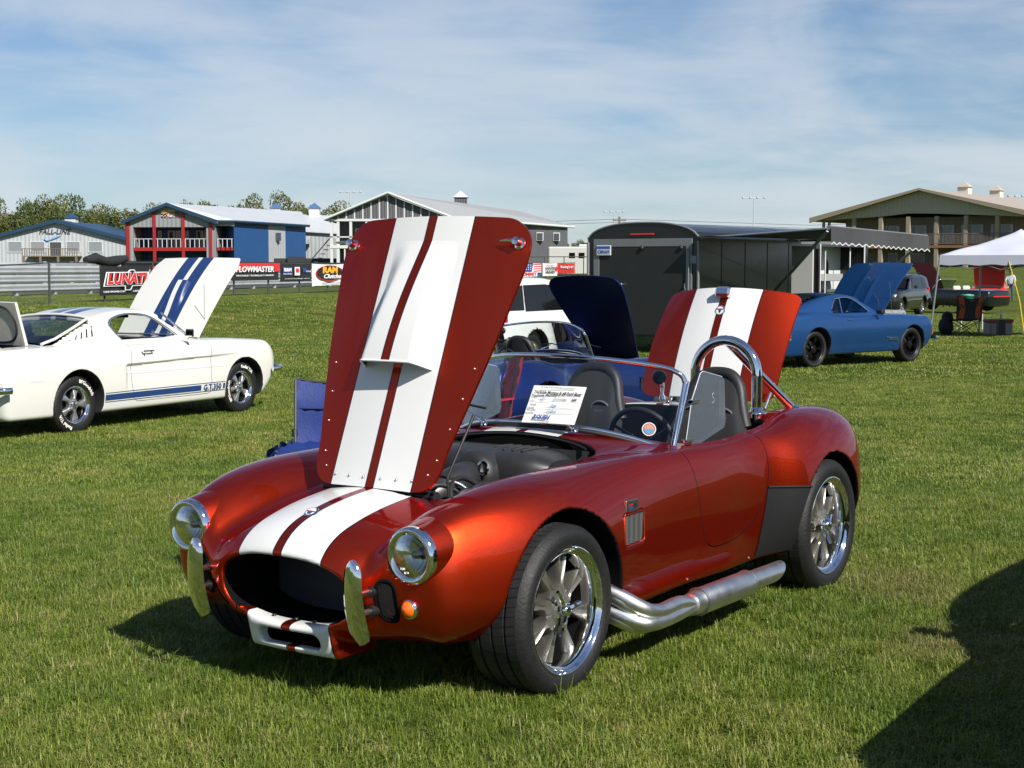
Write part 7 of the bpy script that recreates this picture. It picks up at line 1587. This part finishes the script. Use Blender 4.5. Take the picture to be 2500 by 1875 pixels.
MB().tube([(5.46, -.01, .42), (5.46, -.01, 2.3)], .02, 8).tube([(7.88, -.01, .42), (7.88, -.01, 2.3)], .02, 8).build('bay_edge', TRIM_W, TR)
MB().box((5.62, gy - .02, 1.42), (5.95, gy - .001, 1.60)).build('red_notice', mat('notice_red', (.40, .05, .05), .6), TR); MB().box((6.4, gy - .02, 2.15), (6.6, gy - .001, 2.30)).build('red_notice', MATS['notice_red'], TR)
ex = empty('fire_extinguisher')
_tm = Matrix.Translation((3.75, 30.7, -.22)) @ Matrix.Rotation(math.atan2(.8, .6), 4, 'Z'); ex.location = _tm @ Vector((5.80, gy - .14, .72)); ex.rotation_euler = (0, 0, math.atan2(.8, .6)); tag(ex, 'red fire extinguisher hanging inside the open trailer bay', 'extinguisher')
MB().lathe([(.001, 0), (.075, .01), (.08, .04), (.08, .36), (.05, .43), (.02, .45)], 'z', n=18).build('cylinder', mat('extinguisher_red', (.5, .015, .015), .3), ex); MB().tube([(0, 0, .45), (.02, 0, .50), (.10, 0, .48), (.12, 0, .25)], .014, 6).box((-.05, -.015, .47), (.05, .015, .50)).build('hose', BLACK, ex)
# awning
A_ = Vector((-.30, -2.92, 2.52)); Bq = Vector((4.45, -2.92, 2.42)); AW = mat('awning_fabric', (.045, .047, .05), .85, noise=.2, nscale=3, bump=.2, bscale=120)
aw = MB(); aw.grid(lambda x, t: (x, -2.92 * t, 2.40 + (.12 - .10 * (x + .4) / 5 * .5) * t - .06 * math.sin(t * math.pi)), np.linspace(-.30, 4.45, 12), np.linspace(0, 1, 10)); awo = aw.build('awning', AW, TR)
vl = MB(); n_ = 120; vt, vb, vc = [], [], []
for i in range(n_ + 1):
    t = i / n_; p = A_.lerp(Bq, t); dz = .30 + .022 * math.cos(t * 2 * math.pi * 17); sw_ = .03 * math.sin(t * 11); vt.append((p.x, p.y - .05, p.z + .02)); vb.append((p.x, p.y - .06 + sw_, p.z - dz + .022)); vc.append((p.x, p.y - .06 + sw_, p.z - dz))
vl.loft([vt, vb], False, mi=0); vl.loft([vb, vc], False, mi=1); vl.build('valance', [AW, TRIM_W], awo)
MB().tube([tuple(A_), tuple(Bq)], .045, 10).build('roller', ALU, awo)
ARM = mat('awning_arm', (.26, .30, .32), .45, .5)
MB().tube([(.0, -.03, 2.36), (-.30, -2.90, 2.50)], .022, 8).build('rafter', ARM, awo); MB().tube([(4.4, -.03, 2.36), (4.45, -2.90, 2.40)], .022, 8).build('rafter', ARM, awo)
MB().tube([(-.28, -2.90, 2.47), (2.95, -.05, 1.15)], .034, 8).build('awning_arm', ARM, awo); MB().tube([(4.42, -2.90, 2.38), (6.3, -.8, 1.2)], .03, 8).build('awning_arm', ARM, awo)

# ------------------------------------------------------------------ camp chairs
def camp_chair(loc, rz, label, cloth, cloth2=None, frame_m=None, high=.88, logo=None, w=.26, arms=True):
    ch = empty('camp_chair', loc, rz, label, 'chair'); FM = frame_m or mat('chair_frame', (.10, .10, .105), .45, .5)
    # local: faces +x
    legs = [((.24, -w, 0), (-.24, w, .42)), ((.24, w, 0), (-.24, -w, .42)), ((-.26, -w, 0), (.22, -w, .42)), ((-.26, w, 0), (.22, w, .42)), ((-.28, -w, 0), (-.28, w, .40)), ((-.28, w, 0), (-.28, -w, .40)), ((.26, -w, 0), (.26, w, .40)), ((.26, w, 0), (.26, -w, .40))]
    for a, b in legs: MB().tube([a, b], .010, 6).build('leg', FM, ch)
    for s in (1, -1):
        up = MB().tube([(-.24, s * w, .38), (-.34, s * (w + .02), high)], .011, 6)
        if arms: up.tube([(.24, s * w, .40), (.24, s * (w + .04), .62)], .011, 6)
        up.build('upright', FM, ch)
        if not arms:
            MB().grid(lambda x, t: (x, s * (w + .06 * t + .015 * math.sin(x * 19 + t * 5)), .45 - .03 * t - .17 * t * t * (.6 + .4 * math.sin(x * 9 + 1)) + .02 * math.sin(x * 31)), np.linspace(-.27, .29, 13), np.linspace(0, 1, 6)).build('side_flap', cloth, ch)
            MB().lathe([(.02, 0), (.022, .05), (.001, .055)], 'z', (-.27, s * (w + .01), .46), 10).build('joint_cap', BLACK, ch); continue
        MB().grid(lambda x, t: (x, s * (w + .02) + (t - .5) * .07, .62 + .015 * math.sin(t * 3.1) - .02 * math.sin((x + .3) * 5)), np.linspace(-.3, .27, 7), np.linspace(0, 1, 4)).build('armrest', cloth2 or cloth, ch)
    st = MB(); wr = lambda x, y: .012 * math.sin(x * 37 + y * 21) + .010 * math.sin(y * 43 - x * 13)
    st.grid(lambda x, y: (x, y * w, .43 - .05 * (1 - (x / .26) ** 2) * (1 - y * y) + wr(x, y) * .6 - (.06 * max(0, x - .20) / .08)), np.linspace(-.26, .28, 13), np.linspace(-1, 1, 13)); st.build('seat', cloth, ch)
    bk = MB(); bk.grid(lambda z, y: (-.25 - .10 * (z - .42) / .46 - .045 * (1 - y * y) + wr(z * 1.3, y) * .7, y * (w + .015), .42 + (z - .42) - .035 * (1 - y * y) * ((z - .42) / .46) ** 3), np.linspace(.42, high, 14), np.linspace(-1, 1, 15)); bko = bk.build('backrest', cloth, ch)
    if cloth2:
        for s in (1, -1): MB().grid(lambda z, y: (-.262 - .10 * (z - .42) / .46 - .045 * (1 - (s * (.55 + .4 * y)) ** 2) - .003, s * (.55 + .4 * y - .15 * math.sin((z - .4) * 6)) * (w + .015), z), np.linspace(.46, high - .03, 10), np.linspace(0, 1, 4)).build('side_panel', cloth2, bko)
    else: MB().tube([(-.352 - .045 * (1 - y * y), y * (w + .02), high + .004 - .035 * (1 - y * y)) for y in np.linspace(-1, 1, 11)], .010, 6).build('top_binding', BLACK, bko)
    if not arms:
        bf = lambda z, y: (-.25 - .10 * (z - .42) / .46 - .045 * (1 - y * y) + wr(z * 1.3, y) * .7 + .014, y * (w + .015), z - .035 * (1 - y * y) * ((z - .42) / .46) ** 3)
        MB().tube([bf(high - .19, y) for y in np.linspace(-.95, .95, 12)], .005, 5).build('seam', mat('navy_mesh', (.006, .016, .08), .8), bko)
    if logo: MB().tube([(-.365 - .04, .075 * math.cos(a), high - .10 + .05 * math.sin(a)) for a in np.linspace(.7, 5.58, 16)], .010, 6).build('logo_letter', logo, bko)
    return ch
CB = mat('royal_blue_nylon', (.005, .024, .15), .65, noise=.25, nscale=18, bump=.15, bscale=70)
camp_chair((-1.19, 9.9, -.02), R(-97), 'royal blue folding camp chair beside the red hood', CB, high=.84, w=.29, arms=False)
camp_chair((-.33, 12.3, -.09), R(-170), 'crimson folding chair seen through the red roadster windscreen', mat('crimson_nylon', (.38, .012, .035), .6, noise=.25, nscale=18, bump=.15, bscale=70), frame_m=BLACK, high=.98)
camp_chair((11.65, 39.4, gz(11.65, 39.4)), R(95), 'navy camp chair with orange side panels and a C on its back', mat('navy_nylon', (.012, .014, .03), .7), mat('orange_nylon', (.42, .07, .025), .7), BLACK, 1.05, mat('logo_orange', (.45, .16, .12), .6), .32)
camp_chair((13.6, 39.4, gz(13.6, 39.4)), R(70), 'black camp chair draped with dark cloth under the canopy at the right edge', mat('dark_cloth', (.012, .013, .018), .85), frame_m=BLACK, high=.95, w=.33)

# ------------------------------------------------------------------ white pop-up canopy
CNV = mat('canopy_white', (.52, .54, .62), .7, noise=.06, nscale=2, bump=.2, bscale=3)
cp = empty('canopy', (10.43, 38.35, gz(10.55, 38.2)), R(-35.6), 'white pop-up canopy with steel legs at the right edge', 'canopy')
S = 3.05; cx, cy = S / 2 + .25, S / 2
Pm = {(0, 0): (.25, 0), (1, 0): (.25 + S, 0), (1, 1): (.25 + S, S), (0, 1): (.25, S)}; ez_, pz_ = 1.96, 2.72
def roof_pt(u, v):
    x = .25 + S * u; y = S * v; d = max(abs(u - .5), abs(v - .5)) * 2; return (x, y, pz_ - (pz_ - ez_ - .1) * d ** .8 + .03 * math.sin(u * 14) * math.sin(v * 11) * d)
rf = MB(); us = np.linspace(0, 1, 25); rf.grid(roof_pt, us, us); rf.grid(lambda u, v: (lambda p: (p[0], p[1], p[2] - .01))(roof_pt(u, v)), us, us, flip=True); rfo = rf.build('roof_cloth', CNV, cp)
edge = [roof_pt(u, 0) for u in us] + [roof_pt(1, v) for v in us[1:]] + [roof_pt(u, 1) for u in us[::-1][1:]] + [roof_pt(0, v) for v in us[::-1][1:]]
MB().loft([edge, [(x, y, z - .24 + .015 * math.sin(x * 9 + y * 7)) for x, y, z in edge]], False, smooth=True).build('valance', CNV, rfo)
LEGM = mat('canopy_leg', (.30, .33, .33), .45, .6)
for (a, b), (x, y) in Pm.items(): MB().tube([(x - (.22 if a == 0 and b == 0 else 0), y, -.1), (x, y, ez_ + .02)], .026, 8).build('leg', LEGM, cp)
for y in (.03, S - .03): MB().tube([(.25, y, 1.95), (.25 + S / 4, y, 1.70), (.25 + S / 2, y, 1.95), (.25 + 3 * S / 4, y, 1.70), (.25 + S, y, 1.95)], .014, 6).tube([(.25, y, 1.70), (.25 + S / 4, y, 1.95), (.25 + S / 2, y, 1.70), (.25 + 3 * S / 4, y, 1.95), (.25 + S, y, 1.70)], .014, 6).build('truss', LEGM, cp)
rp_ = MB().tube([(1.95, .02, 1.95), (2.25, -.2, 1.2), (2.35, -.3, .95)], .012, 6).tube([(2.35, -.3, .95), (2.62, -.65, 0)], .012, 6); tag(rp_.build('guy_rope', mat('yellow_rope', (.60, .42, .03), .7), cp))
# small things under and beside the canopy
cl_ = empty('cooler', (12.7, 40.0, gz(12.7, 40.0)), R(10), 'red-lidded pale cooler behind the orange and navy chair', 'cooler'); MB().box((-.32, -.2, 0), (.32, .2, .33), 0, .03).build('tub', mat('cooler_pale', (.32, .30, .28), .5), cl_); MB().box((-.34, -.22, .332), (.34, .22, .42), 0, .03).build('lid', mat('cooler_red', (.42, .06, .035), .5), cl_)
tb_ = empty('folding_table', (13.0, 43.5, gz(13.0, 43.5)), 0, 'small folding table with red top beyond the canopy leg', 'table'); MB().box((-.35, -.25, .50), (.35, .25, .54), 0, .01).build('table_top', mat('table_red', (.45, .05, .04), .5), tb_)
for x in (-.3, .3):
    for y in (-.2, .2): MB().tube([(x, y, 0), (x, y, .5)], .015, 6).build('leg', TRIM_W, tb_)
tb2 = empty('bin', (12.95, 43.6, gz(12.95, 43.6) + .545), 0, 'green tub standing on the small red table', 'tub'); MB().lathe([(.001, 0), (.13, .01), (.17, .42), (.18, .43)], 'z', n=20).build('tub', mat('tub_green', (.02, .20, .14), .5), tb2); MB().lathe([(.182, .43), (.185, .46), (.001, .48)], 'z', n=20).build('lid', mat('tub_lid', (.10, .28, .20), .5), tb2)
bg_ = MB()
for k in range(3): bg_.sphere((.1 * math.sin(k * 2), .12 * k, .30 + .04 * k), .34, n=14, sx=.75, sy=1.0, sz=.95)
bgo = empty('duffel', (11.25, 39.7, gz(11.25, 39.7)), 0, 'dark bag slumped against the left side of the navy chair', 'bag'); MB().sphere((0, 0, .24), .34, n=16, sx=.55, sy=.8, sz=.75).sphere((.05, .05, .46), .22, n=12, sx=.7, sy=.8, sz=.8).build('sack', mat('bag_black', (.012, .012, .014), .8, bump=.4, bscale=12), bgo); MB().tube([(-.1, 0, .74), (0, 0, .86), (.1, 0, .74)], .015, 6).build('strap', BLACK, bgo)
bo = empty('bottle', (12.55, 39.3, gz(12.55, 39.3) + .42), 0, 'clear water bottle beside the canopy leg', 'bottle'); MB().lathe([(.001, 0), (.033, .004), (.033, .13), (.03, .15), (.014, .19), (.014, .21)], 'z', n=14).build('bottle_body', mat('clear_plastic', (.6, .65, .66), .1), bo); MB().lathe([(.016, .21), (.016, .23), (.001, .231)], 'z', n=12).build('cap', TRIM_W, bo); MB().box((-.09, -.09, -.42), (.09, .09, -.002)).build('stand', BLACK, bo)
fl_ = MB().add([(0, 0, 0), (.18, .02, .02), (.14, .10, .07), (.02, .08, .06), (.08, .05, .10)], [(0, 1, 4), (1, 2, 4), (2, 3, 4), (3, 0, 4)]); o_ = fl_.build('marker_flag', mat('flag_orange', (.75, .12, .02), .6)); o_.location = (10.22, 38.5, gz(10.2, 38.5)); tag(o_, 'crumpled orange marker flag on the grass by the canopy leg', 'flag')

# ------------------------------------------------------------------ two onlookers beyond the red coupe
def person(loc, rz, label, shirt, trousers, hat, lean=.1):
    e = empty('person', loc, rz, label, 'person')
    J = dict(pel=(0, 0, .95), wst=(lean * .2, 0, 1.10), chs=(lean * .7, 0, 1.35), nck=(lean, 0, 1.50), hed=(lean * 1.4 + .02, 0, 1.58), top=(lean * 1.5 + .02, 0, 1.72), sl=(lean * .7, .19, 1.42), sr=(lean * .7, -.19, 1.42), el=(lean + .05, .27, 1.15), er=(lean + .05, -.27, 1.15), wl=(lean + .22, .22, .98), wr=(lean + .22, -.22, .98), hl=(lean + .28, .20, .95), hr=(lean + .28, -.20, .95), kl=(.03, .11, .50), kr=(.03, -.11, .50), al=(0, .12, .08), ar=(0, -.12, .08), tl=(.14, .13, .04), tr=(.14, -.13, .04), pl=(0, .09, .92), pr=(0, -.09, .92))
    rad = dict(pel=.15, wst=.15, chs=.165, nck=.06, hed=.085, top=.075, sl=.075, sr=.075, el=.05, er=.05, wl=.033, wr=.033, hl=.04, hr=.04, kl=.07, kr=.07, al=.05, ar=.05, tl=.04, tr=.04, pl=.10, pr=.10)
    ed = [('pel', 'wst'), ('wst', 'chs'), ('chs', 'nck'), ('nck', 'hed'), ('hed', 'top'), ('chs', 'sl'), ('sl', 'el'), ('el', 'wl'), ('wl', 'hl'), ('chs', 'sr'), ('sr', 'er'), ('er', 'wr'), ('wr', 'hr'), ('pel', 'pl'), ('pl', 'kl'), ('kl', 'al'), ('al', 'tl'), ('pel', 'pr'), ('pr', 'kr'), ('kr', 'ar'), ('ar', 'tr')]
    ks = list(J); me = bpy.data.meshes.new('body'); me.from_pydata([J[k] for k in ks], [(ks.index(a), ks.index(b)) for a, b in ed], []); o = obj('body', me, e)
    o.modifiers.new('skin', 'SKIN'); sv = me.skin_vertices[0].data
    for k, v in zip(ks, sv): v.radius = (rad[k], rad[k]); v.use_root = k == 'pel'
    md = o.modifiers.new('sub', 'SUBSURF'); md.levels = 2; md.render_levels = 2
    bpy.context.view_layer.update(); dg = bpy.context.evaluated_depsgraph_get(); m2 = bpy.data.meshes.new_from_object(o.evaluated_get(dg)); o.modifiers.clear(); o.data = m2
    for m in (mat('skin', (.42, .24, .17), .6), shirt, trousers, mat('shoe', (.03, .03, .03), .6)): m2.materials.append(m)
    for p in m2.polygons:
        z = p.center.z; p.material_index = 0 if (z > 1.49 or (abs(p.center.y) > .17 and z < 1.2 and z > .85)) else (1 if z > .98 else (2 if z > .11 else 3)); p.use_smooth = True
    hx = lean * 1.45 + .02
    MB().lathe([(.105, 1.68), (.10, 1.74), (.06, 1.785), (.001, 1.80)], 'z', (hx, 0, 0), 16).box((hx + .05, -.07, 1.675), (hx + .20, .07, 1.69), 0, .005).build('cap', hat, e)
    fc = MB().tube([(hx + .083, 0, 1.64), (hx + .112, 0, 1.60)], [.010, .016], 6)
    for s in (1, -1): fc.sphere((hx + .085, s * .033, 1.645), .011, 1, n=8); fc.sphere((hx, s * .09, 1.62), .026, 0, n=8, sx=.6, sy=.4)
    fc.tube([(hx + .083, -.025, 1.555), (hx + .09, 0, 1.553), (hx + .083, .025, 1.555)], .006, 5, 1); fc.build('face', [MATS['skin'], VOID], e)
    for s in (1, -1):
        hb_ = MB()
        for k in range(4): hb_.tube([(lean + .30, s * .20 + (k - 1.5) * .016, .945), (lean + .345, s * .20 + (k - 1.5) * .018, .925), (lean + .365 - .006 * abs(k - 1.5), s * .20 + (k - 1.5) * .018, .895)], .0085, 6)
        hb_.tube([(lean + .28, s * .165, .95), (lean + .32, s * .150, .925)], .0095, 6); hb_.build('fingers', MATS['skin'], e)
    return e
person((28.4, 87.4, gz(28.4, 87.4)), R(-110), 'man in dark cap and pale shirt standing beyond the red coupe', mat('pale_shirt', (.45, .50, .58), .8), mat('jeans', (.05, .07, .13), .8), mat('dark_cap', (.03, .035, .04), .7), .12)
person((29.6, 87.0, gz(29.6, 87.0)), R(-70), 'person in dark red top at the right edge beyond the red coupe', mat('red_top', (.22, .04, .04), .8), mat('jeans', (.05, .07, .13), .8), mat('tan_hat', (.25, .2, .14), .8), .1)

# ------------------------------------------------------------------ show card on the windscreen of the red roadster
_cm = Matrix.Translation((-.448, 6.047, 0)) @ Matrix.Rotation(R(-124.93), 4, 'Z')
_bl, _br, _tl = Vector((-.868, -.022, .893)), Vector((-.868, .262, .892)), Vector((-.962, .004, 1.050))
_o = (_bl + _br) / 2; fm = frame((_o + (_tl - _bl) * .5), _br - _bl, _tl - _bl); PW, PH = .284, .186
card = empty('show_card', (0, 0, 0), 0, 'white show entry card held under the wiper of the red roadster', 'card'); card.matrix_world = _cm @ fm
MB().grid(lambda x, y: (x * PW, y * PH, .006 * math.sin(x * 3 + .5) - .004 * y), np.linspace(-.5, .5, 9), np.linspace(-.5, .5, 7)).build('sheet', mat('card_white', (.82, .82, .80), .7), card)
def ct(s, size, x, y, m=None, **kw): text('lettering', s, size, Matrix.Translation((x * PW, y * PH, .010)), m or LK, card, extrude=.0002, **kw)
INK = mat('pen_blue', (.03, .18, .45), .6)
ct('THE SHELBY CLUB OF NORTHERN ILLINOIS PRESENTS', .0075, 0, .42); ct('Trackside Mustang & All Ford Show', .0215, .02, .28, bold=.0006, shear=.25, xs=.80); ct('CLASS', .010, -.38, .13); ct('S1', .020, -.20, .15, INK); ct('VEHICLE NUMBER', .009, .10, .12); ct('109', .018, .36, .13, bold=.0004); ct('YEAR', .015, -.36, -.06); ct('1965', .017, .02, -.05, INK); ct('MODEL', .015, -.36, -.20); ct('Cobra', .018, .02, -.19, INK)
for x0, x1, y in ((-.30, -.08, .09), (.27, .46, .075), (-.12, .42, -.105), (-.12, .42, -.245)): MB().box((x0 * PW, y * PH, .0098), (x1 * PW, y * PH + .0008, .0102)).build('rule', LK, card)
ct('ROUSH', .026, -.14, -.36, LB, bold=.001, shear=.2); ct('www.autobahncc.com', .0085, -.1, -.46)
